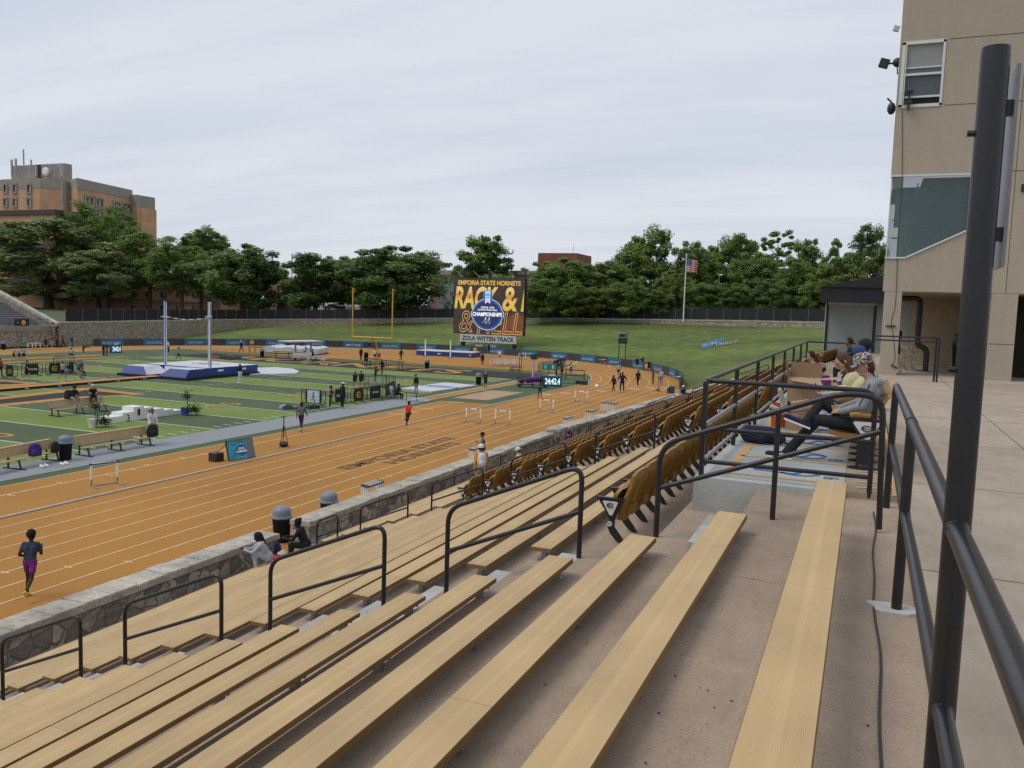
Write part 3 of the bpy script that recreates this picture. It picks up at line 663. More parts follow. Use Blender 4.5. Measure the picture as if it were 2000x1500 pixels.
for i, (x, y, z_, m) in enumerate(spots[:296]):
    blk = 'ahead of the second aisle' if y < 20 else ('just past the second aisle' if y < 32 else 'past the third aisle')
    dup(seat0, (x, y, z_), R(-4.8) if y > 42 else 0, 'mustard folding stadium seat in the %s, %s' % (rowname[m], blk), 'mustard folding seats of the %s' % rowname[m])
mb = MB()
ds = seat_back(); dp = seat_pan()
for (x, y, z_, m) in spots[296:]:
    for src in (ds, dp):
        mb.add([(a+x, b+y, c+z_) for a, b, c in src.v], src.f, 0)
    mb.box(x-.05, x+.1, y+.235, y+.27, z_+.05, z_+.48, 1)
tag(mb.build('far_folding_seats', [M_YEL, M_SEATB], smooth=True), 'rows of distant mustard folding seats running towards the curve', 'stadium seats', kind='stuff')
for ch in list(seat0.children): bpy.data.objects.remove(ch)
bpy.data.objects.remove(seat0)
ei = 0
for m in range(3, 14):
    for s0 in ([8.62] if m == 3 else [])+[a+.62 for a in AIS[1:3]]:
        if m == 3 and s0 > 10: continue
        t = end_panel(bench_x(m)+.13, s0-.01, FZ(m-1))
        t['label'] = 'black row end with white triangular plaque, %s, at the %s' % (rowname[m], 'first aisle' if s0 < 10 else ('second aisle' if s0 < 25 else 'third aisle'))

# front stone wall ---------------------------------------------------------------
M_STONE = stone_mat('wall_stone', 2.3, (.17, .15, .125), (.50, .455, .37), (.21, .185, .15), .045, bumpd=.06)
M_COPE = speck_mat('coping_stone', (.41, .375, .315), (.18, .16, .13), (.52, .48, .41), 7, patch=.3, pscale=1.2, bump=.6)
def wall_piece(label, y0, y1, xin, xout, ztop, bendf=False):
    t = thing('stone_wall', label, 'wall', (0, 0, 0), 0, 'pieces of the front wall')
    n_ = max(2, int((y1-y0)/.25)); vs = []; fs = []; nz_ = 5; b = MB()
    rr = random.Random(int(y0*7))
    for i in range(n_+1):
        y = y0+(y1-y0)*i/n_
        for j in range(nz_+1): vs.append((xin-.04+rr.uniform(-.02, .02)+(bend(y) if bendf else 0), y, -7.9+(ztop-.16+7.9)*j/nz_))
    m_ = nz_+1
    b.add(vs, [(i*m_+j, i*m_+j+1, (i+1)*m_+j+1, (i+1)*m_+j) for i in range(n_) for j in range(nz_)])
    for i in range(n_):
        ya, yb = y0+(y1-y0)*i/n_, y0+(y1-y0)*(i+1)/n_; xa = xout+.06+(bend(ya) if bendf else 0); xb = xout+.06+(bend(yb) if bendf else 0)
        b.add([(xa, ya, -7.95), (xb, yb, -7.95), (xb, yb, ztop-.16), (xa, ya, ztop-.16)], [(0,1,2,3)])
    for y in (y0, y1):
        q = bend(y) if bendf else 0
        b.add([(xin-.04+q, y, -7.95), (xout+.06+q, y, -7.95), (xout+.06+q, y, ztop-.16), (xin-.04+q, y, ztop-.16)], [(0,1,2,3)])
    b.build('masonry', M_STONE, t)
    b = MB(); y = y0-.03
    while y < y1:
        L_ = min(rr.uniform(.45, .95), y1+.03-y); q = bend(y) if bendf else 0; j = [rr.uniform(-.022, .022) for _ in range(10)]
        if L_ > .12:
            a0, a1 = y+.008, y+L_-.008; zt = ztop+rr.uniform(-.018, .018); xm = (xin+xout)/2
            P = [(xout+j[0]+q, a0), (xm+q, a0+j[8]*.3), (xin+j[1]+q, a0), (xin+j[2]+q, (a0+a1)/2), (xin+j[3]+q, a1), (xm+q, a1), (xout+j[4]+q, a1)]
            nn = len(P); vb = [(p[0], p[1], ztop-.175) for p in P]; vm = [(p[0], p[1], zt-.03) for p in P]
            cx_ = sum(p[0] for p in P)/nn; cy_ = sum(p[1] for p in P)/nn
            vt = [(p[0]+(cx_-p[0])*.04, p[1]+(cy_-p[1])*.04, zt+j[(k*3) % 10]*.35) for k, p in enumerate(P)]
            b.add(vb+vm+vt, [tuple(range(2*nn, 3*nn))[::-1], tuple(range(nn))]+[(k+s*nn, (k+1) % nn+s*nn, (k+1) % nn+(s+1)*nn, k+(s+1)*nn)[::-1] for k in range(nn) for s in (0, 1)])
        y += L_
    b.build('coping', M_COPE, t); return t
wall_piece('rough stone wall with pale coping beside the lowest near benches', -4, 20.2, -15.9, -16.68, -7.0)
wall_piece('rough stone wall with pale coping past the gap with the bins', 21.75, 44.4, -15.9, -16.68, -7.0)
wall_piece('taller stone wall piece with smooth coping beyond the purple cap', 44.6, 60, -15.85, -16.7, -6.8, True)
wall_piece('farthest stone wall piece ending at the banner curve', 60.1, 92, -15.9, -16.65, -6.72, True)

# hand rails ----------------------------------------------------------------------
def hand_rail(label, xa, xb, y, group, k0=None, hr=.94, rad=.026, mid=True):
    """inverted U rail going down an aisle: xa is the low end, xb the high end"""
    def fz(x):
        k = 0
        while k < NROW and x-bend(y) < RX(k+1): k += 1
        return FZ(k)
    za, zb = fz(xa), fz(xb)
    ta, tb = za+hr, za+hr+(xb-xa)*DZ/DX+.03
    t = thing('hand_rail', label, 'handrail', (xa, y, za), 0, group); o = Vector((xa, y, za))
    path = arc_path([Vector((xa, y, za))-o, Vector((xa, y, ta))-o, Vector((xb, y, tb))-o, Vector((xb, y, zb))-o], .17, 6)
    MB().tube(path, rad, 10).build('pipe_frame', M_BLACK, t, smooth=True)
    if mid: MB().tube([Vector((xa, y, ta-.47))-o, Vector((xb, y, tb-.47))-o], rad*.9, 10).build('mid_rail', M_BLACK, t, smooth=True)
    return t
P1 = [(-11.045, -9.49), (-8.68, -7.08), (-6.34, -4.78), (-4.0, -2.52)]
L1 = ['at the left edge, beside the lowest steps', 'second from the left', 'third from the left, right of the white hoodie', 'largest one, left of the first folding seats']
for (a, b), l in zip(P1, L1): hand_rail('black pipe handrail in the nearest aisle, '+l, a, b, 7.9, 'handrails of the nearest aisle')
P2 = [(-14.6, -13.88), (-13.1, -11.55), (-10.8, -9.27), (-8.45, -6.95), (-6.15, -4.65)]
L2 = ['narrow one nearest the wall gap', 'second from the wall', 'third from the wall, left of the yellow backpack', 'fourth, beside the neon shirt', 'uppermost, among the folding seats']
for (a, b), l in zip(P2, L2): hand_rail('black handrail in the second aisle, '+l, a, b, 20.3, 'handrails of the second aisle')
L3 = ['at the wall', 'second from the wall', 'third from the wall', 'fourth from the wall', 'uppermost']
for ai, an in ((2, 'third'), (3, 'fourth'), (4, 'fifth'), (5, 'sixth')):
    for (a, b), l in zip(P2, L3):
        hand_rail('thin black handrail in the %s aisle, %s' % (an, l), a+bend(AIS[ai]), b+bend(AIS[ai]), AIS[ai], 'handrails of the %s aisle' % an)
# wall-side guard rails along the front walk
for i, y in enumerate((30.5, 41, 52, 63)):
    q = bend(y+1.5); t = thing('guard_rail', 'thin black guard rail along the stone wall walk, %s from the near end' % ['first', 'second', 'third', 'fourth'][i], 'guard rail', (-15.2+q, y, FZ(19)), R(-4.8) if y > 42 else 0, 'guard rails along the wall walk')
    MB().tube(arc_path([(0, 0, 0), (0, 0, .95), (0, 3.2, .95), (0, 3.2, 0)], .15), .022, 8).build('pipe_frame', M_BLACK, t, smooth=True)
    MB().tube([(0, 0, .5), (0, 3.2, .5)], .018, 8).build('mid_rail', M_BLACK, t, smooth=True)

# wheelchair platform ------------------------------------------------------------
PX0, PX1, PY0, PY1 = -1.66, -.12, 9.25, 26.4; PZ = -1.80
t = thing('seating_platform', 'pale raised concrete platform with painted wheelchair bays', 'platform', (0, 0, 0))
mb = MB(); mb.box(PX0, PX1, PY0, PY1, -3.2, PZ); mb.build('slab', M_PLAT, t)
mb = MB(); mb.box(PX1+.003, .40, PY0+.1, PY1, -2.2, PZ-.004); mb.build('seat_strip', M_TAN, t)
M_POR = mat('bay_orange', (.52, .30, .12), .8, var=.2, vscale=4); M_PBL = mat('bay_blue', (.03, .14, .38), .8, var=.25, vscale=6)
mb = MB(); zq = PZ+.004
def strip(p, q, w_, mi=0, zz=None):
    p, q = Vector(p), Vector(q); n_ = Vector((-(q-p).y, (q-p).x)).normalized()*w_/2; zz = zz or zq
    mb.add([(*(p-n_), zz), (*(q-n_), zz), (*(q+n_), zz), (*(p+n_), zz)], [(0,1,2,3)], mi)
for i in range(13):
    y = PY0+.42+i*1.3; strip((PX0+.28, y), (PX1-.02, y), .075); 
strip((PX0+.28, PY0+.3), (PX0+.28, PY1-.5), .1)
mb.build('bay_lines', M_POR, t)
for i in range(11):
    mb = MB(); y = PY0+.95+i*1.3; cx_ = -.62
    pts = [(cx_+.22*math.cos(a), y-.04+.22*math.sin(a)) for a in [R(-150+k*20) for k in range(15)]]
    for p, q in zip(pts, pts[1:]): strip(p, q, .05, 0, zq+.002)
    strip((cx_+.25, y+.02), (cx_+.05, y+.06), .055, 0, zq+.002); strip((cx_+.05, y+.06), (cx_-.05, y-.25), .055, 0, zq+.002); strip((cx_-.05, y-.2), (cx_-.5, y-.12), .05, 0, zq+.002)
    mb.build('wheelchair_symbol', M_PBL, t)
mb = MB()
zs = PZ+.001
for i in range(50): strip((.0, PY0+.35+i*.34), (.36, PY0+.47+i*.34), .06, 0, zs)
strip((.375, PY0+.1), (.375, PY1), .05, 0, zs)
mb.build('hatch_lines', M_POR, t)
for i, s in enumerate(('16', '15', '14')):
    q = text(s, .15, .17, mat('stencil', (.04, .04, .04), .8), 'numeral', t, depth=0., off=.0); place(q, (-.26, PY0+.72+i*1.3, zq+.003), (0, -1, 0), (1, 0, 0))
# platform guard rail
t = thing('platform_railing', 'black pipe railing with flat posts round the wheelchair platform', 'railing', (0, 0, 0))
ra = .027; zt, zm = PZ+1.06, PZ+.56; zl = PZ+.16; xl = PX0+.06; ye = PY0+.12; yf = PY1-.1
MB().tube(arc_path([(xl, yf, zt), (xl, ye, zt), (.13, ye, zt), (.13, ye, PZ-.05)], .16, 6), ra, 10).build('top_rail', M_BLACK, t, smooth=True)
MB().tube([(xl, yf, zm), (xl, ye, zm)], ra*.9, 10).build('mid_rail', M_STEEL, t, smooth=True)
MB().tube([(xl, ye, zm-.03), (.13, ye, zm-.03)], ra*.9, 10).build('mid_rail', M_BLACK, t, smooth=True)
MB().tube([(xl, ye, zl), (.13, ye, zl)], ra*.9, 10).build('low_rail', M_BLACK, t, smooth=True)
MB().tube([(xl, yf, zl), (xl, ye, zl)], ra*.9, 10).build('low_rail', M_STEEL, t, smooth=True)
MB().tube([(xl, yf, zt), (.2, yf, zt)], ra, 10).build('end_rail', M_BLACK, t, smooth=True)
for i in range(8):
    y = ye+(yf-ye)*i/7; b = MB(); b.box(xl-.025, xl+.025, y-.03, y+.03, PZ-.3, zt-.01); b.build('post', M_BLACK, t)
# handrail climbing to the walkway in the nearest aisle
t = thing('hand_rail', 'black pipe handrail rising from the first folding seats to the walkway gate', 'handrail', (0, 0, 0), 0, 'handrails of the nearest aisle')
y = 7.95
MB().tube(arc_path([(-1.76, y, -2.18), (-1.76, y, -1.27), (-.15, y, -.66), (.17, y, -.68), (.21, y, -1.84)], .2, 6), .027, 10).build('pipe_frame', M_BLACK, t, smooth=True)
MB().tube([(-1.76, y, -1.70), (-.69, y, -1.30), (.19, y, -.97)], .024, 10).build('mid_rail', M_BLACK, t, smooth=True)
MB().tube([(-.69, y, -.86), (-.69, y, -1.87)], .025, 10).build('post', M_BLACK, t, smooth=True)
# walkway railing beside the camera
t = thing('walkway_railing', 'thick black pipe railing with two rails in the right foreground', 'railing', (.3, 0, -1.87))
o = Vector((.3, 0, -1.87)); rp = .033
MB().tube(arc_path([(0, -3, 1.22), (0, 9.05, 1.22), (-.01, 9.05, 0)], .10, 5), rp, 14).build('top_rail', M_BLACK, t, smooth=True)
MB().tube([(0, -3, .63), (0, 9.03, .63)], rp*.92, 14).build('mid_rail', M_BLACK, t, smooth=True)
MB().tube([(-.01, 5.83, 0), (0, 5.83, 1.21)], rp, 14).build('post', M_BLACK, t, smooth=True)
pl = MB(); pts = [(math.cos(a)*(.15+.03*math.sin(3*a)+.02*math.cos(5*a)), math.sin(a)*(.13+.03*math.cos(2*a))) for a in [k*2*math.pi/22 for k in range(22)]]
pl.prism(pts, (-.02, 5.83, -.002), (1, 0, 0), (0, 1, 0), (0, 0, .02)); pl.build('mortar_patch', M_STEP, t)
for yy, rr_ in ((2.95, .041), (5.83, .033)):
    for zz_ in (1.22, .63):
        for s in (-1, 1): MB().tube([(0, yy+s*(rr_-.006), zz_), (0, yy+s*(rr_+.001), zz_), (0, yy+s*(rr_+.006), zz_)], [.037, .0355, .0332] if zz_ > 1 else [.034, .0325, .0305], 16).build('weld', M_BLACK, t, smooth=True)
t = thing('sign_post', 'tall thick black post rising through the railing with a grey sign panel', 'post', (.3, 2.95, -1.87))
MB().tube([(.002, 0, 0), (.002, 0, 2.66), (.002, 0, 2.69)], [.041, .041, .039], 24).build('pole', M_BLACK, t, smooth=True)
b = MB(); b.box(.062, .072, .0, .30, 2.04, 2.64); b.build('sign_panel', mat('sign_back', (.20, .21, .23), .5, .2), t)
for z_ in (2.12, 2.5): MB().box(.03, .063, .02, .07, z_, z_+.04).build('bracket', M_BLACK, t)
for z_ in (2.44, 1.72): MB().tube([(-.058, 0, z_), (-.038, 0, z_)], .010, 6).build('bolt', M_BLACK, t)
# cable lying on the top tread
pts = [(.17+.012*math.sin(y*1.7)+.008*math.sin(y*4.1), y, FZ(0)+.008) for y in [x*.25 for x in range(0, 36)]]
tag(MB().tube(pts, .0075, 6).build('cable', mat('cable_black', (.03, .028, .027), .6), smooth=True), 'long black cable lying on the top tread beside the railing', 'cable')
pts = [G(1735, 975, FZ(0)+.01), G(1700, 958, FZ(0)+.012), G(1668, 957, FZ(0)+.014)]+[YD(u, v, PY0-.025) for u, v in ((1640, 962), (1600, 972), (1540, 988), (1450, 1004), (1385, 1017), (1348, 1026), (1338, 1040))]
tag(MB().tube([Vector(catm(pts, k/5)) for k in range(5*(len(pts)-1)+1)], .0075, 6).build('cable', MATS['cable_black'], smooth=True), 'black cable draped across the front face of the wheelchair platform', 'cable')
# ---------------------------------------------------------------- field equipment
def V2(p): return Vector((p.x, p.y, 0))
def yaw_of(p, q): return math.atan2((q-p).y, (q-p).x)
# goal post
t = thing('goal_post', 'yellow football goal post with gooseneck at the end line', 'goal post', (-61, 96.6, TRK)); M_GP = mat('goal_yellow', (.62, .36, .03), .45, var=.08)
MB().tube(arc_path([(0, 1.4, 0), (0, 1.4, 2.1), (0, .05, 3.2)], 1.3, 10), .115, 12).build('gooseneck', M_GP, t, smooth=True)
MB().tube([(-3.12, 0, 3.22), (3.12, 0, 3.22)], .10, 10).build('crossbar', M_GP, t, smooth=True)
for s in (-1, 1):
    u_ = MB().tube([(s*3.1, 0, 3.2), (s*3.1, 0, 9.8)], .085, 10).build('upright', M_GP, t, smooth=True)
    b = MB(); b.add([(s*3.1, -.07, 9.75), (s*3.1+.45, -.07, 9.65), (s*3.1+.42, -.05, 9.5), (s*3.1, -.07, 9.6)], [(0,1,2,3), (3,2,1,0)]); b.build('ribbon', mat('ribbon_orange', (.6, .12, .03), .7), u_)

# pole vault pit
PXa, PXb, PYa, PYb = -67.0, -58.8, 60.9, 71.0; cx = (PXa+PXb)/2
t = thing('pole_vault_mat', 'blue and white pole vault landing pit with sloped front buns', 'landing mat', (cx, PYa, TRK)); hw = (PXb-PXa)/2; Ln = PYb-PYa
b = MB(); b.box(-hw-.1, hw+.1, 2.6, Ln+.2, 0, .28); b.box(-hw-.3, -1.3, -.3, 2.6, 0, .26); b.box(1.3, hw+.3, -.3, 2.6, 0, .26); b.build('base', M_BLACKT, t)
def bun(x0, x1):
    b = MB(); i = .9 if x0 < 0 else 0; j = .9 if x0 > 0 else 0
    V = [(x0, -.1, .27), (x1, -.1, .27), (x1, 2.7, .27), (x0, 2.7, .27), (x0+(0 if x0 < 0 else .95), .45, 1.0), (x1-(.95 if x0 < 0 else 0), .45, 1.0), (x1-(1.2 if x0 < 0 else 0), 2.7, 1.0), (x0+(0 if x0 < 0 else 1.2), 2.7, 1.0)]
    b.add(V, [(0,1,5,4), (3,0,4,7), (2,3,7,6)], 0); b.add(V, [(4,5,6,7)], 1); b.add(V, [(1,2,6,5)], 0 if x0 > 0 else 1)
    if x0 > 0: b.m[-5:] = b.m[-5:]; 
    return b.build('front_bun', [M_BLUE, M_MATW], t)
bun(-hw, -.75); bun(.75, hw)
b = MB(); b.box(-hw, hw, 3.0, Ln, .28, 1.02, 0); b.add([(-hw, 3, 1.025), (hw, 3, 1.025), (hw, Ln, 1.025), (-hw, Ln, 1.025)], [(0,1,2,3)], 1)
b.add([(-1.4, 2.7, .3), (1.4, 2.7, .3), (1.6, 3.05, 1.03), (-1.6, 3.05, 1.03)], [(0,1,2,3)], 1)
bd = b.build('landing_body', [M_BLUE, M_MATW], t)
b = MB(); b.add([(hw+.002, 2.7, .3), (hw+.002, 3.6, .3), (hw+.002, 3.6, 1.0), (hw+.002, 2.7, .78)], [(0,1,2,3)]); b.build('side_wedge', M_BLUE, t)
q = text('PIT', 2.4, .7, M_BLUE, 'top_mark', t, depth=0) if 0 else None
for yy, s_ in ((4.2, .8), (7.4, .9)):
    b = MB(); b.box(hw+.003, hw+.01, yy, yy+s_, .62, .82); b.build('side_mark', M_WHITE, t)
b = MB()
for a in range(18): b.bar((1.6*math.cos(a/18*6.283), 7+.9*math.sin(a/18*6.283), 1.03), (1.6*math.cos((a+1)/18*6.283), 7+.9*math.sin((a+1)/18*6.283), 1.03), .12, .012)
b.bar((-.9, 7, 1.032), (.9, 7.1, 1.032), .35, .012); b.build('top_mark', M_BLUE, t)
# standards and bar
M_STDB = mat('standard_blue', (.06, .13, .36), .5, var=.15)
tops = []
for uv, nm, mats_ in (((322.5, 588), 'blue', M_STDB), ((409.6, 590), 'white', M_WHITE)):
    p = YD(*uv, PYa+3.4); base = Vector((p.x, p.y, TRK)); H = p.z-TRK; tops.append(p)
    t = thing('vault_standard', 'tall %s pole vault standard beside the landing pit' % nm, 'vault standard', base, 0, 'pole vault standards')
    b = MB(); b.box(-.3, .3, -.5, .5, 0, .12); b.build('foot', M_BLACK, t)
    b = MB(); b.box(-.13, .13, -.10, .10, .1, H); b.build('mast', mats_, t)
    b = MB(); b.box(.135, .14, -.06, .06, .8, H-.1); b.box(-.05, .02, -.105, -.1, .8, H); b.build('scale_strip', M_BLUE if nm == 'white' else M_WHITE, t)
    b = MB(); hz = YD(uv[0], 618.5, p.y).z-TRK; b.bar((-.35, -.2, hz), (.35, -.2, hz), .1); b.box(-.16, .16, -.16, .16, hz-.12, hz+.12); b.build('bar_carrier', M_ALU, t)
p, q = YD(318, 617, PYa+3.2), YD(408, 621, PYa+3.2); b = MB()
for k in range(12):
    a0, a1 = p.lerp(q, k/12), p.lerp(q, (k+1)/12); s0, s1 = [.25*math.sin(math.pi*f) for f in (k/12, (k+1)/12)]
    b.tube([a0-Vector((0,0,s0)), a1-Vector((0,0,s1))], .035, 6, k % 2)
tag(b.build('crossbar', [mat('bar_red', (.4, .04, .04), .5), M_WHITE]), 'sagging red and white crossbar between the pole vault standards', 'crossbar')
t = thing('vault_runway', 'raised orange pole vault runway with black edge boards', 'runway', (cx, 0, TRK))
b = MB(); b.box(-.66, .66, 20, PYa+.6, 0, .20, 0); b.add([(-.66, 20, .205), (.66, 20, .205), (.66, PYa+.6, .205), (-.66, PYa+.6, .205)], [(0,1,2,3)], 1); b.build('deck', [M_BLACKT, mat('runway_orange', (.44, .17, .05), .8, var=.1)], t)
b = MB(); [b.box(.66, .665, y, y+.35, .08, .13) for y in range(38, 62, 3)]; b.build('edge_tag', M_WHITE, t)
# covers lying flat on the field
M_COV = mat('cover_white', (.53, .54, .58), .6, var=.1, vscale=.8, bump=.5, bscale=2)
def slab(name, label, cat, pts, h, m_, mark=None):
    c = sum((Vector(p) for p in pts), Vector())/len(pts); t = thing(name, label, cat, c)
    b = MB(); b.prism([((Vector(p)-c).x, (Vector(p)-c).y) for p in pts], (0,0,0), (1,0,0), (0,1,0), (0,0,h)); b.build('cover', m_, t); return t
pts = [G(*p) for p in ((488, 720), (540, 719), (573, 722), (585, 727), (578, 731), (540, 732), (488, 733))]
t = slab('mat_cover', 'long white rounded cover lying on the turf right of the vault pit', 'cover', pts, .12, M_COV)
pts = [G(*p) for p in ((783, 760), (842, 766.5), (931, 754), (870, 748.5))]
t = slab('mat_cover', 'flat white square cover with a blue emblem near the right sideline', 'cover', pts, .10, M_COV)
b = MB()
for a in range(22):
    f = lambda k: (1.9*math.cos(k/22*6.283), .8*math.sin(k/22*6.283), .11)
    b.bar(f(a), f(a+1), .16, .012)
b.bar((-1.2, 0, .112), (1.2, .1, .112), .5, .012); b.build('emblem', mat('cover_blue', (.05, .16, .35), .6), t)
# second, covered pit with a canopy
p = G(516, 690); q = G(620, 694); a = yaw_of(p, q); Lq = (q-p).length
t = thing('covered_pit', 'grey covered landing pit under a tarpaulin in the far corner', 'landing mat', p, a)
b = MB(); b.box(0, Lq, .4, 5, 0, .3, 1); 
n_ = 10; vs = [(Lq*i/n_, [0, 0, 5.2, 5.2][j], [.15, .95+.12*math.sin(i*1.7), 1.05+.1*math.sin(i*2.3), .2][j]) for i in range(n_+1) for j in range(4)]
b.add(vs, [(i*4+j, (i+1)*4+j, (i+1)*4+j+1, i*4+j+1) for i in range(n_) for j in range(3)]+[(0,1,2,3), (n_*4+3, n_*4+2, n_*4+1, n_*4)], 0); b.build('tarpaulin', [M_TARP, M_BLUE], t)
p = G(577, 703.5); q = G(607, 702.5)
t = thing('team_shelter', 'small flat-roofed shelter on two posts over white benches', 'shelter', (p+q)/2, yaw_of(p, q))
hl = (q-p).length/2
for s in (-1, 1): MB().box(s*hl-.09, s*hl+.09, -.09, .09, 0, 2.3).build('post', M_STEEL, t)
for s in (-1, 1): MB().bar((s*hl, 0, 2.0), (s*hl-s*.6, 0, 2.5), .08).build('brace', M_STEEL, t)
b = MB(); b.box(-hl-1.6, hl+1.2, -1.2, 1.6, 2.42, 2.56); b.build('roof', M_TARP, t)
b = MB(); b.box(-hl-.4, hl, -.2, -.1, .55, 1.0); b.box(-hl-.9, hl+.6, -1, -.5, .42, .47); b.build('bench_panel', M_WHITE, t)
b = MB(); [b.box(x, x+.05, -.95, -.55, 0, .43) for x in (-hl-.6, 0, hl+.2)]; b.build('bench_leg', M_BLACK, t)
def table(label, p, q, h=.95, d=.7):
    t = thing('field_table', label, 'table', p, yaw_of(p, q), 'tables on the field'); Lq = (q-p).length
    b = MB(); b.box(0, Lq, 0, d, h-.06, h); b.build('tabletop', M_DARK, t)
    for x in (.3, Lq/2, Lq-.3):
        b = MB(); b.box(x-.03, x+.03, .05, .1, 0, h-.06); b.box(x-.03, x+.03, d-.1, d-.05, 0, h-.06); b.build('leg', M_BLACK, t)
table('long black table left of the flat-roofed shelter', G(533, 700), G(592, 702)); table('long black table standing on the black end zone', G(712, 717), G(781, 725), 1.1)
table('low black table by the covered pit', G(482, 689), G(512, 690), .9); 
b = MB(); p = G(618, 709)
t = thing('starting_block_cart', 'low silver trolley standing on the black end zone', 'cart', p, 0)
b = MB(); b.box(-1.4, 1.6, -.3, .4, .55, .6); b.build('platform', M_ALU, t)
for x in (-1.1, 1.2): 
    w_ = MB(); w_.lathe([(.26, -.04), (.30, 0), (.26, .04)], n=14); o = w_.build('wheel', M_STEEL, t); o.rotation_euler = (R(90), 0, 0); o.location = (x, -.3, .3)
# high jump
p, q = G(813, 693.5), G(922, 699); a = yaw_of(p, q); Lq = (q-p).length
t = thing('high_jump_mat', 'long blue high jump mat with white top on the orange apron', 'landing mat', p, a)
b = MB(); b.box(0, Lq, 0, 4, 0, .72, 0); b.add([(0, 0, .78), (Lq, 0, .78), (Lq, 4, .78), (0, 4, .78)], [(0,1,2,3)], 1); b.box(-.02, Lq+.02, -.02, 4, .70, .775, 1); b.build('mat_body', [M_BLUE, M_MATW], t)
b = MB(); b.box(Lq*.38, Lq*.44, -.01, 0, .3, .45); b.box(Lq*.95, Lq*.98, -.01, 0, .3, .45); b.build('side_mark', M_WHITE, t)
for u, vt, vb, nm in ((830.5, 663, 695.5, 'left'), (879.5, 665, 699, 'right')):
    p = G(u, vb); H = (YD(u, vt, p.y).z-TRK); t = thing('jump_standard', 'white high jump standard, %s one in front of the blue mat' % nm, 'jump standard', p, 0, 'high jump standards')
    MB().box(-.09, .09, -.05, .05, .06, H).build('upright', M_WHITE, t); MB().box(-.35, .35, -.25, .25, 0, .06).build('foot', M_BLACK, t)

# team benches along the sideline -------------------------------------------------
def team_bench(label, p, q):
    """p,q: ground points under the two ends of the seat edge"""
    t = thing('team_bench', label, 'bench', p, yaw_of(p, q), 'team benches by the sideline'); Lq = (q-p).length
    # bench runs along local x; its back is on +y (away from the track)
    b = MB(); b.box(0, Lq, -.14, .14, .43, .47); b.build('seat', M_PLANK2, t)
    b = MB(); b.prism([(.30, .55), (.34, .54), (.45, .93), (.41, .94)], (0, 0, 0), (0, 1, 0), (0, 0, 1), (Lq, 0, 0)); b.box(0, Lq, .40, .62, .94, .985); b.build('backrest', M_PLANK2, t)
    for x in (.25, Lq/2, Lq-.25):
        b = MB(); b.bar((x, -.45, .03), (x, .75, .03), .06); b.bar((x, .46, .03), (x, .46, .94), .06); b.bar((x, -.22, .03), (x, -.1, .43), .06); b.bar((x, -.14, .41), (x, .46, .41), .05); b.build('leg', M_BLACK, t)
    return t
tb1 = team_bench('tan team bench with two people sitting on its back', G(104, 814.5), G(210, 802.5))
tb3 = team_bench('long tan team bench right of the bin with a woman in white', G(160, 893), G(296, 869))
tb2 = team_bench('tan team bench left of the bin with a purple bag on it', G(-60, 938), G(115, 898.5))
# bins ---------------------------------------------------------------------------
def bin_(label, p, lid=M_GREY, h=1.0):
    t = thing('trash_bin', label, 'trash bin', p, rnd.uniform(0, 3), 'round trash bins')
    b = MB(); b.lathe([(.24, 0), (.25, .02), (.30, h*.72), (.325, h*.78), (.325, h*.82), (.30, h*.82)], n=20); b.build('barrel', M_BIN, t, smooth=True)
    b = MB(); b.lathe([(.31, h*.80), (.345, h*.80), (.345, h*.85), (.30, h*.875), (.29, h*1.05), (.27, h*1.09), (.17, h*1.16), (.05, h*1.18)], n=20); b.build('lid', lid, t, smooth=True)
    return t
bin_('black bin with domed grey lid showing in the wall gap', (-17.25, 22.05, TRK)); bin_('black bin with domed grey lid behind the wall, beyond the gap', (-17.2, 24.6, TRK))
bin_('black bin with grey domed lid between the two sideline benches', G(128, 898)); bin_('black bin with pale lid standing by the black end zone', G(834, 720)); bin_('black bin with grey lid beside the white square cover', G(934.5, 751))
bin_('grey-lidded bin near the covered pit', G(512, 697)); bin_('black bin beside the red chair under the goal post', G(715, 705), M_BIN); bin_('dark grey bin at the foot of the far stone wall', G(7, 683), M_GREY)
# podium -----------------------------------------------------------------------
t = thing('podium', 'white stepped award podium with numbers 1, 2 and 3', 'podium', (-42.35, 36.9, TRK))
hs = [.2, .38, .56, .84, .70, .54, .40, .27, .14]; wy = .83
for i, h_ in enumerate(hs): MB().box(-1.0, 0, i*wy+.004, (i+1)*wy-.004, 0, h_).build('step', M_WHITE, t)
for i, s in ((2, '3'), (3, '1'), (4, '2')):
    q = text(s, .22, .42, M_DARK, 'numeral', t, depth=0.001); place(q, (.006, (i+.5)*wy, hs[i]-.36), (0, 1, 0), (0, 0, 1))
def plant(label, p, pot, tall):
    t = thing('potted_plant', label, 'plant', p, 0, 'potted plants by the podium')
    b = MB(); b.lathe([(.2, 0), (.28, .5), (.3, .52), (.26, .52), (.25, .45)], n=14); b.build('pot', pot, t, smooth=True)
    b = MB(); b.tube([(.1, .1, .3), (.12, .1, tall)], .02, 6); 
    b.build('stem', mat('stem', (.06, .05, .02), .8), t)
    b = MB(); rr = random.Random(int(tall*100))
    for k in range(420):
        c = Vector((.12, .1, tall-.1))+Vector((rr.gauss(0, .16), rr.gauss(0, .16), rr.gauss(0, .15))) if k < 120 else Vector((.35, .45, .35))+Vector((rr.gauss(0, .22), rr.gauss(0, .22), abs(rr.gauss(0, .25))-.2))
        d = Vector((rr.uniform(-1, 1), rr.uniform(-1, 1), rr.uniform(-.4, 1))).normalized(); s = d.cross(Vector((0, 0, 1))).normalized()*.035
        b.add([c, c+d*.12+s, c+d*.24, c+d*.12-s], [(0,1,2,3)])
    b.build('foliage', leaf_mat('plant_leaf', (.035, .075, .018)), t)
    b = MB(); b.ball((.2, .05, tall+.1), .06, 8); b.build('flower', M_WHITE, t); return t
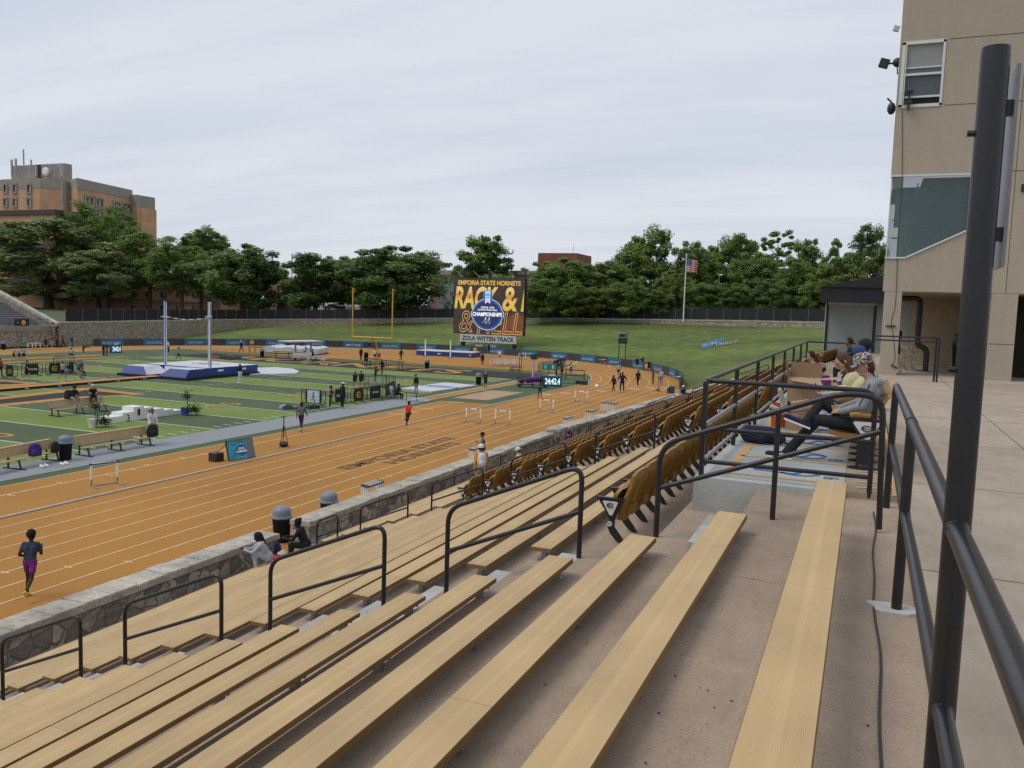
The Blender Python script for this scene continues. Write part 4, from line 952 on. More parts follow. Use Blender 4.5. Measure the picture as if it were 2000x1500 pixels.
plant('potted plant in a white pot at the left end of the podium', G(181, 835), M_WHITE, 1.35); plant('potted plant in a blue wrapped pot at the right end of the podium', G(361, 811), mat('pot_blue', (.04, .12, .38), .5), 1.35)
# LED triangle board
p, q = G(448, 902), G(499.5, 893.5); a = yaw_of(p, q); Lq = (q-p).length
t = thing('led_board', 'tilted blue display board with championship emblem by the track kerb', 'display board', p, a); s_ = R(16)
ex, ey = Vector((1, 0, 0)), Vector((0, math.sin(s_), math.cos(s_)))
H = 1.02
b = MB(); b.prism([(0, .04), (Lq, .04), (Lq, H), (0, H)], (0, 0, 0), ex, ey, Vector((0, .07, 0))); b.build('casing', M_DARK, t)
M_SCR1 = mat('screen_teal', (.012, .12, .19), .35, var=.65, vscale=1.5, emit=.75); M_SCRN = mat('screen_navy', (.012, .035, .07), .35, var=.1, emit=.8); M_SCRW = mat('screen_white', (.55, .62, .66), .4, var=0, emit=.55); M_SCRG = mat('screen_grey', (.06, .075, .095), .35, var=.1, emit=.6)
b = MB(); b.prism([(.03, .07), (Lq*.66, .07), (Lq*.66+.1, H-.03), (.03, H-.03)], (0, -.004, 0), ex, ey, Vector((0, .003, 0))); sc = b.build('screen', M_SCR1, t)
b = MB(); b.prism([(Lq*.66, .07), (Lq-.03, .07), (Lq-.03, H-.03), (Lq*.66+.1, H-.03)], (0, -.004, 0), ex, ey, Vector((0, .003, 0))); b.build('screen_edge', M_SCRG, t)
b = MB(); b.prism([(Lq*.52+.33*math.cos(k*.3491), .46+.27*math.sin(k*.3491)) for k in range(18)], (0, -.009, 0), ex, ey, Vector((0, .003, 0))); b.prism([(Lq*.52-.07, .70), (Lq*.52+.07, .70), (Lq*.52+.07, .88), (Lq*.52-.07, .88)], (0, -.009, 0), ex, ey, Vector((0, .003, 0))); b.build('badge', M_SCRN, t)
for s, w_, h_, yy in (('CHAMPIONSHIPS', .62, .085, .42), ('2026 DII', .3, .05, .60), ('OUTDOOR TRACK & FIELD', .45, .045, .53), ('NCAA', .11, .05, .80)):
    q = text(s, w_, h_, M_SCRW, 'lettering', t, depth=0.001); place(q, Vector((Lq*.52, -.014, 0))+ey*yy, ex, ey)
b = MB(); b.box(-.55, -.05, .35, .85, 0, .42); b.bar((0, .1, .9), (-.3, .6, .4), .03); b.build('power_box', M_DARK, t)
# tripod
p = G(554, 873); t = thing('camera_tripod', 'thin black tripod with a weight bag hanging low beside the track kerb', 'tripod', p, .3)
for k in range(3):
    a = k*2.094; MB().bar((.03*math.cos(a), .03*math.sin(a), 1.15), (.26*math.cos(a), .26*math.sin(a), 0), .025).build('leg', M_BLACK, t)
MB().tube([(0, 0, .5), (0, 0, 1.62)], .03, 8).build('column', M_BLACK, t); b = MB(); b.box(-.10, .10, -.12, .12, 1.62, 1.72); b.build('camera', M_GREY, t)
b = MB(); b.ball((0, 0, .16), .22, 10, sc=(1.2, 1, .7)); b.build('weight_bag', M_DARK, t, smooth=True)
# hurdles ------------------------------------------------------------------------
M_HW = mat('hurdle_white', (.78, .77, .74), .5, var=.05); M_HB = mat('hurdle_blue', (.03, .06, .22), .45, var=.1)
def make_hurdle(blue):
    t = thing('hurdle', 'x', 'hurdle', (0, 0, 0))
    b = MB(); b.box(-.6, .6, -.014, .014, .85, .95, 0)
    if blue: b.box(-.58, .58, -.016, -.012, .875, .935, 1); b.box(-.6, -.5, -.018, .018, .86, .95, 2); b.box(.5, .6, -.018, .018, .86, .95, 2)
    else: b.box(-.42, -.26, -.015, .015, .872, .94, 2); b.box(.26, .42, -.015, .015, .872, .94, 2)
    b.build('top_bar', [M_HW, M_HB, M_DARK], t)
    for s in (-1, 1): MB().box(s*.53-.042, s*.53+.042, -.025, .025, .28, .88).build('post', M_HW, t)
    b = MB(); b.box(-.56, -.50, -.02, .02, .0, .30); b.box(.50, .56, -.02, .02, .0, .30); b.box(-.56, .56, -.025, .025, .0, .05); b.box(-.56, -.50, -.68, 0, 0, .045); b.box(.50, .56, -.68, 0, 0, .045); b.build('base', M_STEEL, t)
    return cache(t)
hp = [make_hurdle(True), make_hurdle(False)]
def hurdle(kind, p, rz, label, group): return dup(hp[kind], p, rz, label, group)
p, q = G(182, 950), G(226, 944); hurdle(0, (p+q)/2, yaw_of(p, q), 'single white hurdle with blue bar standing inside the track kerb', 'single hurdles')
for (u, v), l in (((924.5, 824.5), 'nearest the kerb'), ((981.5, 828), 'second from the left'), ((1067.5, 804), 'third from the left'), ((1135, 784.5), 'farthest of the four, by the maroon runner')):
    hurdle(1, G(u, v), 0, 'white hurdle standing across a lane, '+l, 'single hurdles')
def stack(uv, n_, dy, dxs, rz, where, x=-17.45):
    p = XD(*uv, x); p.z = TRK
    for i in range(n_): hurdle(0, (p.x+dxs*i, p.y+dy*i, TRK+.0), rz, 'white hurdle with dark blue bar in the stack '+where, 'hurdles stacked '+where)
stack((722, 952), 4, -.05, .12, R(90), 'behind the wall past the second bin'); stack((926, 890), 3, -.04, .12, R(90), 'behind the man with the white backpack', -17.5)
stack((1105, 832), 3, -.05, .14, R(90), 'behind the purple cap', -17.5); stack((1148, 811), 4, -.05, .16, R(90), 'behind the taller wall piece', -17.5); stack((1178, 790), 7, -.1, .2, R(90), 'of seven nearest the far wall', -18.2)
for i in range(10):
    u = 964+5.2*i; p = G(u, 716-(i % 3)*1.2); hurdle(1, p, R(60), 'white hurdle parked in the row on the orange apron', 'row of parked hurdles on the apron')
hurdle(1, G(1020, 702), 0, 'lone white hurdle close to the banner under the scoreboard', 'single hurdles')
for k in (0, 1): hurdle(1, G(62+k*2+7*k, 683), R(80), 'white hurdle at the foot of the far stone wall, %s one' % ['left', 'right'][k], 'single hurdles')
for h_ in hp:
    for ch in list(h_.children): bpy.data.objects.remove(ch)
    bpy.data.objects.remove(h_)
# crowd barriers ---------------------------------------------------------------
def barrier(label, a, b_, panel=None, h=1.15):
    p, q = G(*a), G(*b_); Lq = (q-p).length; t = thing('crowd_barrier', label, 'barrier', p, yaw_of(p, q), 'black crowd barriers')
    b = MB(); b.tube(arc_path([(.05, 0, .12), (.05, 0, h), (Lq-.05, 0, h), (Lq-.05, 0, .12), (.06, 0, .12)], .12), .03, 6); b.bar((.55, 0, .12), (.55, 0, h), .03); b.bar((Lq-.55, 0, .12), (Lq-.55, 0, h), .03); b.build('frame', M_BLACK, t)
    for s in (0, 1):
        x0 = .3 if s == 0 else Lq-.3; sg = 1 if s == 0 else -1
        c = MB(); c.tube([(x0-sg*.15+sg*.26*math.sin(f*math.pi), 0, .2+f*(h-.3)) for f in [k/8 for k in range(9)]], .022, 6); c.build('arc_tube', M_BLACK, t)
    for x in (.35, Lq-.35):
        c = MB(); c.box(x-.04, x+.04, -.4, .4, 0, .05); c.build('foot', M_BLACK, t)
    x0, x1 = (.42, Lq-.42) if panel != 'bars' else (0, 0)
    if panel == 'bars':
        c = MB(); [c.bar((x, 0, .12), (x, 0, h), .02) for x in [.65+.12*k for k in range(int((Lq-1.3)/.12)+1)]]; c.build('bars', M_STEEL, t)
    elif panel:
        c = MB(); c.box(x0, x1, -.012, .012, .14, h-.04); pn = c.build('banner', mat('banner_black', (.018, .014, .015), .7, var=.2), t)
        if panel == 'picture':
            c = MB(); c.box(x0+.18, x1-.18, -.02, -.013, .16, h-.06); c.build('poster', mat('poster_pale', (.50, .58, .60), .7, var=.08), pn)
            c = MB(); m_ = (x0+x1)/2                                # an athlete's silhouette printed on the poster
            for pq in (((m_, .78), (m_+.02, .5)), ((m_, .72), (m_-.13, .55)), ((m_, .72), (m_+.14, .62)), ((m_+.02, .5), (m_-.14, .36)), ((m_-.14, .36), (m_-.26, .38)), ((m_+.02, .5), (m_+.14, .36)), ((m_+.14, .36), (m_+.1, .2))): c.bar((pq[0][0], -.024, pq[0][1]), (pq[1][0], -.024, pq[1][1]), .07, .006)
            c.ball((m_, -.024, .88), .075, 8, sc=(1, .1, 1)); c.build('figure', M_DARK, pn)
        elif panel == 'E':
            e = bpy.data.objects.new('emblem', emblem_me(.62, .5, M_GOLD)); COL.objects.link(e); e.parent = pn; place(e, ((x0+x1)/2, -.016, .62), (1, 0, 0), (0, 0, 1))
        elif panel == 'plain': pass
        elif panel == 'gold':
            c = MB(); c.box(x0+.1, x1-.1, -.02, -.013, .35, .8); c.build('gold_panel', mat('banner_gold', (.30, .19, .03), .7), pn)
        else:
            e = text(panel, min(.95, x1-x0-.15), .16, M_WHITE, 'lettering', pn, depth=.002, shear=.15); place(e, ((x0+x1)/2, -.016, .62), (1, 0, 0), (0, 0, 1))
    return t
barrier('black crowd barrier with a pale athlete poster', (588, 788), (636.5, 792.5), 'picture'); barrier('black crowd barrier behind the man in the white hat', (648, 790), (680, 785.5), 'TRACK & FIELD')
barrier('black crowd barrier with gold letter emblem in the middle of the field', (684, 788), (716, 784), 'E'); barrier('black crowd barrier with white track and field lettering, right of the gold emblem', (717, 783), (748, 778), 'TRACK & FIELD')
barrier('open barred crowd barrier behind the lettered ones', (711, 760), (754, 756), 'bars'); barrier('black crowd barrier behind the two seated officials', (752, 778), (772, 768), 'plain'); barrier('black crowd barrier running back from the barred one', (754, 757), (772, 760), 'bars')
barrier('black crowd barrier with gold panel at the left edge', (2, 738.5), (36, 737.5), 'gold'); barrier('black crowd barrier with white lettering behind the man in black', (41, 735), (84, 733), 'TRACK & FIELD'); barrier('black crowd barrier with gold emblem behind the vaulter', (88, 733), (126, 731), 'E')
barrier('black crowd barrier behind the seated people on the left', (127, 731), (150, 729), 'plain'); barrier('black crowd barrier at the back of the left group', (104, 719), (146, 717), 'bars', 1.2)
barrier('dark crowd barrier beyond the race clock, left one', (1051, 727), (1077, 722), 'bars'); barrier('dark crowd barrier beyond the race clock, with black banner', (1079, 723), (1104, 713), 'TRACK & FIELD')
# race clocks
def clock(label, a, b_, h):
    p, q = G(*a), G(*b_); Lq = (q-p).length; t = thing('race_clock', label, 'clock', p, yaw_of(p, q), 'race clocks showing 24:42.4')
    b = MB(); b.prism([(0, 0), (.35, 0), (.1, h), (.0, h)], (0, 0, 0), (0, 1, 0), (0, 0, 1), (Lq, 0, 0)); b.box(-.04, 0, -.05, .4, 0, h+.05); b.box(Lq, Lq+.04, -.05, .4, 0, h+.05); b.build('case', M_DARK, t)
    b = MB(); b.box(.02, Lq-.02, -.012, -.004, .04, h-.03); b.build('display', M_SCRN, t)
    q = text('24:42.4', Lq*.72, h*.6, mat('digit_glow', (.65, .85, .9), .4, var=0, emit=.8), 'digits', t, depth=.001, off=.03); place(q, (Lq*.58, -.02, h*.5), (1, 0, 0), (0, 0, 1))
    b = MB(); b.box(Lq*.38, Lq*.7, 0, .05, h+.02, h+.18); b.build('top_plate', M_WHITE, t)
clock('race clock showing 24:42.4 inside the near curve', (1055, 754), (1096, 755.5), 1.05); clock('small far race clock showing 24:42.4 by the left officials', (215, 689.5), (237, 689.5), 1.1)
# speaker tower, pole, little things
p = G(1214.5, 703); p = Vector((p.x, p.y, 0)).normalized()*1.0; p = YD(1214.5, 704, 121.5)
t = thing('speaker_tower', 'black loudspeaker on two tall legs behind the curve banner', 'speaker', (p.x, 121.5, TRK+.1)); k = 121.5/F_PX*1.06
for s in (-.5, .5): MB().tube([(s, 0, 0), (s, 0, 3.4)], .07, 8).build('leg', M_BLACK, t)
b = MB(); b.box(-.6, .6, -.3, .4, 2.9, 4.5); b.build('cabinet', M_DARK, t); b = MB(); b.prism([(-.62, 3.75), (.62, 3.75), (.62, 4.52), (-.62, 4.52)], (0, -.36, 0), (1, 0, 0), (0, 0, 1), (0, .05, 0)); b.build('pale_frame', M_STEEL, t); b = MB(); b.box(-.48, .48, -.38, -.35, 3.87, 4.38); b.build('grille', M_DARK, t)
p = G(1040, 756); t = thing('wind_gauge_pole', 'pale upright pole with small instruments beside the race clock', 'pole', p)
H = YD(1041, 692, p.y).z-TRK; MB().box(-.09, .09, -.09, .09, 0, H).build('mast', M_ALU, t); b = MB(); b.box(-.25, .3, -.15, .15, H-.5, H); b.bar((0, 0, H-.1), (1.0, 0, H+.1), .12); b.bar((.2, 0, H-.5), (.9, 0, H-.1), .08); b.build('instruments', M_DARK, t)
p = G(1028, 756); t = thing('equipment_cart', 'low black cart heaped with purple and red gear next to the race clock', 'cart', p, yaw_of(p, G(1050, 757)))
b = MB(); b.box(-.9, 1.7, -.5, .5, .25, .32); [b.bar((x, y, .3), (x, y, .95), .04) for x in (-.9, 1.7) for y in (-.5, .5)]; [b.bar((-.9, y, .95), (1.7, y, .95), .04) for y in (-.5, .5)]; b.box(-.8, -.6, -.52, .52, 0, .25); b.box(1.4, 1.6, -.52, .52, 0, .25); b.build('frame', M_BLACK, t)
for i, (x, c, s) in enumerate(((-.5, (.05, .03, .07), .34), (.2, (.10, .03, .16), .42), (.9, (.13, .03, .22), .45), (.5, (.35, .06, .03), .25), (1.3, (.03, .03, .05), .35))):
    b = MB(); b.ball((x, rnd.uniform(-.15, .15), .6+.12*i % .3), s, 8, sc=(1, .9, .75)); b.build('bag', cm(c), t, smooth=True)
p = G(1071.5, 740); t = thing('result_display', 'pair of teal square scoreboards above the race clock', 'display', p)
b = MB(); b.box(-.8, .02, -.06, .06, 1.0, 1.75); b.box(.06, .9, -.06, .06, 1.0, 1.75); b.build('panel', mat('teal_board', (.02, .20, .20), .5, var=.2), t); b = MB(); b.bar((0, 0, 0), (0, 0, 1), .06); b.build('stand', M_BLACK, t)
for s_, x in (('2', -.4), ('8', .48)): q = text(s_, .22, .4, M_WHITE, 'numeral', t, depth=.001); place(q, (x, -.07, 1.38), (1, 0, 0), (0, 0, 1))
p = G(1010, 726); t = thing('judge_stand', 'small black step stand by the parked hurdles', 'stand', p)
b = MB(); b.box(-.8, .4, -.3, .3, .5, .56); b.box(-.8, .4, -.6, 0, .25, .3); [b.bar((x, y, 0), (x, y, .5 if x < .3 else 3.2), .06) for x in (-.8, .4) for y in (-.3, .3)]; b.build('frame', M_BLACK, t)
p = G(1136, 751); t = thing('cable_box', 'small black box on a long cable inside the curve', 'box', p); b = MB(); b.box(-.6, .6, -.3, .3, .1, .4); b.box(-.5, .5, -.35, .35, 0, .1); b.build('case', M_DARK, t)
b = MB(); b.tube([(-4.5, .3, .02), (-2.2, .1, .02), (-.6, 0, .1)], .04, 5); b.build('cable', M_DARK, t)
p = G(1288, 716); t = thing('field_tripod', 'black camera tripod standing on the grass bank above the banner', 'tripod', Vector((p.x*1.09, p.y*1.09, TRK+1.0)))
for k in range(3): a = k*2.094+.4; MB().bar((0, 0, 1.3), (.5*math.cos(a), .5*math.sin(a), -.1), .05).build('leg', M_BLACK, t)
b = MB(); b.box(-.15, .15, -.3, .2, 1.25, 1.6); b.build('camera', M_DARK, t)
p = G(1120, 742); t = thing('hurdle_cart', 'black wheeled cart with a raised white arm beside the olive shirt', 'cart', p, .2)
b = MB(); [b.bar((-.9, y, z_), (1.2, y, z_), .05) for y in (-.4, .4) for z_ in (.5, 1.1)]; [b.bar((x, y, 0), (x, y, 1.1), .05) for x in (-.9, 1.2) for y in (-.4, .4)]; b.build('frame', M_BLACK, t); b = MB(); b.bar((-.7, 0, 1.3), (.4, 0, 2.1), .2, .12); b.build('arm', M_WHITE, t)
p = G(738, 704); t = thing('folding_chair', 'red folding chair beside the black bin', 'chair', p, R(20))
b = MB(); b.box(-.3, .3, -.25, .25, .42, .47); b.box(-.3, .3, .22, .27, .47, 1.0); b.build('seat', mat('chair_red', (.35, .02, .02), .6), t); b = MB(); [b.bar((x, y, 0), (x, y, .45), .03) for x in (-.28, .28) for y in (-.23, .23)]; b.build('leg', M_BLACK, t)
p = G(765, 784); t = thing('officials_table', 'small folding table by the seated officials', 'table', p+Vector((1.2, 1, 0))); b = MB(); b.box(-.5, .6, -.3, .3, .68, .72); b.build('tabletop', M_DARK, t); b = MB(); [b.bar((x, 0, 0), (x, 0, .7), .04) for x in (-.4, .5)]; b.build('leg', M_BLACK, t)
# clothes and bags
def heap(name, label, cat, p, cols, s=.3, n_=5, seed=1):
    rr = random.Random(seed); t = thing(name, label, cat, p); 
    for i in range(n_):
        b = MB(); k = 9
        vs = [(0, 0, s*rr.uniform(.5, .8))]; b2 = [(math.cos(a)*s*rr.uniform(.5, 1.1), math.sin(a)*s*rr.uniform(.5, 1.1), s*rr.uniform(.1, .4)) for a in [6.283*j/k for j in range(k)]]; b3 = [(x*1.15, y*1.15, 0) for x, y, z in b2]
        b.add(vs+b2+b3, [(0, 1+j, 1+(j+1) % k) for j in range(k)]+[(1+j, 1+k+j, 1+k+(j+1) % k, 1+(j+1) % k) for j in range(k)])
        o = b.build('garment', cm(cols[i % len(cols)]), t, smooth=True); o.location = (rr.uniform(-1, 1)*s*n_*.35, rr.uniform(-1, 1)*s*n_*.28, 0)
    return t
heap('clothes_pile', 'heap of pale and dark clothes on the turf behind the grey shirted runner', 'clothes', G(568, 797), [(.35, .5, .5), (.05, .06, .07), (.3, .3, .33), (.04, .04, .05)], .4, 6, 3)
heap('clothes_pile', 'dark jacket lying in front of the athlete poster', 'clothes', G(613, 797), [(.02, .025, .03)], .5, 2, 4)
heap('gear_pile', 'dark teal pile of bags on the black strip by the vault pit', 'bags', G(441, 700), [(.015, .05, .05), (.03, .03, .04), (.25, .05, .05), (.02, .03, .03)], .7, 9, 5)
def shoes(label, p):
    t = thing('shoe_pair', label, 'shoes', p)
    for k in (0, 1):
        b = MB(); b.ball((.0, k*.22, .05), .09, 8, sc=(1.9, .8, .75)); b.ball((-.07, k*.22, .08), .07, 8); b.build('shoe', M_WHITE, t, smooth=True)
shoes('white shoes on the grey strip left of the bin', G(82, 913)); shoes('white and black shoes on the grey strip nearer the bin', G(121, 908.5))
b_ = tb2.location
def bag(label, p, col, s, rz=0., strap=True, name='backpack'):
    t = thing(name, label, 'bag', p, rz); b = MB()
    prof = [(.02, 0), (.85, .0), (1.0, .12), (1.0, .55), (.85, .85), (.5, 1.02), (.05, 1.05)]
    b.lathe([(r*s*.5, z_*s) for r, z_ in prof], n=16, sx=1, sy=.62); b.build('body', cm(col), t, smooth=True)
    b = MB(); b.lathe([(r*s*.30, z_*s*.55) for r, z_ in prof], (0, -.27*s, .04*s), n=12, sx=1, sy=.5); b.build('pocket', cm([c*1.3 for c in col]), t, smooth=True)
    for k in (-1, 1): MB().tube(arc_path([(k*.2*s, .27*s, .92*s), (k*.24*s, .48*s, .5*s), (k*.26*s, .26*s, .1*s)], .2*s), .03*s, 6).build('strap', cm([c*.8 for c in col]), t, smooth=True)
    return t
bag('purple bag lying on the sideline bench left of the bin', G(69, 910)+Vector((0, 0, .47)), (.04, .03, .13), .55, 1)
bag('black duffel bag on the sideline bench next to the bin', G(108, 903)+Vector((0, 0, .47)), (.02, .022, .02), .5, 2)
bag('black backpack on the seat beside the woman in white', G(298, 869.5)+Vector((0, 0, .47)), (.02, .021, .025), .62, 1.2)
bag('dark backpack between the two people on the team bench', G(143, 809)+Vector((-.4, 0, .95)), (.015, .016, .02), .6, .3)

# curve banner fence ---------------------------------------------------------------
t = thing('banner_fence', 'long dark banner with blue logo panels wrapped along the outside of the curve', 'banner', (CX, CYC, TRK))
A0, A1 = R(4), R(168); HB = 1.12
n_ = 120; A = [A0+(A1-A0)*k/n_ for k in range(n_+1)]; b = MB()
for r_ in (RB, RB+.03): b.add([(r_*math.cos(a), r_*math.sin(a), z_) for a in A for z_ in (.04, HB)], [(2*i, 2*i+1, 2*i+3, 2*i+2) for i in range(n_)])
b.add([(r_*math.cos(a), r_*math.sin(a), HB) for a in A for r_ in (RB, RB+.03)], [(2*i, 2*i+1, 2*i+3, 2*i+2) for i in range(n_)])
b.build('fabric', mat('banner_grey', (.045, .047, .052), .7, var=.3, vscale=.8), t)
b = MB()
for a in A[::3]: b.tube([((RB+.06)*math.cos(a), (RB+.06)*math.sin(a), 0), ((RB+.06)*math.cos(a), (RB+.06)*math.sin(a), HB+.03)], .03, 5)
o = b.build('fence_posts', M_STEEL, t); o['kind'] = 'stuff'
M_BN = mat('banner_blue', (.012, .14, .30), .6, var=.2, vscale=1.5); M_BT = mat('banner_print', (.50, .47, .36), .7, var=.05); M_BW = mat('banner_white', (.62, .64, .66), .7, var=.03)
tm = [text('NCAA.COM/D2', 2.5, .36, M_BT, data_only=True, shear=.15, depth=.001), text('MAKE IT YOURS', 2.5, .34, M_BW, data_only=True, shear=.3, depth=.001), text('#NCAAD2', 2.3, .36, M_BT, data_only=True, shear=.15, depth=.001), text('CHAMPIONSHIPS', 2.5, .26, M_BT, data_only=True, depth=.001)]
npan = 20
pm = None
for k in range(npan):
    a = A0+(A1-A0)*(k+.55)/npan; c = Vector((math.cos(a), math.sin(a), 0)); ex = Vector((math.sin(a), -math.cos(a), 0))
    if pm is None:
        b = MB(); seg = 6; b.add([(-1.75+3.5*i/seg, z_, RB-math.sqrt(RB*RB-(-1.75+3.5*i/seg)**2)) for i in range(seg+1) for z_ in (.06, .62, 1.06)], [(3*i+j, 3*i+3+j, 3*i+4+j, 3*i+1+j) for i in range(seg) for j in (0, 1)])
        o = b.build('logo_panel', M_BN, t); pm = o.data
    else: o = bpy.data.objects.new('logo_panel', pm); COL.objects.link(o); o.parent = t
    place(o, c*(RB-.025), ex, (0, 0, 1))
    q = bpy.data.objects.new('lettering', tm[[0, 1, 2, 0, 3, 2][k % 6]]); COL.objects.link(q); q.parent = o; q.location = (0, .48, .045)
    if k % 6 == 4:
        b = MB(); b.prism([(2.5+.38*math.cos(j*.524), .58+.38*math.sin(j*.524)) for j in range(12)], (0, 0, .06), (1, 0, 0), (0, 1, 0), (0, 0, .01)); b.build('round_mark', mat('mark_gold', (.55, .33, .08), .6), o)

# big video scoreboard --------------------------------------------------------------
p0, p1 = YD(885.5, 650, 131), YD(1021.5, 657.5, 131); pt = YD(889, 543, 131)
SW, SH = (p1-p0).x, pt.z-p0.z
t = thing('video_scoreboard', 'large video scoreboard on black posts with gold lettering and a white name board', 'scoreboard', (p0.x, 131, TRK)); zb = p0.z-TRK
b = MB(); b.box(-.05, SW+.05, .03, .9, zb-.05, zb+SH+.05); b.build('cabinet', M_BLACK, t)
M_S0 = mat('screen_brown', (.030, .022, .019), .4, var=.2, vscale=.8, emit=.75)
b = MB(); b.box(0, SW, -.0, .03, zb, zb+SH); scr = b.build('screen', M_S0, t)
def grad(name, stops, z0, z1, emit=1.0):
    m, nt, bs = _p(name); N_, L_ = nt.nodes, nt.links; tc_ = N_.new('ShaderNodeTexCoord'); s_ = N_.new('ShaderNodeSeparateXYZ'); L_.new(tc_.outputs['Object'], s_.inputs[0])
    mr = N_.new('ShaderNodeMapRange'); mr.inputs['From Min'].default_value = z0; mr.inputs['From Max'].default_value = z1; L_.new(s_.outputs[1], mr.inputs['Value'])
    r_ = N_.new('ShaderNodeValToRGB'); e_ = r_.color_ramp.elements; e_[0].position = stops[0][0]; e_[0].color = (*stops[0][1], 1); e_[1].position = stops[-1][0]; e_[1].color = (*stops[-1][1], 1)
    for ps, c_ in stops[1:-1]: e_.new(ps).color = (*c_, 1)
    L_.new(mr.outputs[0], r_.inputs[0]); bs.inputs['Base Color'].default_value = (.02, .02, .02, 1); L_.new(r_.outputs[0], bs.inputs['Emission Color']); bs.inputs['Emission Strength'].default_value = emit; return m
H1 = SH*.43
M_SG = grad('screen_gold', [(0, (.62, .42, .03)), (.35, (.72, .50, .10)), (.6, (.62, .24, .04)), (.75, (.72, .46, .12)), (1, (.80, .62, .22))], -H1/2, H1/2, .95)
M_SG2 = mat('screen_gold_flat', (.52, .33, .05), .4, var=0, emit=.7); M_SO = mat('screen_outline', (.62, .34, .12), .4, var=0, emit=.6)
def st(s, x0, x1, t0, t1, m_, d=.02, **k):
    q = text(s, (x1-x0)*SW, (t1-t0)*SH, m_, 'screen_lettering', scr, **k); place(q, ((x0+x1)/2*SW, -d, zb+SH*(1-(t0+t1)/2)), (1, 0, 0), (0, 0, 1)); return q
st('EMPORIA STATE HORNETS', .055, .945, .035, .12, M_SG2, off=.035)
st('RACK', .005, .63, .145, .555, M_SG, off=.034, shear=.18); st('&', .70, .905, .145, .575, M_SG, off=.022, shear=.1)
b = MB(); b.prism([(.955*SW, zb+SH*.43), (.995*SW, zb+SH*.43), (.995*SW, zb+SH*.82)], (0, -.015, 0), (1, 0, 0), (0, 0, 1), (0, .01, 0)); b.build('screen_lettering', M_SG2, scr)
st('&', .085, .285, .585, .98, M_SO, outline=.012, shear=.1); st('FIELL', .345, .985, .60, .99, M_SO, outline=.012, shear=.18)
b = MB(); b.prism([(.62*SW, zb), (SW, zb), (SW, zb+SH*.36), (.84*SW, zb+SH*.38)], (0, -.008, 0), (1, 0, 0), (0, 0, 1), (0, .004, 0)); b.build('screen_glow_panel', mat('screen_rust', (.12, .042, .016), .4, var=.3, vscale=.6, emit=.75), scr)
bc = Vector((.49*SW, 0, zb+SH*.36)); br = .222*SW
def badge(scale, d, m_):
    pts = []
    for k in range(48):
        a = 6.283*k/48; r_ = br*scale; x, y = r_*math.cos(a), r_*.93*math.sin(a)
        if abs(math.sin(a)) < .16: x *= 1.06
        pts.append((x, y))
    b = MB(); b.prism(pts, bc+Vector((0, -d, 0)), (1, 0, 0), (0, 0, 1), (0, .006, 0)); g = 1-scale
    w_ = br*(.27-.35*g); b.prism([(-w_, br*.5), (w_, br*.5), (w_, br*(1.42-.6*g)), (-w_, br*(1.42-.6*g))], bc+Vector((0, -d-.002, 0)), (1, 0, 0), (0, 0, 1), (0, .006, 0)); return b.build('badge', m_, scr)
badge(1.0, .05, mat('screen_silver', (.42, .5, .66), .4, var=0, emit=.7)); badge(.955, .06, mat('screen_navy2', (.012, .02, .075), .4, var=0, emit=.9)); badge(.90, .07, mat('screen_royal', (.02, .09, .42), .4, var=0, emit=.8)); badge(.85, .08, MATS['screen_navy2'])
def bt(s, w_, h_, dx_, dz_, m_, d=.11, **k):
    q = text(s, w_, h_, m_, 'badge_lettering', scr, depth=.002, **k); place(q, bc+Vector((dx_, -d, dz_)), (1, 0, 0), (0, 0, 1))
b = MB(); b.prism([(-br*1.0, -.42), (br*1.0, -.36), (br*1.0, .38), (-br*1.0, .42)], bc+Vector((0, -.09, 0)), (1, 0, 0), (0, 0, 1), (0, .006, 0)); b.build('badge_band', MATS['screen_navy2'], scr)
bt('CHAMPIONSHIPS', br*1.9, .68, 0, 0, mat('screen_white2', (.75, .78, .86), .4, var=0, emit=.75), off=.035, shear=.1); bt('2026 DII', br*.85, .30, 0, .92+.25, MATS['screen_white2']); bt('OUTDOOR TRACK & FIELD', br*1.25, .28, 0, .75, MATS['screen_white2'])
b = MB(); b.prism([(-.5, br*.62), (0, br*.72), (.5, br*.62), (.5, br*1.36), (-.5, br*1.36)], bc+Vector((0, -.10, 0)), (1, 0, 0), (0, 0, 1), (0, .006, 0)); b.build('badge_ribbon', MATS['screen_silver'], scr)
b = MB(); b.prism([(.45*math.cos(k*.3), br*1.08+.42*math.sin(k*.3)) for k in range(21)], bc+Vector((0, -.11, 0)), (1, 0, 0), (0, 0, 1), (0, .006, 0)); b.build('badge_disc', mat('screen_cyan', (.02, .28, .68), .4, var=0, emit=.75), scr)
bt('NCAA', .62, .2, 0, br*1.05, MATS['screen_white2'], .125)
b = MB(); b.prism([(-.95, -1.0), (-.95, -.45), (.95, -.45), (.95, -1.0), (.6, -br*.8), (-.6, -br*.8)], bc+Vector((0, -.09, 0)), (1, 0, 0), (0, 0, 1), (0, .006, 0)); b.build('badge_band', MATS['screen_navy2'], scr)
b = MB()                                                             # two running figures of the emblem
for ox in (-.32, .35):
    for pq in (((0, .35), (-.12, .0)), ((-.12, 0), (.22, -.25)), ((.22, -.25), (.1, -.6)), ((-.12, 0), (-.4, -.3)), ((-.4, -.3), (-.62, -.25)), ((0, .3), (.35, .12)), ((0, .3), (-.3, .15))): b.bar((ox+pq[0][0], 0, pq[0][1]), (ox+pq[1][0], 0, pq[1][1]), .11, .01)
    b.ball((ox+.06, 0, .5), .12, 8, sc=(1, .1, 1))
o = b.build('badge_runners', MATS['screen_white2'], scr); o.location = bc+Vector((0, -.12, -1.15))
for x in (.13, .87):
    b = MB(); b.box(SW*x-.28, SW*x+.28, .2, .8, -.4, zb); b.build('post', M_BLACK, t)
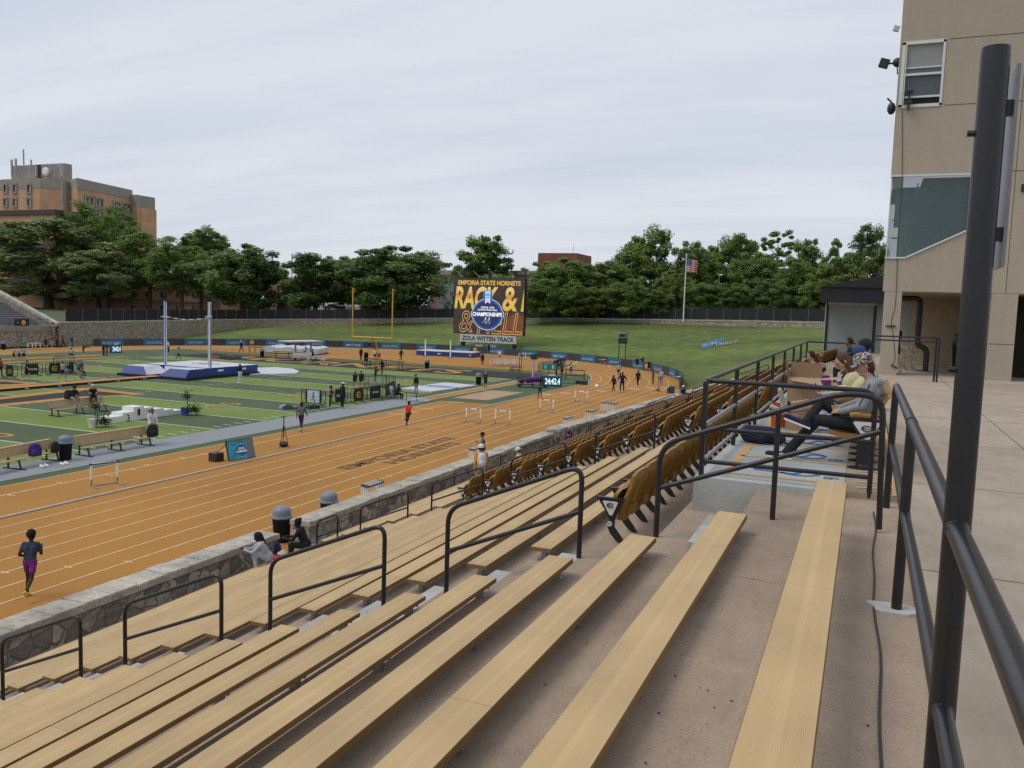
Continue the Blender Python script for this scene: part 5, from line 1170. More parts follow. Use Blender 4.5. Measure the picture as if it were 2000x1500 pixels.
q0, q1 = YD(898, 653, 131), YD(1008, 672, 131)
b = MB(); b.box(q0.x-p0.x, q1.x-p0.x, .05, .12, zb-1.42, zb-.1); nb = b.build('name_board', mat('board_pale', (.56, .58, .58), .6, var=.05), t)
q = text('ZOLA WITTEN TRACK', (q1.x-q0.x)*.92, .78, M_DARK, 'board_lettering', nb, depth=.002, off=.03); place(q, ((q0.x+q1.x)/2-p0.x, .04, zb-.77), (1, 0, 0), (0, 0, 1))
b = MB(); zt_ = zb+SH
for x in (.05, 1.8, SW/2, SW-1.8, SW-.05): b.bar((x, .3, zt_), (x, .3, zt_+1.35), .18 if x in (.05, SW-.05) else .55, .2)
b.bar((0, .3, zt_+1.3), (SW, .3, zt_+1.3), .07); b.build('top_truss', M_BLACK, t)
b = MB(); [b.bar((x, .15, zt_+1.25), (x+1.3, .1, zt_+.25), .05) for x in (.2, 3.4, 6.7, 10.0)]; b.build('truss_brace', M_ALU, t)
b = MB(); b.box(4.2, 5.6, .2, .9, -.1, 1.25); b.box(6.1, 8, .4, 1, .1, 1.3); b.build('control_box', M_ALU, t)
# flag pole
p = YD(1341, 497, 150.5); zb_ = -1.7
t = thing('flag_pole', 'white flagpole flying a striped flag in front of the right trees', 'flagpole', (p.x, 150.5, zb_)); H = p.z-zb_
MB().tube([(0, 0, 0), (0, 0, H)], [.12, .07], 10).build('pole', M_WHITE, t, smooth=True); b = MB(); b.ball((0, 0, H+.08), .14, 8); b.build('finial', M_ALU, t)
b = MB(); nx, ny = 26, 13; FW, FH = 1.9, 2.35
P = [(.08+FW*i/nx, .28*math.sin(i*.62)*(i/nx)**.6, H-.75-FH*(1-j/ny)-.16*(i/nx)**1.5*1.2) for j in range(ny+1) for i in range(nx+1)]
o_ = len(b.v); b.v += P
for j in range(ny):
    for i in range(nx):
        k = j*(nx+1)+i; b.f.append((k, k+1, k+nx+2, k+nx+1))
        st_ = 2 if (i < 11 and j >= 6) else (0 if j % 2 == 0 else 1)
        if st_ == 2 and (i+j) % 2 == 0 and 0 < i < 10: st_ = 3
        b.m.append(st_)
b.build('flag', [mat('flag_red', (.42, .02, .03), .7), mat('flag_white', (.62, .58, .58), .7), mat('flag_blue', (.03, .045, .16), .7), mat('flag_star', (.18, .2, .3), .7)], t, smooth=True)
# blue logo painted on the grass bank
def bank(u, v):                                                     # meet the ray with the bank surface
    d = ray(u, v)
    lo = 80
    for k in range(400):
        P = d*(lo/d.y); r_ = math.hypot(P.x-CX, P.y-CYC)
        zz = bankz(P)
        if P.z <= zz: return P
        lo += .25
    return P
def bankz(P):
    best = None; a = math.atan2(P.y-CYC, P.x-CX)
    for (x, y, zt, zb), (x2, y2, zt2, zb2) in zip(WP, WP[1:]):
        a0, a1 = math.atan2(y-CYC, x-CX), math.atan2(y2-CYC, x2-CX)
        if min(a0, a1) <= a <= max(a0, a1):
            f = (a-a0)/(a1-a0); L0 = math.hypot(x-CX, y-CYC)*(1-f)+math.hypot(x2-CX, y2-CYC)*f; zz = zb*(1-f)+zb2*f
            q = (math.hypot(P.x-CX, P.y-CYC)-RB-.3)/(L0-RB-.3); q = max(0, min(1.2, q)); return TRK+(zz-TRK)*(1.25*q-.25*q*q)
    return TRK
def bank_sheet(uvs, m_, lift):
    b = MB(); P = [bank(*p) for p in uvs]; c = sum(P, Vector())/len(P); b.add([(p.x, p.y, bankz(p)+lift) for p in P]+[(c.x, c.y, bankz(c)+lift)], [(i, (i+1) % len(P), len(P)) for i in range(len(P))]); return b
M_PB = mat('grass_paint_blue', (.035, .13, .22), .9, var=.35, vscale=3); M_PW = mat('grass_paint_white', (.30, .36, .34), .9, var=.3, vscale=3)
tag(bank_sheet([(1367, 681), (1371, 673), (1383, 667), (1400, 662), (1413, 660), (1417, 663), (1412, 668), (1397, 674), (1385, 680), (1374, 684)], M_PB, .06).build('bank_emblem', M_PB), kind='structure')
o = text('NCAA', 1, 1, M_PW, 'painted_lettering', depth=0, off=.03); o2 = text('Division II', 1, 1, M_PW, 'painted_lettering', depth=0, off=.01)
for ob, (ul, vl), (ur, vr), hh in ((o, (1371, 679.5), (1399, 673.5), 6), (o2, (1398, 677.5), (1437, 672), 7)):
    for v in ob.data.vertices:
        f, g = v.co.x+.5, v.co.y+.5
        P = bank(ul+(ur-ul)*f+g*3, vl+(vr-vl)*f-g*hh); v.co = (P.x, P.y, bankz(P)+.12)
    tag(ob, kind='structure')
# ---------------------------------------------------------------- people
def cone_mesh(p, q, r1, r2, n=10, flat=None):
    p, q = Vector(p), Vector(q); d = q-p; L_ = d.length
    d = d/L_ if L_ > 1e-5 else Vector((0, 0, 1))
    a = Vector((1, 0, 0)) if abs(d.x) < .8 else Vector((0, 1, 0)); x = d.cross(a).normalized(); y = d.cross(x)
    rings = []
    for k in range(4): t = math.pi/2*(k/3.5); rings.append((p-d*r1*math.cos(t), r1*math.sin(t)+1e-4))
    for k in range(4): t = math.pi/2*((3-k)/3.5); rings.append((q+d*r2*math.cos(t), r2*math.sin(t)+1e-4))
    vs = [c+(x*math.cos(6.2832*i/n)+y*math.sin(6.2832*i/n))*r for c, r in rings for i in range(n)]
    fs = [(k*n+i, k*n+(i+1) % n, (k+1)*n+(i+1) % n, (k+1)*n+i) for k in range(len(rings)-1) for i in range(n)]
    fs += [tuple(range(n)), tuple((len(rings)-1)*n+i for i in range(n))[::-1]]
    return vs, fs
def fuse(prims, name, mats, parent, voxel, smooth_it=3):
    """one continuous skin over tapered limbs; every face takes the garment of the nearest limb"""
    b = MB()
    for p, q, r1, r2, mi in prims: b.add(*cone_mesh(p, q, r1, r2))
    me0 = bpy.data.meshes.new('tmp'); me0.from_pydata(b.v, [], b.f); o = bpy.data.objects.new('tmp', me0); COL.objects.link(o)
    bmm = bmesh.new(); bmm.from_mesh(me0); bmesh.ops.recalc_face_normals(bmm, faces=bmm.faces); bmm.to_mesh(me0); bmm.free()
    m = o.modifiers.new('r', 'REMESH'); m.mode = 'VOXEL'; m.voxel_size = voxel
    s_ = o.modifiers.new('s', 'SMOOTH'); s_.iterations = smooth_it; s_.factor = .5
    dg = bpy.context.evaluated_depsgraph_get(); me = bpy.data.meshes.new_from_object(o.evaluated_get(dg)); bpy.data.objects.remove(o); bpy.data.meshes.remove(me0)
    nf = len(me.polygons); c = np.empty(nf*3); me.polygons.foreach_get('center', c); c = c.reshape(-1, 3)
    best = np.full(nf, 1e9); idx = np.zeros(nf, int)
    for p, q, r1, r2, mi in prims:
        p_, q_ = np.array(p), np.array(q); d = q_-p_; L2 = max(d@d, 1e-9); t = np.clip(((c-p_)@d)/L2, 0, 1)
        ds = np.linalg.norm(c-(p_+t[:, None]*d), axis=1)-(r1+(r2-r1)*t); k = ds < best; best[k] = ds[k]; idx[k] = mi
    me.materials.clear()
    for mm in mats: me.materials.append(mm)
    me.polygons.foreach_set('material_index', idx.astype(np.int32)); me.polygons.foreach_set('use_smooth', np.ones(nf, bool)); me.update(); me.name = name
    ob = bpy.data.objects.new(name, me); COL.objects.link(ob); ob.parent = parent; return ob
DKS, MDS, LTS = (.045, .022, .014), (.20, .10, .06), (.42, .24, .16)
POSES = {  # lean, (left thigh, knee, out), (right ...), arms (shoulder, out, elbow, in)
 'stand': (2, (2, 3, 4), (-2, 2, 4), (4, 10, 12, .1), (-2, 10, 14, .1)),
 'stand2': (3, (6, 8, 6), (-5, 2, 5), (30, 8, 95, .5), (8, 10, 20, .1)),
 'hips': (2, (2, 2, 6), (-2, 2, 6), (-25, 42, 85, .9), (-25, 42, 85, .9)),
 'phone': (4, (2, 4, 4), (-2, 4, 4), (28, 6, 105, .5), (28, 6, 105, .5)),
 'cross': (2, (2, 2, 5), (-2, 2, 5), (18, 12, 85, 1.0), (18, 12, 85, 1.0)),
 'walk': (5, (24, 8, 2), (-18, 14, 2), (-22, 8, 18, .1), (22, 8, 22, .1)),
 'jog': (9, (14, 22, 2), (-22, 34, 2), (-34, 8, 100, .35), (18, 6, 105, .7)),
 'run': (12, (52, 70, 2), (-16, 18, 2), (-48, 14, 88, .2), (38, 12, 92, .3)),
 'kick': (8, (6, 10, 2), (-20, 95, 2), (32, 12, 90, .3), (-42, 12, 80, .2)),
 'crossl': (2, (4, 4, -5), (-6, 6, -4), (4, 10, 14, .1), (-2, 10, 14, .1)),
 'bend': (80, (4, 4, 8), (-2, 4, 8), (85, 8, 8, .1), (85, 8, 8, .1)),
 'lunge': (45, (45, 60, 8), (-28, 18, 8), (50, 12, 40, .2), (50, 12, 40, .2)),
 'crouch': (40, (100, 125, 12), (70, 115, 12), (60, 12, 40, .4), (60, 12, 40, .4)),
 'sit': (10, (84, 85, 7), (80, 78, 7), (22, 7, 55, .6), (24, 7, 52, .6)),
 'sitlow': (24, (96, 98, 8), (88, 82, 8), (34, 6, 62, .8), (34, 6, 58, .8)),
 'perch': (30, (116, 122, 10), (104, 112, 10), (48, 6, 62, .8), (44, 6, 58, .8)),
 'ground': (14, (84, 20, 10), (80, 60, 10), (-10, 18, 20, 0), (40, 12, 60, .3)),
}
def skeleton(pose, s):
    lean, Ll, Lr, Al, Ar = POSES[pose]; J = {}
    up = Vector((0, math.sin(R(lean)), math.cos(R(lean)))); J['pel'] = Vector((0, 0, 0))
    J['wai'] = up*.16*s; J['che'] = up*.36*s; J['nec'] = up*.50*s
    hu = Vector((0, math.sin(R(lean*.35+6)), math.cos(R(lean*.35+6)))); J['hea'] = J['nec']+hu*.155*s; J['hup'] = hu
    for sd, g, (a, k, o) in (('l', -1, Ll), ('r', 1, Lr)):
        h = Vector((g*.085*s, 0, -.03*s)); th = Vector((g*math.sin(R(o)), math.sin(R(a))*math.cos(R(o)), -math.cos(R(a))*math.cos(R(o))))
        kn = h+th*.42*s; b_ = a-k; sh = Vector((g*math.sin(R(o*.4)), math.sin(R(b_)), -math.cos(R(b_)))).normalized(); an = kn+sh*.42*s
        fw = Vector((0, math.cos(R(b_*.75)), math.sin(R(b_*.75)))); J['hip'+sd], J['kne'+sd], J['ank'+sd], J['toe'+sd] = h, kn, an, an+fw*.15*s+sh*.055*s; J['hel'+sd] = an-fw*.04*s+sh*.05*s
    rt = Vector((1, 0, 0))
    for sd, g, (a, o, e, inn) in (('l', -1, Al), ('r', 1, Ar)):
        S = J['nec']-up*.05*s+rt*g*.185*s; ud = Vector((g*math.sin(R(o)), math.sin(R(a))*math.cos(R(o)), -math.cos(R(a))*math.cos(R(o))))
        el = S+ud*.29*s; fd = Vector((g*math.sin(R(o))*.5-g*inn*.8*math.sin(R(e))*.7, math.sin(R(a+e)), -math.cos(R(a+e)))).normalized(); ha = el+fd*.25*s
        J['sho'+sd], J['elb'+sd], J['han'+sd], J['fdir'+sd] = S, el, ha, fd
    return J
def person(label, p, face, pose='stand', top=(.02, .02, .022), bot=(.02, .02, .022), skin=LTS, hair=(.03, .02, .015), shoe=(.5, .5, .5), h=1.74, sleeve='long', leg='long', style='short', cap=None, sit=None, sock=None, hood=False, voxel=.026, prop=None, group=None, gap=0.0):
    s = h/1.75; J = skeleton(pose, s)
    if sit is None: z0 = -min(min(J['toe'+d].z, J['hel'+d].z) for d in 'lr')+.035*s
    else: z0 = sit
    t = thing('person', label, 'person', p, R(face), group)
    O = Vector((0, 0, z0)); K = {k: (v+O if k not in ('hup', 'fdirl', 'fdirr') else v) for k, v in J.items()}
    pr = []; A = lambda a, b, r1, r2, m_: pr.append((tuple(a), tuple(b), r1*s, r2*s, m_))
    fat = 1.12 if (sleeve == 'long') else 1.0; lg = 1.15 if leg == 'long' else 1.0
    w_ = Vector((.06*s, 0, 0)); wc = Vector((.085*s, 0, 0))
    for g in (-1, 1):
        A(K['wai']+w_*g*.8, K['che']+wc*g, .105*fat, .108*fat, 1); A(K['pel']+w_*g*.9+Vector((0, 0, .05*s)), K['wai']+w_*g*.8, .112, .103*fat, 1)
        A(K['pel']+w_*g*1.05-Vector((0, 0, .02*s)), K['pel']+w_*g+Vector((0, 0, .02*s)), .122*lg, .118*lg, 2)
    A(K['shol']*.9+K['nec']*.1, K['shor']*.9+K['nec']*.1, .072*fat, .072*fat, 1); A(K['nec']-Vector((0, 0, .02)), K['nec']+(K['hea']-K['nec'])*.6, .056, .05, 0)
    if hood: A(K['nec']+Vector((-.06, -.09, 0))*s, K['nec']+Vector((.06, -.09, 0))*s, .06, .06, 1)
    hu = K['hup']; fw = Vector((0, hu.z, -hu.y))
    A(K['hea']-hu*.02*s+fw*.012*s, K['hea']+hu*.05*s, .085, .098, 0); A(K['hea']-hu*.075*s+fw*.035*s, K['hea']+fw*.02*s, .052, .075, 0); A(K['hea']-hu*.012*s+fw*.10*s, K['hea']-hu*.03*s+fw*.112*s, .013, .016, 0)
    for d in 'lr':
        tm_ = 2; sm_ = 2 if leg in ('long', 'tights') else 0
        km = K['hip'+d].lerp(K['kne'+d], .5)
        if leg == 'short': A(K['hip'+d], km, .092, .088, 2); A(km, K['kne'+d], .066, .056, 0)
        elif leg == 'brief': A(K['hip'+d], K['hip'+d].lerp(K['kne'+d], .25), .09, .086, 2); A(K['hip'+d].lerp(K['kne'+d], .25), K['kne'+d], .082, .056, 0)
        else: A(K['hip'+d], K['kne'+d], .088*lg, .06*lg, 2)
        ca = K['kne'+d].lerp(K['ank'+d], .3); A(K['kne'+d], ca, .055*(lg if sm_ else 1), .057*(lg if sm_ else 1), sm_); A(ca, K['ank'+d], .057*(lg if sm_ else 1), .037*(1.4 if leg == 'long' else 1), sm_)
        if sock: A(K['kne'+d].lerp(K['ank'+d], .75), K['ank'+d], .046, .043, 4)
        A(K['hel'+d], K['toe'+d], .042, .034, 3); A(K['ank'+d], K['hel'+d], .04, .042, 3)
        am = {'long': (1, 1), 'short': (1, 0), 'none': (0, 0)}[sleeve]
        em = K['sho'+d].lerp(K['elb'+d], .6)
        A(K['sho'+d], em, .06*fat, .052*fat, am[0] if sleeve != 'none' else 0); A(em, K['elb'+d], .048*(fat if am[1] else 1), .042*(fat if am[1] else 1), am[1])
        A(K['elb'+d], K['han'+d], .042*(fat if am[1] else 1), .032*(fat if am[1] else 1), am[1]); A(K['han'+d], K['han'+d]+K['fdir'+d]*.09*s, .034, .026, 0); A(K['han'+d]+K['fdir'+d]*.02, K['han'+d]+K['fdir'+d]*.06*s+Vector((-.03 if d == 'r' else .03, .02, 0)), .016, .012, 0)
    mats_ = [cm(skin, .6), cm(top), cm(bot), cm(shoe, .6), cm(sock or (.5, .5, .5))]
    fuse(pr, 'body', mats_, t, voxel)
    hc = K['hea']+hu*.035*s
    if style:
        b = MB(); hp_ = []
        if style == 'afro': hp_ = [(tuple(hc+hu*.04*s-fw*.03*s), tuple(hc+hu*.05*s-fw*.02*s), .125*s, .125*s, 0)]
        else:
            hp_ = [(tuple(hc-fw*.018*s), tuple(hc+hu*.022*s-fw*.012*s), .104*s, .10*s, 0)]
            if style == 'long': hp_ += [(tuple(hc-fw*.05*s), tuple(hc-fw*.10*s-hu*.24*s), .105*s, .085*s, 0)]
            if style == 'pony': hp_ += [(tuple(hc-fw*.10*s), tuple(hc-fw*.15*s-hu*.16*s), .045*s, .03*s, 0)]
            if style == 'bun': hp_ += [(tuple(hc-fw*.09*s+hu*.06*s), tuple(hc-fw*.10*s+hu*.07*s), .05*s, .05*s, 0)]
        fuse(hp_, 'hair', [cm(hair)], t, max(.02, voxel*.9))
    if cap:
        kind, col = cap; b = MB(); ax = hu.cross(fw)*-1; M = Matrix((ax, fw, hu)).transposed()
        pts = MB(); pts.lathe([(.112, -.01), (.114, .03), (.10, .08), (.06, .115), (.01, .125)], n=14)
        if kind == 'cap': pts.prism([(-.075, .06), (.075, .06), (.07, .16), (.03, .19), (-.03, .19), (-.07, .16)], (0, 0, .0), (1, 0, 0), (0, 1, 0), (0, 0, .012))
        if kind == 'back': pts.prism([(-.075, -.06), (-.07, -.15), (-.03, -.18), (.03, -.18), (.07, -.15), (.075, -.06)], (0, 0, -.02), (1, 0, 0), (0, 1, 0), (0, 0, .012))
        if kind == 'brim': pts.lathe([(.10, .0), (.24, .03), (.25, .04), (.10, .02)], n=18)
        b.add([hc+M @ (Vector(v)*s*1.02)+hu*.012*s for v in pts.v], pts.f); b.build('hat', cm(col), t, smooth=True)
    if prop: prop(t, K, s)
    return t
def P_pole(t, K, s):
    MB().tube([K['hanl']+Vector((0, -.6, -1.4)), K['hanl']+Vector((.0, .0, .1)), K['hanr']+Vector((0, .5, 2.6))], .022, 6).build('vaulting_pole', M_ALU, t)
def P_pack(col):
    def f(t, K, s):
        b = MB(); c = K['che']; b.ball((0, c.y-.20*s, c.z-.06*s), .2*s, 12, sc=(.85, .62, 1.3)); b.ball((0, c.y-.30*s, c.z-.16*s), .12*s, 10, sc=(1, .5, 1)); b.build('backpack', cm(col), t, smooth=True)
        for g in (-1, 1): MB().tube([(g*.09*s, c.y-.17*s, c.z+.12*s), (g*.12*s, c.y-.03*s, c.z+.23*s), (g*.13*s, c.y+.13*s, c.z+.1*s), (g*.13*s, c.y+.04*s, c.z-.14*s)], .026*s, 6).build('strap', cm(col), t, smooth=True)
    return f
BLK, NAV, GRY, LGR, WHT, MAR = (.014, .014, .016), (.012, .016, .04), (.13, .13, .14), (.36, .37, .39), (.62, .62, .63), (.055, .012, .016)
# ---- on the near track and stands
person('runner in navy tee and purple shorts on the near lanes', G(60, 1166), 28, 'jog', (.035, .05, .085), (.17, .03, .20), DKS, (.01, .008, .008), (.55, .45, .15), 1.72, 'short', 'short', 'afro', voxel=.018)
person('runner in bright red top and black tights beside the kerb', G(796, 838), -10, 'kick', (.52, .035, .015), BLK, DKS, shoe=WHT, sleeve='long', leg='tights', style='short', hair=(.01, .01, .01), h=1.78, sock=(.5, .2, .22))
person('athlete in grey tee and purple tights walking inside the kerb', G(588, 843), 15, 'walk', (.12, .12, .135), (.045, .018, .03), DKS, shoe=(.45, .1, .1), sleeve='short', leg='tights', h=1.82, sock=WHT, hair=(.01, .01, .01))
person('person in pale grey hoodie and joggers sitting low by the stone wall', Vector((bench_x(18)-.02, 14.9, bench_z(18)-.0)), 78, 'sitlow', (.46, .47, .50), (.42, .43, .46), DKS, (.012, .01, .014), (.05, .05, .05), 1.68, style='long', sit=.10, hood=True, voxel=.018) if 0 else None
def sitter(label, uv, z, face, **k):                               # seated with hips at pixel uv on level z
    p = G(uv[0], uv[1], z); return person(label, p, face, sit=.10, **k)
zs = bench_z(19)
sitter('person in pale grey hoodie sitting on the lowest bench by the wall gap', (524, 1094), zs+.10, 130, pose='perch', top=(.43, .44, .47), bot=(.40, .41, .44), skin=DKS, hair=(.012, .01, .016), shoe=(.06, .06, .07), h=1.70, style='long', hood=True, voxel=.018)
sitter('person in black hoodie with glasses sitting by the wall gap', (598, 1070), zs+.08, 115, pose='sitlow', top=BLK, bot=(.012, .013, .02), skin=DKS, hair=(.012, .009, .008), shoe=(.4, .42, .45), h=1.80, style='bun', hood=True, voxel=.018)
heap('clothes_pile', 'red jacket and orange shoes on the lowest bench between the two seated people', 'clothes', G(558, 1088, zs), [(.42, .03, .04), (.6, .35, .1), (.55, .12, .02), (.5, .42, .3)], .17, 5, 9)
bag('small royal blue bag on the wall walk beside the pale hoodie', G(535, 1088, FZ(19)), (.015, .03, .16), .45)
person('man in orange shirt and white backward cap carrying a white backpack', G(938, 966, FZ(16)), 35, 'walk', (.62, .28, .02), (.36, .31, .25), LTS, shoe=(.3, .3, .3), h=1.86, style='short', cap=('back', WHT), prop=P_pack((.58, .58, .60)), voxel=.02)
person('man in dark cap and grey tee standing on the track side of the wall', XD(943, 893, -17.4)*1.0+Vector((0, 0, -.45)), 120, 'stand2', (.14, .15, .16), (.03, .03, .035), MDS, h=1.70, sleeve='short', cap=('cap', (.02, .02, .02)), voxel=.02)
sitter('man in neon yellow vest and white cap sitting below the folding seats', (1016, 916), bench_z(17), 95, pose='sit', top=(.68, .72, .22), bot=WHT, skin=LTS, h=1.76, sleeve='none', leg='short', cap=('cap', WHT), voxel=.02)
sitter('reclining woman in dark jacket with bare legs below the folding seats', (1090, 888), bench_z(17), 85, pose='sit', top=(.02, .021, .03), bot=(.02, .03, .05), skin=LTS, hair=(.10, .06, .03), h=1.66, leg='brief', style='long', voxel=.02)
sitter('person in purple tee and purple cap sitting against the taller wall piece', (1112, 876), bench_z(17), 60, pose='sit', top=(.085, .02, .17), bot=BLK, skin=LTS, h=1.7, sleeve='short', cap=('cap', (.09, .02, .14)), voxel=.02)
bag('blue backpack on the tread at the end of a folding seat row', G(1105, 915, FZ(9)), (.02, .04, .09), .5, 1)
sitter('person in dark cap sitting at the far wall with bags', (1336, 775), bench_z(17), 60, pose='sit', top=BLK, bot=BLK, skin=LTS, h=1.72, cap=('cap', WHT))
bag('navy bag leaning on the wall walk near the far seats', G(1340, 790, FZ(17)), (.012, .018, .06), .9); 
# ---- infield, centre
person('person in navy hoodie and white trousers beside the vault pit', G(469, 748), 70, 'phone', (.02, .025, .06), (.62, .61, .58), DKS, (.09, .03, .03), WHT, 1.78, style='long')
person('woman in pink vest and black tights looking at a phone', G(645, 796.5), -60, 'phone', (.42, .05, .24), BLK, DKS, (.012, .01, .01), (.7, .36, .06), 1.66, 'none', 'tights', 'pony')
person('man all in black with a white wide brimmed hat', G(668.5, 797.5), -20, 'stand', BLK, BLK, DKS, h=1.92, cap=('brim', WHT))
person('woman in black jacket and brief shorts, left of a walking pair', G(693.5, 761), 55, 'walk', BLK, BLK, LTS, (.12, .06, .03), WHT, 1.68, leg='brief', style='long')
person('woman in black jacket and brief shorts, right of a walking pair', G(705.5, 760.5), 40, 'walk', (.016, .016, .02), BLK, LTS, (.03, .02, .015), (.05, .05, .05), 1.7, leg='brief', style='bun')
person('woman in dark red crop top behind the barred barrier', G(733, 748), -80, 'phone', (.12, .012, .02), MAR, DKS, (.012, .01, .01), h=1.68, sleeve='none', leg='brief', style='pony')
person('person in black jacket walking by the black end zone table', G(746, 731.5), 180, 'walk', BLK, BLK, DKS, h=1.7)
sit_t = dict(pose='sit', sit=.52, h=1.75)
person('official in pale grey hoodie sitting at the end of the barriers', G(762.5, 779), -30, top=(.40, .41, .43), bot=(.42, .42, .43), skin=LTS, hood=True, shoe=(.5, .5, .4), **sit_t)
person('official in black with a dark red cap sitting next to the pale hoodie', G(776, 780), -30, top=BLK, bot=BLK, skin=DKS, cap=('cap', (.14, .03, .03)), shoe=(.7, .3, .08), **sit_t)
for u, v, l in ((763, 779, 'pale hoodie'), (776.5, 780, 'dark red cap')):
    t = thing('folding_chair', 'small black folding chair under the official with the '+l, 'chair', G(u, v), R(-30)); b = MB(); b.box(-.22, .22, -.22, .22, .40, .43); b.box(-.22, .22, -.24, -.21, .43, .85); b.build('seat', M_DARK, t); b = MB(); [b.bar((x, y, 0), (x, y, .42), .03) for x in (-.2, .2) for y in (-.2, .2)]; b.build('leg', M_BLACK, t)
person('athlete in black jacket and grey tights in front of the white square cover', G(812.5, 773), 75, 'stand', BLK, (.22, .21, .25), DKS, (.7, .68, .6), WHT, 1.84, leg='tights', cap=('cap', BLK))
person('bald official in black jacket and shorts standing by the bin', G(948, 763), 170, 'stand2', BLK, BLK, LTS, None, WHT, 1.8, leg='short', style=None)
person('athlete in grey tee bending forward at the edge of the near lane', G(1054, 778), -110, 'bend', (.06, .065, .08), (.015, .016, .03), DKS, (.02, .015, .012), (.25, .07, .03), 1.7, 'short', 'tights')
person('woman in white top sitting on the back of the sideline bench', tb3.location+Matrix.Rotation(tb3.rotation_euler.z, 3, 'Z') @ Vector((4.7, .40, 0)), 245, 'sit', WHT, WHT, MDS, (.08, .05, .03), WHT, 1.74, leg='brief', sit=1.09, style='bun')
person('person in black hoodie and tan trousers slumped on the team bench back', tb1.location+Matrix.Rotation(tb1.rotation_euler.z, 3, 'Z') @ Vector((1.7, .42, 0)), 262, 'sitlow', (.012, .013, .02), (.34, .25, .16), MDS, BLK, WHT, 1.8, leg='long', sit=1.09, hood=True, style='afro')
person('man in black tee and white backward cap sitting on the team bench back', tb1.location+Matrix.Rotation(tb1.rotation_euler.z, 3, 'Z') @ Vector((3.2, .42, 0)), 236, 'sitlow', BLK, BLK, LTS, shoe=WHT, h=1.8, sleeve='short', sit=1.09, cap=('back', (.5, .48, .42)))
# ---- infield, left
person('man in black tee and shorts striding past the lettered barrier', G(52.5, 743), -75, 'lunge', (.016, .013, .016), (.04, .012, .014), LTS, shoe=WHT, sleeve='short', leg='short', h=1.82) if 0 else person('man in black tee and shorts striding past the lettered barrier', G(52.5, 743), -60, 'walk', (.016, .013, .016), (.05, .012, .014), LTS, shoe=WHT, sleeve='short', leg='short', h=1.82)
person('vaulter in grey tee and navy shorts walking with a long pole', G(122, 744), -55, 'walk', LGR, NAV, LTS, shoe=WHT, sleeve='short', leg='short', h=1.82, prop=P_pole)
person('woman in grey brown hoodie and dark shorts standing near the seated group', G(154, 739.5), 160, 'stand2', (.17, .14, .13), BLK, LTS, (.20, .12, .06), WHT, 1.72, leg='brief', style='bun')
person('person crouching over the turf by the vault runway', G(166, 744), 180, 'crouch', (.03, .04, .07), (.16, .16, .18), LTS, (.05, .03, .02), h=1.7, sleeve='short')
person('person in blue jeans sitting against the left barriers', G(136, 733), 180, top=BLK, bot=(.12, .15, .22), skin=LTS, shoe=WHT, pose='sit', sit=.5, h=1.75)
person('person in blue shirt sitting at the right end of the left barriers', G(160, 729), 200, top=(.05, .08, .20), bot=(.2, .2, .22), skin=LTS, pose='sit', sit=.5, h=1.72)
person('person in red top cut off by the left edge', G(1, 737), 90, 'stand', (.35, .05, .03), BLK, MDS, h=1.75)
for u, v, f, l in ((27, 707, -30, 'left'), (38, 708, 180, 'middle'), (46.5, 707.5, 40, 'right')): person('athlete in pale grey tee and navy shorts, %s one of three' % l, G(u, v), f, 'stand2' if l != 'left' else 'walk', LGR, NAV, LTS, shoe=WHT, sleeve='short', leg='short', h=1.76, group='three athletes in grey tees')
person('woman in black top walking bare legged under the far wall', G(90, 684.5), 80, 'walk', BLK, BLK, LTS, (.05, .03, .02), (.6, .2, .1), 1.68, leg='brief', style='long')
person('person in dark red shirt and grey shorts leaning by the far wall', G(101.5, 680), 180, 'stand2', (.11, .012, .02), LGR, LTS, (.1, .06, .03), h=1.72, sleeve='short', leg='short')
person('person in dark grey by the far wall, left of the red jacket', G(112, 680), 170, 'cross', (.035, .04, .06), (.03, .035, .05), LTS, h=1.74)
person('person in red jacket and black trousers under the far wall', G(123.5, 680), 120, 'walk', (.36, .01, .025), BLK, DKS, h=1.85)
person('person in black top and jeans leaning on the far rail', G(141, 680), 170, 'stand2', BLK, (.06, .07, .10), LTS, h=1.75)
person('athlete in pale tee sitting on the grass by the far track', G(139, 693), 40, 'ground', LGR, BLK, DKS, sit=.12, h=1.75, sleeve='short')
person('athlete in black stretching down on the far grass', G(163, 692), -60, 'bend', BLK, (.02, .02, .03), LTS, (.06, .03, .02), WHT, 1.7, leg='tights')
person('official in black suit standing left of the far race clock', G(202.5, 697), 170, 'stand', BLK, BLK, LTS, (.3, .28, .26), h=1.82)
person('official in dark top and khaki trousers beside the far race clock', G(209, 696.5), 170, 'hips', (.02, .02, .03), (.20, .15, .09), LTS, h=1.78)
person('athlete in white top standing behind the left vault standard', G(329, 690), 160, 'stand', (.50, .50, .52), BLK, LTS, h=1.78)
person('athlete in pale top and purple tights walking behind the vault pit', G(348.5, 705), -60, 'walk', (.32, .30, .33), (.05, .03, .05), DKS, h=1.72, leg='tights', style='pony')
person('official in black with white cap on the far apron', G(471.5, 689.5), 80, 'walk', BLK, (.05, .05, .06), LTS, cap=('cap', WHT), h=1.8)
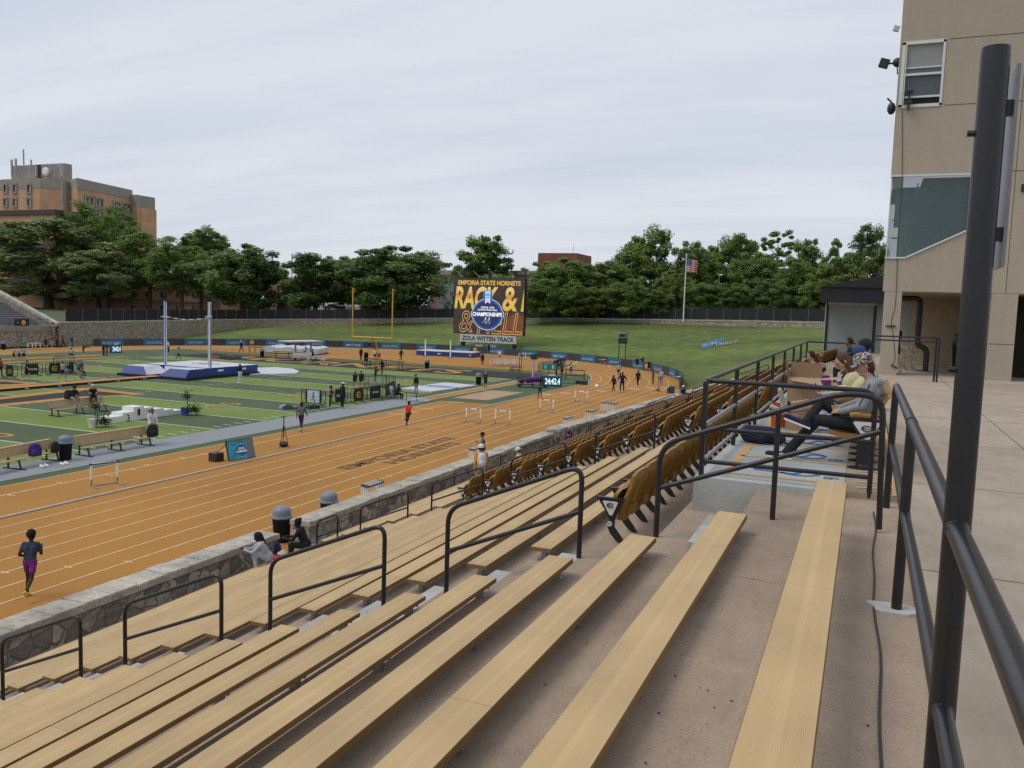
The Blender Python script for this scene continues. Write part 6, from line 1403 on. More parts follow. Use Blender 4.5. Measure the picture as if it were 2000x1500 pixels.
# ---- far end
person('person in black standing left of the bin under the goal post', G(705, 704.5), 180, 'stand', BLK, BLK, LTS, (.08, .04, .02), WHT, 1.78)
person('person in white top and black shorts at the red chair', G(732, 706), 20, 'stand2', WHT, BLK, LTS, leg='short', sleeve='short', h=1.75)
person('athlete in maroon top standing alone on the apron', G(783, 706.5), -20, 'walk', (.04, .012, .02), BLK, DKS, shoe=WHT, leg='short', h=1.82)
person('athlete in navy top at the banner, left of the goal post', G(720.5, 687), 190, 'stand', NAV, NAV, LTS, leg='brief', h=1.7, style='pony'); person('athlete in dark red top at the banner, right of the goal post', G(736, 687.5), 170, 'stand', (.10, .03, .05), WHT, LTS, leg='brief', h=1.7, style='pony')
person('person sitting under the flat-roofed shelter', G(611, 700.5), 90, 'sit', BLK, BLK, DKS, sit=.5); person('person in black sitting at the back of the shelter', G(598, 693), 160, 'sit', BLK, BLK, DKS, sit=.5)
person('athlete in black tee and shorts on the orange apron near the blue mat', G(942, 715.5), 180, 'stand', BLK, BLK, DKS, shoe=WHT, sleeve='short', leg='short', h=1.76)
person('athlete in white top and striped shorts by the parked hurdles', G(975.5, 706), 170, 'stand', WHT, (.12, .1, .12), LTS, leg='brief', h=1.7, style='pony')
person('person in navy standing under the scoreboard', Vector((YD(952, 690, 127).x, 127.5, TRK)), 180, 'phone', NAV, NAV, LTS, h=1.78)
person('athlete in black bib standing by the barriers inside the curve', G(1086, 736), 150, 'stand2', BLK, BLK, DKS, leg='short', h=1.76, sleeve='short'); person('athlete in green top and black shorts inside the curve', G(1097, 738.5), 170, 'stand2', (.015, .10, .05), BLK, DKS, leg='short', h=1.8, sleeve='short')
person('person in purple jacket with a staff by the dark barriers', G(1101, 722), 170, 'stand', (.05, .03, .17), (.3, .27, .25), LTS, h=1.8); person('man in olive shirt and shorts inside the curve', G(1114.5, 737), 170, 'hips', (.05, .06, .04), (.14, .12, .09), LTS, leg='short', sleeve='short', h=1.8)
person('athlete bending over white shoes on the curve', G(1182, 717), 70, 'bend', (.3, .3, .33), (.02, .02, .02), LTS, h=1.72, leg='brief', style='pony')
person('athlete in maroon walking along the near lanes of the curve', G(1198, 767.5), 150, 'walk', MAR, (.04, .012, .016), DKS, shoe=WHT, leg='tights', h=1.76, hair=(.01, .01, .01))
person('athlete in white trousers half hidden behind the navy coat', G(1210, 763), 10, 'walk', (.30, .30, .30), WHT, LTS, h=1.78)
person('large person in navy coat with hand on hip on the curve', G(1214.5, 766), 200, 'hips', (.02, .015, .035), (.018, .015, .035), DKS, shoe=WHT, h=1.95)
person('man in grey tee and dark shorts walking away on the curve', G(1207.5, 738), 0, 'walk', (.34, .34, .35), (.02, .025, .04), LTS, sleeve='short', leg='short', h=1.78)
person('athlete in black with crossed legs standing in mid curve', G(1245.5, 756.5), 180, 'crossl', (.015, .013, .014), (.03, .015, .018), DKS, shoe=WHT, leg='tights', sleeve='short', h=1.78, hair=(.01, .01, .01))
person('athlete in maroon one piece facing away on the curve', G(1275, 753.5), 100, 'stand', (.14, .045, .035), (.12, .05, .04), MDS, shoe=WHT, leg='tights', h=1.76, hair=(.01, .01, .01))
person('man in pale tee and grey trousers on the outer lanes', G(1290.5, 754.5), -10, 'stand2', (.36, .38, .42), (.16, .17, .19), LTS, sleeve='short', h=1.84, hair=(.2, .18, .16))
person('photographer in black at the banner, left of a pair', G(1244, 723), 180, 'phone', BLK, (.02, .02, .02), LTS, leg='short', h=1.82); person('photographer in black at the banner, right of a pair', G(1254.5, 722), 160, 'phone', (.02, .02, .024), BLK, LTS, h=1.88)
person('person in black shirt with a bright bag on the outer lane', G(1267, 728.5), 200, 'walk', BLK, BLK, LTS, leg='short', sleeve='short', h=1.74)
person('person in pale blue shirt leaning at the end of the banner', G(1329, 755), 60, 'bend', (.3, .36, .42), (.04, .05, .08), LTS, h=1.7, sleeve='short')
shoes('white shoes lying on the curve by the bending athlete', G(1190, 717.5)); 
p = G(1166, 755); t = thing('starting_block', 'white starting block set in a lane of the near curve', 'starting block', p); b = MB(); b.box(-.1, .1, -.5, .5, 0, .08); b.prism([(0, 0), (.3, 0), (.12, .2)], (-.16, -.2, .05), (0, 1, 0), (0, 0, 1), (.32, 0, 0)); b.build('frame', M_WHITE, t)
p = G(1285, 764); t = thing('marker_stand', 'thin black stand on a base beside the far wall', 'stand', p); b = MB(); b.tube([(0, 0, .04), (0, 0, 1.5)], .03, 6); b.build('mast', M_BLACK, t); b = MB(); b.lathe([(.3, 0), (.28, .05), (.05, .25)], n=12); b.build('base', M_BLACK, t)
p = G(1310, 768); t = thing('camera_box', 'dark blue crate stack at the end of the far wall', 'crate', p); b = MB(); b.box(-.3, .3, -.3, .3, 0, .55); b.box(-.2, .35, .1, .5, .55, .65); b.build('crate', cm((.03, .06, .13)), t)
# ---------------------------------------------------------------- the group on the platform
def figure(label, J, R_, mats_, loc=(0,0,0), voxel=.011, fingers=None):
    """J: joints in place; R_: list of (a, b, ra, rb, material)"""
    t = thing('person', label, 'person', loc)
    pr = []
    for a, b, r1, r2, m_ in R_:
        A = J[a] if isinstance(a, str) else Vector(a); B = J[b] if isinstance(b, str) else Vector(b); pr.append((tuple(A), tuple(B), r1, r2, m_))
    for (palm, fdir, side, curl, m_) in fingers or []:
        palm, fdir, side = Vector(palm), Vector(fdir).normalized(), Vector(side).normalized(); nrm = fdir.cross(side).normalized()*curl
        pr.append((tuple(palm-side*.018), tuple(palm+fdir*.055-side*.02), .018, .017, m_)); pr.append((tuple(palm+side*.018), tuple(palm+fdir*.055+side*.02), .018, .017, m_))
        for k, (o, L_) in enumerate(((-.033, .058), (-.011, .072), (.011, .076), (.033, .066))):
            a = palm+fdir*.06+side*o; b = a+fdir*L_*.5+nrm*L_*.25; c = b+fdir*L_*.25+nrm*L_*.5
            pr.append((tuple(a), tuple(b), .0095, .009, m_)); pr.append((tuple(b), tuple(c), .009, .0075, m_))
        a = palm+side*.03; b = a+side*.035+fdir*.03+nrm*.01; c = b+fdir*.03+nrm*.015
        pr.append((tuple(a), tuple(b), .012, .011, m_)); pr.append((tuple(b), tuple(c), .011, .009, m_))
    fuse(pr, 'body', mats_, t, voxel, 3); return t
def head(J, c, up, fw, m_=0, s=1.0):
    """prims of a head with brow, nose, mouth, jaw and ears"""
    c, up, fw = Vector(c), Vector(up).normalized(), Vector(fw).normalized(); sd = fw.cross(up).normalized()
    return [(c-up*.01-fw*.015, c+up*.045-fw*.01, .083*s, .092*s, m_), (c-up*.02+fw*.03, c+up*.04+fw*.03, .066*s, .07*s, m_), (c-up*.085+fw*.055-sd*.012, c-up*.085+fw*.055+sd*.012, .03*s, .03*s, m_), (c-up*.06-fw*.01, c-up*.08+fw*.05, .055*s, .036*s, m_),
            (c+up*.012+fw*.093, c-up*.022+fw*.113, .010*s, .014*s, m_), (c-up*.048+fw*.088-sd*.015, c-up*.048+fw*.088+sd*.015, .011*s, .011*s, m_), (c+up*.028+fw*.085-sd*.035, c+up*.028+fw*.085+sd*.035, .013*s, .013*s, m_),
            (c-sd*.085-fw*.01+up*.012, c-sd*.088-fw*.015-up*.02, .016*s, .012*s, m_), (c+sd*.085-fw*.01+up*.012, c+sd*.088-fw*.015-up*.02, .016*s, .012*s, m_)]
def eyes(t, c, up, fw, s=1.0):
    c, up, fw = Vector(c), Vector(up).normalized(), Vector(fw).normalized(); sd = fw.cross(up).normalized()
    for g in (-1, 1):
        b = MB(); b.ball(c+up*.006+fw*.088+sd*g*.031, .0105*s, 8); b.build('eye', cm((.03, .02, .015), .3), t, smooth=True)
        b = MB(); b.tube([c+up*.03+fw*.098+sd*g*.018, c+up*.034+fw*.094+sd*g*.048], .005, 5); b.build('eyebrow', cm((.05, .03, .018)), t)
FL = PZ
# companion seats: a row of mustard seats on iron pedestals facing the track
sx0 = .06
def platform_seat(y, first):
    t = thing('companion_seat', 'mustard fold-down seat on a black pedestal at the near end of the platform' if first else 'mustard fold-down seat on the platform, %s from the near end' % {1: 'second', 2: 'third', 3: 'fourth', 4: 'fifth'}[int(round((y-11.15)/.56))], 'seat', (sx0, y, FL), 0, 'companion seats of the platform')
    b = MB(); n_ = 8
    vs = [(-.42+.44*i/n_, yy, .43-.035*math.sin(i/n_*3.1)+.02*(i == n_)) for i in range(n_+1) for yy in (-.22, -.11, 0, .11, .22)]
    f = [(i*5+j, i*5+j+1, i*5+j+6, i*5+j+5) for i in range(n_) for j in range(4)]; o = len(vs)
    b.add(vs+[(x, y_, z_-.05) for x, y_, z_ in vs], f+[tuple(k+o for k in q[::-1]) for q in f]+[(i*5, (i+1)*5, (i+1)*5+o, i*5+o) for i in range(n_)]+[((i+1)*5+4, i*5+4, i*5+4+o, (i+1)*5+4+o) for i in range(n_)]+[(j+1, j, j+o, j+1+o) for j in range(4)]); b.build('seat', M_YEL, t, smooth=True)
    b = MB(); vs = [(.02+.22*(j/6)**1.1+.02*abs(yy/.22)**2*-1, yy, .42+.50*j/6-(.04*abs(yy/.22)**4 if j == 6 else 0)) for j in range(7) for yy in (-.23, -.115, 0, .115, .23)]
    f = [(i*5+j, i*5+j+1, i*5+j+6, i*5+j+5) for i in range(6) for j in range(4)]; o = len(vs)
    b.add(vs+[(x+.04, y_, z_) for x, y_, z_ in vs], f+[tuple(k+o for k in q[::-1]) for q in f]+[(i*5, (i+1)*5, (i+1)*5+o, i*5+o) for i in range(6)]+[((i+1)*5+4, i*5+4, i*5+4+o, (i+1)*5+4+o) for i in range(6)]+[(30+j, 31+j, 31+j+o, 30+j+o) for j in range(4)]); b.build('backrest', M_YEL, t, smooth=True)
    P = [(.06, .012), (.075, .30), (.14, .42), (.17, .52), (.185, .60), (-.165, .60), (-.15, .52), (-.09, .42), (-.07, .30), (-.085, .012)]
    b = MB(); b.prism(P, (0, -.30, 0), (1, 0, 0), (0, 0, 1), (0, .045, 0)); b.lathe([(.15, 0), (.15, .012), (.06, .03), (.05, .05)], (0, -.28, .0), n=18, sx=1.2, sy=.75); st_ = b.build('pedestal', M_BLACK, t)
    b = MB(); b.prism([(-.125, .565), (.145, .565), (.16, .545), (.045, .345), (.005, .345), (-.14, .545)], (0, -.306, 0), (1, 0, 0), (0, 0, 1), (0, .006, 0)); pq = b.build('plaque', M_PLAQ, st_)
    e = bpy.data.objects.new('emblem', emblem_me(.12, .075, MATS['plaque_mark'])); COL.objects.link(e); e.parent = pq; place(e, (.012, -.3065, .485), (1, 0, 0), (0, 0, 1))
    b = MB(); b.tube([(-.18, -.278, .63), (-.12, -.278, .645), (.05, -.278, .635)], [.035, .04, .032], 10); b.build('armrest', M_YEL, t, smooth=True)
    return t
for i in range(5): platform_seat(11.15+.56*i, i == 0)
# the man with the patterned cap, in place (x towards the track is negative)
y0 = 11.15; hz = FL+.53
J = dict(pel=Vector((-.02, y0, hz)), wai=Vector((.05, y0, hz+.17)), che=Vector((.09, y0+.01, hz+.37)), nec=Vector((.07, y0+.01, hz+.52)))
hc = Vector((.0, y0+.01, hz+.685)); fw = Vector((-.95, -.12, -.30)); up = Vector((-.28, 0, .96))
J.update(hL=Vector((-.05, y0-.09, hz-.03)), hR=Vector((-.05, y0+.09, hz-.03)), kL=Vector((-.50, y0-.08, hz-.01)), kR=Vector((-.46, y0+.12, hz+.21)), aL=Vector((-.82, y0-.10, FL+.10)), aR=Vector((-.62, y0-.18, hz-.02)),
         tL=Vector((-1.06, y0-.12, FL+.055)), eL=Vector((-.79, y0-.10, FL+.05)), tR=Vector((-.86, y0-.22, hz+.03)), eR=Vector((-.60, y0-.19, hz-.07)),
         sL=Vector((.09, y0-.19, hz+.46)), sR=Vector((.09, y0+.20, hz+.46)), lL=Vector((.0, y0-.27, hz+.22)), lR=Vector((-.02, y0+.27, hz+.22)), wL=Vector((-.22, y0-.17, hz+.13)), wR=Vector((-.24, y0+.06, hz+.15)))
Rr = [('pel', 'wai', .145, .14, 2), ('wai', 'che', .14, .145, 1), (J['wai']+Vector((0, -.07, 0)), J['che']+Vector((0, -.07, 0)), .12, .12, 1), (J['wai']+Vector((0, .07, 0)), J['che']+Vector((0, .07, 0)), .12, .12, 1), (J['sL']*.85+J['nec']*.15, J['sR']*.85+J['nec']*.15, .078, .078, 1), (J['pel']+Vector((.02, -.08, .08)), J['pel']+Vector((.02, .08, .08)), .125, .125, 1), ('nec', hc-up*.07, .056, .052, 0),
      ('hL', 'kL', .105, .075, 2), ('kL', 'aL', .072, .066, 2), ('hR', 'kR', .10, .075, 2), ('kR', 'aR', .07, .055, 2), ('eL', 'tL', .045, .036, 3), ('aL', 'eL', .045, .046, 3), ('eR', 'tR', .045, .036, 3), ('aR', 'eR', .042, .045, 3), (J['kL'].lerp(J['aL'], .85), J['aL']-Vector((.0, 0, .02)), .07, .075, 2),
      ('sL', 'lL', .07, .058, 1), ('lL', 'wL', .056, .042, 1), ('sR', 'lR', .07, .058, 1), ('lR', 'wR', .056, .042, 1), (J['nec']+Vector((.09, -.08, -.02)), J['nec']+Vector((.11, .06, -.04)), .06, .065, 1), (J['nec']+Vector((.13, -.02, -.10)), J['nec']+Vector((.16, -.02, -.16)), .06, .035, 1), (J['nec']+Vector((.03, -.06, .0)), J['nec']+Vector((.03, .06, .0)), .052, .052, 1)]
Rr += head(J, hc, up, fw)
fingers = [(J['wL']+Vector((-.035, .02, -.005)), (-.8, .45, -.1), (.3, .5, .6), 1, 0), (J['wR']+Vector((-.03, -.02, 0)), (-.7, -.6, -.1), (-.3, .3, .8), -1, 0)]
man = figure('man in grey hoodie and black trousers wearing a black and white patterned cap', J, Rr, [cm((.43, .25, .18), .55), cm((.25, .26, .265)), cm((.016, .017, .02)), cm((.012, .018, .05), .6)], voxel=.0105, fingers=fingers)
eyes(man, hc, up, fw)
fuse([(tuple(hc-fw*.035-up*.01), tuple(hc-fw*.03+up*.03), .087, .09, 0), (tuple(hc-fw*.055-up*.05), tuple(hc-fw*.04), .06, .08, 0)], 'hair', [cm((.06, .028, .018))], man, .012)
def camo():
    m, nt_, b_ = _p('cap_pattern'); tc_ = nt_.nodes.new('ShaderNodeTexCoord'); v = nt_.nodes.new('ShaderNodeTexVoronoi'); v.inputs['Scale'].default_value = 26; nz = nt_.nodes.new('ShaderNodeTexNoise'); nz.inputs['Scale'].default_value = 22; nz.inputs['Distortion'].default_value = 1.5
    nt_.links.new(tc_.outputs['Object'], nz.inputs['Vector']); r_ = nt_.nodes.new('ShaderNodeValToRGB'); r_.color_ramp.interpolation = 'CONSTANT'; e_ = r_.color_ramp.elements; e_[0].color = (.03, .026, .024, 1); e_[1].position = .47; e_[1].color = (.50, .47, .42, 1); r_.color_ramp.elements.new(.545).color = (.10, .07, .05, 1); r_.color_ramp.elements.new(.60).color = (.42, .40, .36, 1)
    nt_.links.new(nz.outputs['Fac'], r_.inputs[0]); nt_.links.new(r_.outputs[0], b_.inputs['Base Color']); b_.inputs['Roughness'].default_value = .85; return m
sd = fw.cross(up).normalized(); f2 = up.cross(sd).normalized(); M3 = Matrix((sd, f2, up.normalized())).transposed()
pts = MB(); pts.lathe([(.104, -.012), (.107, .03), (.103, .07), (.085, .105), (.05, .125), (.004, .13)], n=24)
b = MB(); b.add([hc+up.normalized()*.045+M3 @ Vector((v[0], v[1]*1.08, v[2])) for v in pts.v], pts.f)
pts = MB(); n_ = 10
for i in range(n_+1):
    a = -1+2*i/n_; pts.v += [(a*.095, .07+.02*(1-a*a), .004), (a*.085, .175*(1-.35*a*a)+.0, -.012-.018*a*a), (a*.085, .175*(1-.35*a*a), -.02-.018*a*a), (a*.095, .07, -.008)]
pts.f = [(4*i+j, 4*i+(j+1) % 4, 4*i+4+(j+1) % 4, 4*i+4+j) for i in range(n_) for j in range(4)]+[(0, 1, 2, 3), (4*n_+3, 4*n_+2, 4*n_+1, 4*n_)]
b.add([hc+up.normalized()*.045+M3 @ Vector(v) for v in pts.v], pts.f); b.build('cap', camo(), man, smooth=True)
for a_, b_2, off in (('tL', 'eL', -1), ('tR', 'eR', -1)):               # white soles and swoosh-like side flash
    p, q = J[a_], J[b_2]; c = MB(); c.bar(p-Vector((.02, 0, .032)), q-Vector((-.03, 0, .038)), .085, .022); c.build('shoe_sole', M_WHITE, man)
MB().bar(J['tL']*.55+J['eL']*.45+Vector((0, -.044, .005)), J['eL']+Vector((.0, -.045, .03)), .006, .018).build('shoe_flash', M_WHITE, man)
c = MB(); c.tube([J['aL']+Vector((0, 0, -.01)), J['aL']+Vector((-.02, 0, -.05))], .052, 10); c.build('sock', M_WHITE, man)
# zip stripe down the sleeve
MB().tube([J['sL']+Vector((-.02, -.07, .03)), J['sL'].lerp(J['lL'], .5)+Vector((-.03, -.062, 0)), J['lL']+Vector((-.03, -.055, .01))], .008, 5).build('sleeve_stripe', cm((.06, .065, .07)), man)
# the woman with long hair, next seat
def lounger(label, y, top, bot, skin, phone, legs_up, hz2, hair=None):
    hz = hz2; J = dict(pel=Vector((-.06, y, hz)), wai=Vector((-.02, y, hz+.16)), che=Vector((-.10, y-.01, hz+.36)), nec=Vector((-.17, y-.02, hz+.50)))
    hc = Vector((-.27, y-.04, hz+.64)); fw = Vector((-.80, -.30, -.55)); up = Vector((-.50, 0, .86))
    J.update(hL=Vector((-.1, y-.08, hz-.02)), hR=Vector((-.1, y+.08, hz-.02)))
    if legs_up: J.update(kL=Vector((-.56, y-.07, hz+.03)), kR=Vector((-.55, y+.09, hz+.06)), aL=Vector((-.97, y-.06, FL+.46)), aR=Vector((-.98, y-.02, FL+.56)), tL=Vector((-1.16, y-.1, FL+.52)), eL=Vector((-.95, y-.07, FL+.43)), tR=Vector((-1.07, y-.06, FL+.76)), eR=Vector((-1.01, y-.03, FL+.53)))
    else: J.update(kL=Vector((-.5, y-.08, hz+.02)), kR=Vector((-.5, y+.09, hz+.02)), aL=Vector((-.6, y-.08, FL+.1)), aR=Vector((-.56, y+.09, FL+.1)), tL=Vector((-.82, y-.1, FL+.05)), eL=Vector((-.57, y-.08, FL+.05)), tR=Vector((-.78, y+.08, FL+.05)), eR=Vector((-.53, y+.09, FL+.05)))
    J.update(sL=J['nec']+Vector((.04, -.17, -.05)), sR=J['nec']+Vector((.04, .18, -.05)), lL=J['nec']+Vector((-.06, -.22, -.31)), lR=J['nec']+Vector((-.06, .2, -.31)), wL=J['nec']+Vector((-.30, -.10, -.30)), wR=J['nec']+Vector((-.30, .04, -.28)))
    kb = .6
    Rr = [('pel', 'wai', .14, .125, 1), (J['wai']+Vector((0, -.05, 0)), J['che']+Vector((0, -.07, 0)), .11, .11, 1), (J['wai']+Vector((0, .05, 0)), J['che']+Vector((0, .07, 0)), .11, .11, 1), (J['sL']*.85+J['nec']*.15, J['sR']*.85+J['nec']*.15, .07, .07, 1), ('nec', hc-up*.06, .05, .047, 0), (J['pel']+Vector((0, -.06, -.02)), J['pel']+Vector((0, .06, -.02)), .13, .13, 2), (J['nec']+Vector((.09, -.06, .0)), J['nec']+Vector((.09, .06, .0)), .06, .06, 1)]
    for d in 'LR':
        km = J['h'+d].lerp(J['k'+d], kb); ca = J['k'+d].lerp(J['a'+d], .3)
        Rr += [('h'+d, km, .098, .085, 2), (km, 'k'+d, .07, .056, 0), ('k'+d, ca, .055, .057, 0), (ca, 'a'+d, .057, .037, 0), ('e'+d, 't'+d, .043, .036, 3), ('a'+d, 'e'+d, .04, .043, 3), ('s'+d, 'l'+d, .06, .052, 1), ('l'+d, 'w'+d, .05, .04, 1)]
    Rr += head(J, hc, up, fw, s=.95)
    fingers = [(J['wL']+Vector((-.03, .02, .0)), (-.8, .4, .3), (.1, .7, .5), 1, 0), (J['wR']+Vector((-.03, -.02, 0)), (-.8, -.4, .3), (.1, -.7, .5), -1, 0)]
    t = figure(label, J, Rr, [cm(skin, .55), cm(top), cm(bot), cm((.44, .40, .33), .7)], voxel=.0115, fingers=fingers); eyes(t, hc, up, fw, .95)
    if hair:
        sd = fw.cross(up).normalized()
        fuse([(tuple(hc-fw*.03+up*.02), tuple(hc-fw*.02+up*.045), .10, .098, 0), (tuple(hc-fw*.06-up*.02), tuple(hc-fw*.10-up*.16), .085, .075, 0), (tuple(hc-fw*.05-sd*.06-up*.02), tuple(hc-sd*.085-up*.30+fw*.02), .05, .035, 0), (tuple(hc-fw*.05+sd*.06-up*.02), tuple(hc+sd*.075-up*.24), .05, .03, 0)], 'hair', [cm(hair)], t, .014)
    if phone:
        c = (J['wL']+J['wR'])/2+Vector((-.10, .0, .06)); b = MB(); b.obox(c, (.012, .08, .155), Matrix.Rotation(R(-35), 3, 'Y')); ph = b.build('phone', M_DARK, None); ph.location = (0, 0, 0); tag(ph, 'dark phone held by the long haired woman', 'phone')
    for d in 'LR':
        if legs_up: MB().tube([J['a'+d]+(J['k'+d]-J['a'+d])*.03, J['a'+d]+(J['k'+d]-J['a'+d])*.13], .044, 10).build('sock', cm(NAV), t)
    return t
woman = lounger('woman with long brown hair, pale blue hoodie and navy shorts looking at a phone', 12.35, (.30, .345, .40), (.012, .02, .07), (.43, .24, .16), True, True, FL+.55, (.075, .045, .026))
b = MB(); b.ball((-.22, 11.86, FL+.80), .15, 14, sc=(1.25, .55, .8)); b.ball((-.12, 11.9, FL+.94), .14, 14, sc=(1.0, .5, 1.1)); b.tube([(-.3, 11.80, FL+.76), (-.1, 11.8, FL+.80), (.02, 11.82, FL+.98), (.06, 11.86, FL+1.08)], [.07, .10, .10, .06], 12)
tag(b.build('cushion', cm((.50, .45, .26)), smooth=True), 'pale yellow soft jacket bundled between the man and the woman', 'jacket')
# more spectators farther along the platform and beyond
person('person in blue cap and navy jacket sitting behind the patterned cap', Vector((.02, 15.6, FL)), 95, 'sit', (.03, .06, .12), NAV, LTS, sit=.53, cap=('cap', (.03, .06, .15)), voxel=.018)
person('dark haired person in black sitting farther along the platform', Vector((.1, 18.6, FL)), 100, 'sit', BLK, BLK, DKS, (.015, .01, .01), sit=.55, style='afro', voxel=.02)
person('person in grey cap and purple top low beyond the cardboard box', Vector((-.62, 18.2, FL)), 60, 'sitlow', (.12, .02, .14), (.06, .02, .10), LTS, sit=.16, cap=('cap', (.22, .21, .19)), voxel=.018, h=1.6)
person('person in pale pink top sitting past the platform', Vector((-1.0, 22.2, FL)), 100, 'sitlow', (.34, .22, .19), BLK, LTS, sit=.2, cap=None, voxel=.02)
for i, (x, y) in enumerate(((-.3, 24.2), (.0, 21.0))):
    person('spectator in dark clothes near the far end of the platform, %s' % ['nearer the steps', 'nearer the walkway'][i], Vector((x, y, FL)), 90, 'sit', BLK, BLK, MDS, sit=.5)
# bucket, box, rucksack, papers
p = G(1522, 833, FL); t = thing('bucket', 'bright orange plastic bucket under the woman\'s feet', 'bucket', p); b = MB(); b.lathe([(.125, 0), (.13, .01), (.150, .355), (.158, .36), (.158, .375), (.148, .375), (.126, .02)], n=24); b.build('pail', mat('bucket_orange', (.62, .075, .012), .4, var=.06), t, smooth=True)
b = MB(); [b.box(-.07+.02*k, -.06+.02*k, -.147, -.143, .08, .30) for k in (0,)]; b.tube([(-.155, 0, .34), (-.12, -.13, .30), (0, -.175, .27), (.12, -.13, .30), (.155, 0, .34)], .004, 5); b.build('handle', M_STEEL, t)
p = G(1565, 790, FL); t = thing('cardboard_box', 'tall open cardboard box with its flaps up beside the long haired woman', 'box', Vector((-.86, 14.1, FL)))
b = MB(); b.box(-.24, .24, -.2, .2, 0, .82); b.build('carton', M_CARD, t)
b = MB(); b.add([(-.24, -.2, 0.82), (-.24, .2, 0.82), (-.30, .24, 1.10), (-.30, -.22, 1.10)], [(0,1,2,3), (3,2,1,0)]); b.build('flap', M_CARD, t)
b = MB(); b.add([(-.24, .2, 0.82), (.24, .2, 0.82), (.24, .3, 1.06), (-.24, .3, 1.06)], [(0,1,2,3), (3,2,1,0)]); b.build('flap', M_CARD, t)
b = MB(); b.add([(.24, -.2, 0.82), (.24, .2, 0.82), (.50, .22, 0.86), (.50, -.22, 0.84)], [(0,1,2,3), (3,2,1,0)]); b.build('flap', M_CARD, t)
b = MB(); b.add([(-.2, -.2, 0.82), (.24, -.2, 0.82), (.30, -.42, 0.75), (-.16, -.42, 0.80)], [(0,1,2,3), (3,2,1,0)]); b.build('flap', M_CARD, t)
b = MB(); [b.box(-.05, .12, -.204, -.2005, .16+.05*k, .175+.05*k) for k in range(4)]; b.build('print', mat('carton_print', (.20, .12, .07), .9), t)
p = G(1485, 866, FL); t = thing('backpack', 'dark navy rucksack lying on the platform by the man\'s foot', 'bag', p)
fuse([((-.16, 0, .13), (.12, .02, .13), .125, .12, 0), ((-.18, -.03, .08), (.02, -.08, .075), .075, .07, 0), ((.1, 0, .10), (.27, .03, .08), .10, .07, 0), ((-.2, .02, .16), (.0, .03, .18), .07, .06, 0)], 'body', [M_NAVY], t, .014)
MB().tube([(.10, -.1, .16), (.24, -.12, .10), (.33, -.05, .05), (.4, -.02, .02)], .016, 6).build('strap', M_NAVY, t)
b = MB(); b.tube([(-.26, -.05, .15), (-.1, -.125, .17), (.08, -.12, .16)], .006, 5); b.build('zip', cm((.05, .06, .09)), t)
# ---------------------------------------------------------------- press box building
M_STUC = speck_mat('stucco', (.41, .352, .275), (.34, .28, .20), (.43, .355, .26), 14, patch=.05, pscale=.4, bump=.15, stain=.05)
M_GLASS, nt_, b_ = _p('tinted_glass'); b_.inputs['Base Color'].default_value = (.085, .145, .15, 1); b_.inputs['Roughness'].default_value = .06; b_.inputs['Specular IOR Level'].default_value = .8; b_.inputs['Alpha'].default_value = .42
BY = 31.0; BX = .405
t = thing('press_box', 'tan stucco press box building with a raking teal window on the right', 'building', (0, 0, 0))
def wx(u, v): return YD(u, v, BY).x
def wz(u, v): return YD(u, v, BY).z
wl, wr, wt, wb = .475, 1.745, 9.0, 6.93
gl, gr_, gt = BX, wx(1900, 340), wz(1820, 340)
b = MB(); D = .35
def rect(x0, x1, z0, z1, d=D): b.box(x0, x1, BY, BY+d, z0, z1)
rect(BX, 14, wt, 16); rect(BX, wl, wb, wt); rect(wr, 14, wb, wt); rect(BX, 14, gt, wb); rect(gr_, 14, .92, gt)
b.prism([(BX, .92), (gr_, .92), (gr_, 2.92), (1.03, 2.03), (BX, 2.03)], (0, BY, 0), (1, 0, 0), (0, 0, 1), (0, D, 0))
b.box(BX+.42, 14, BY+D, BY+8, .92, 1.3); 
b.add([(BX+.001, BY+D, gt), (BX+.9, BY+20, gt), (BX+.9, BY+20, 16), (BX+.001, BY+D, 16)], [(0,1,2,3)]); b.add([(BX+.001, BY+D, .92), (BX+.9, BY+20, .92), (BX+.9, BY+20, 2.03), (BX+.001, BY+D, 2.03)], [(0,1,2,3)])
b.build('wall', M_STUC, t)
for x0, x1 in ((.47, 1.0), (3.62, 4.36), (7.2, 7.95)):
    b = MB(); b.box(x0, x1, BY-.02, BY+.75, -1.88, .92); b.build('pillar', M_STUC, t)
b = MB(); M_J = mat('wall_joint', (.12, .095, .065), .9, var=0)
for z_ in (wt, wb, gt+.03): b.box((wr+.08 if z_ != gt+.03 else gr_+.12), 14, BY-.004, BY+.01, z_-.012, z_+.012)
b.box(BX, 14, BY-.004, BY+.01, .92-.012, .92+.012)
for x0, x1 in ((.47, 1.0), (3.62, 4.36)): b.box(x0, x1, BY-.024, BY, -.70, -.68)
for x_ in (4.0,): b.box(x_-.01, x_+.01, BY-.004, BY+.01, .94, 16)
b.box(4.35, 4.37, BY-.004, BY+.01, 5, 6.2); b.build('joint_lines', M_J, t)
w_ = MB(); w_.box(wl, wl+.10, BY-.03, BY+.1, wb, wt); w_.box(wr-.07, wr, BY-.03, BY+.1, wb, wt); w_.box(wl, wr, BY-.03, BY+.1, wt-.08, wt+.02); w_.box(wl, wr, BY-.03, BY+.1, wb-.02, wb+.08); w_.box(wl, wr, BY-.02, BY+.08, 7.93, 8.0); w_.box(wl+.1, wr-.05, BY, BY+.06, 7.22, 7.28); w_.box(wl+.1, wr-.05, BY+.01, BY+.05, 8.16, 8.2)
w_.box(wl+.115, wl+.145, BY-.045, BY-.0, wb+.05, wt-.05)
win = w_.build('window', mat('window_frame_white', (.62, .66, .64), .5, var=.05), t)
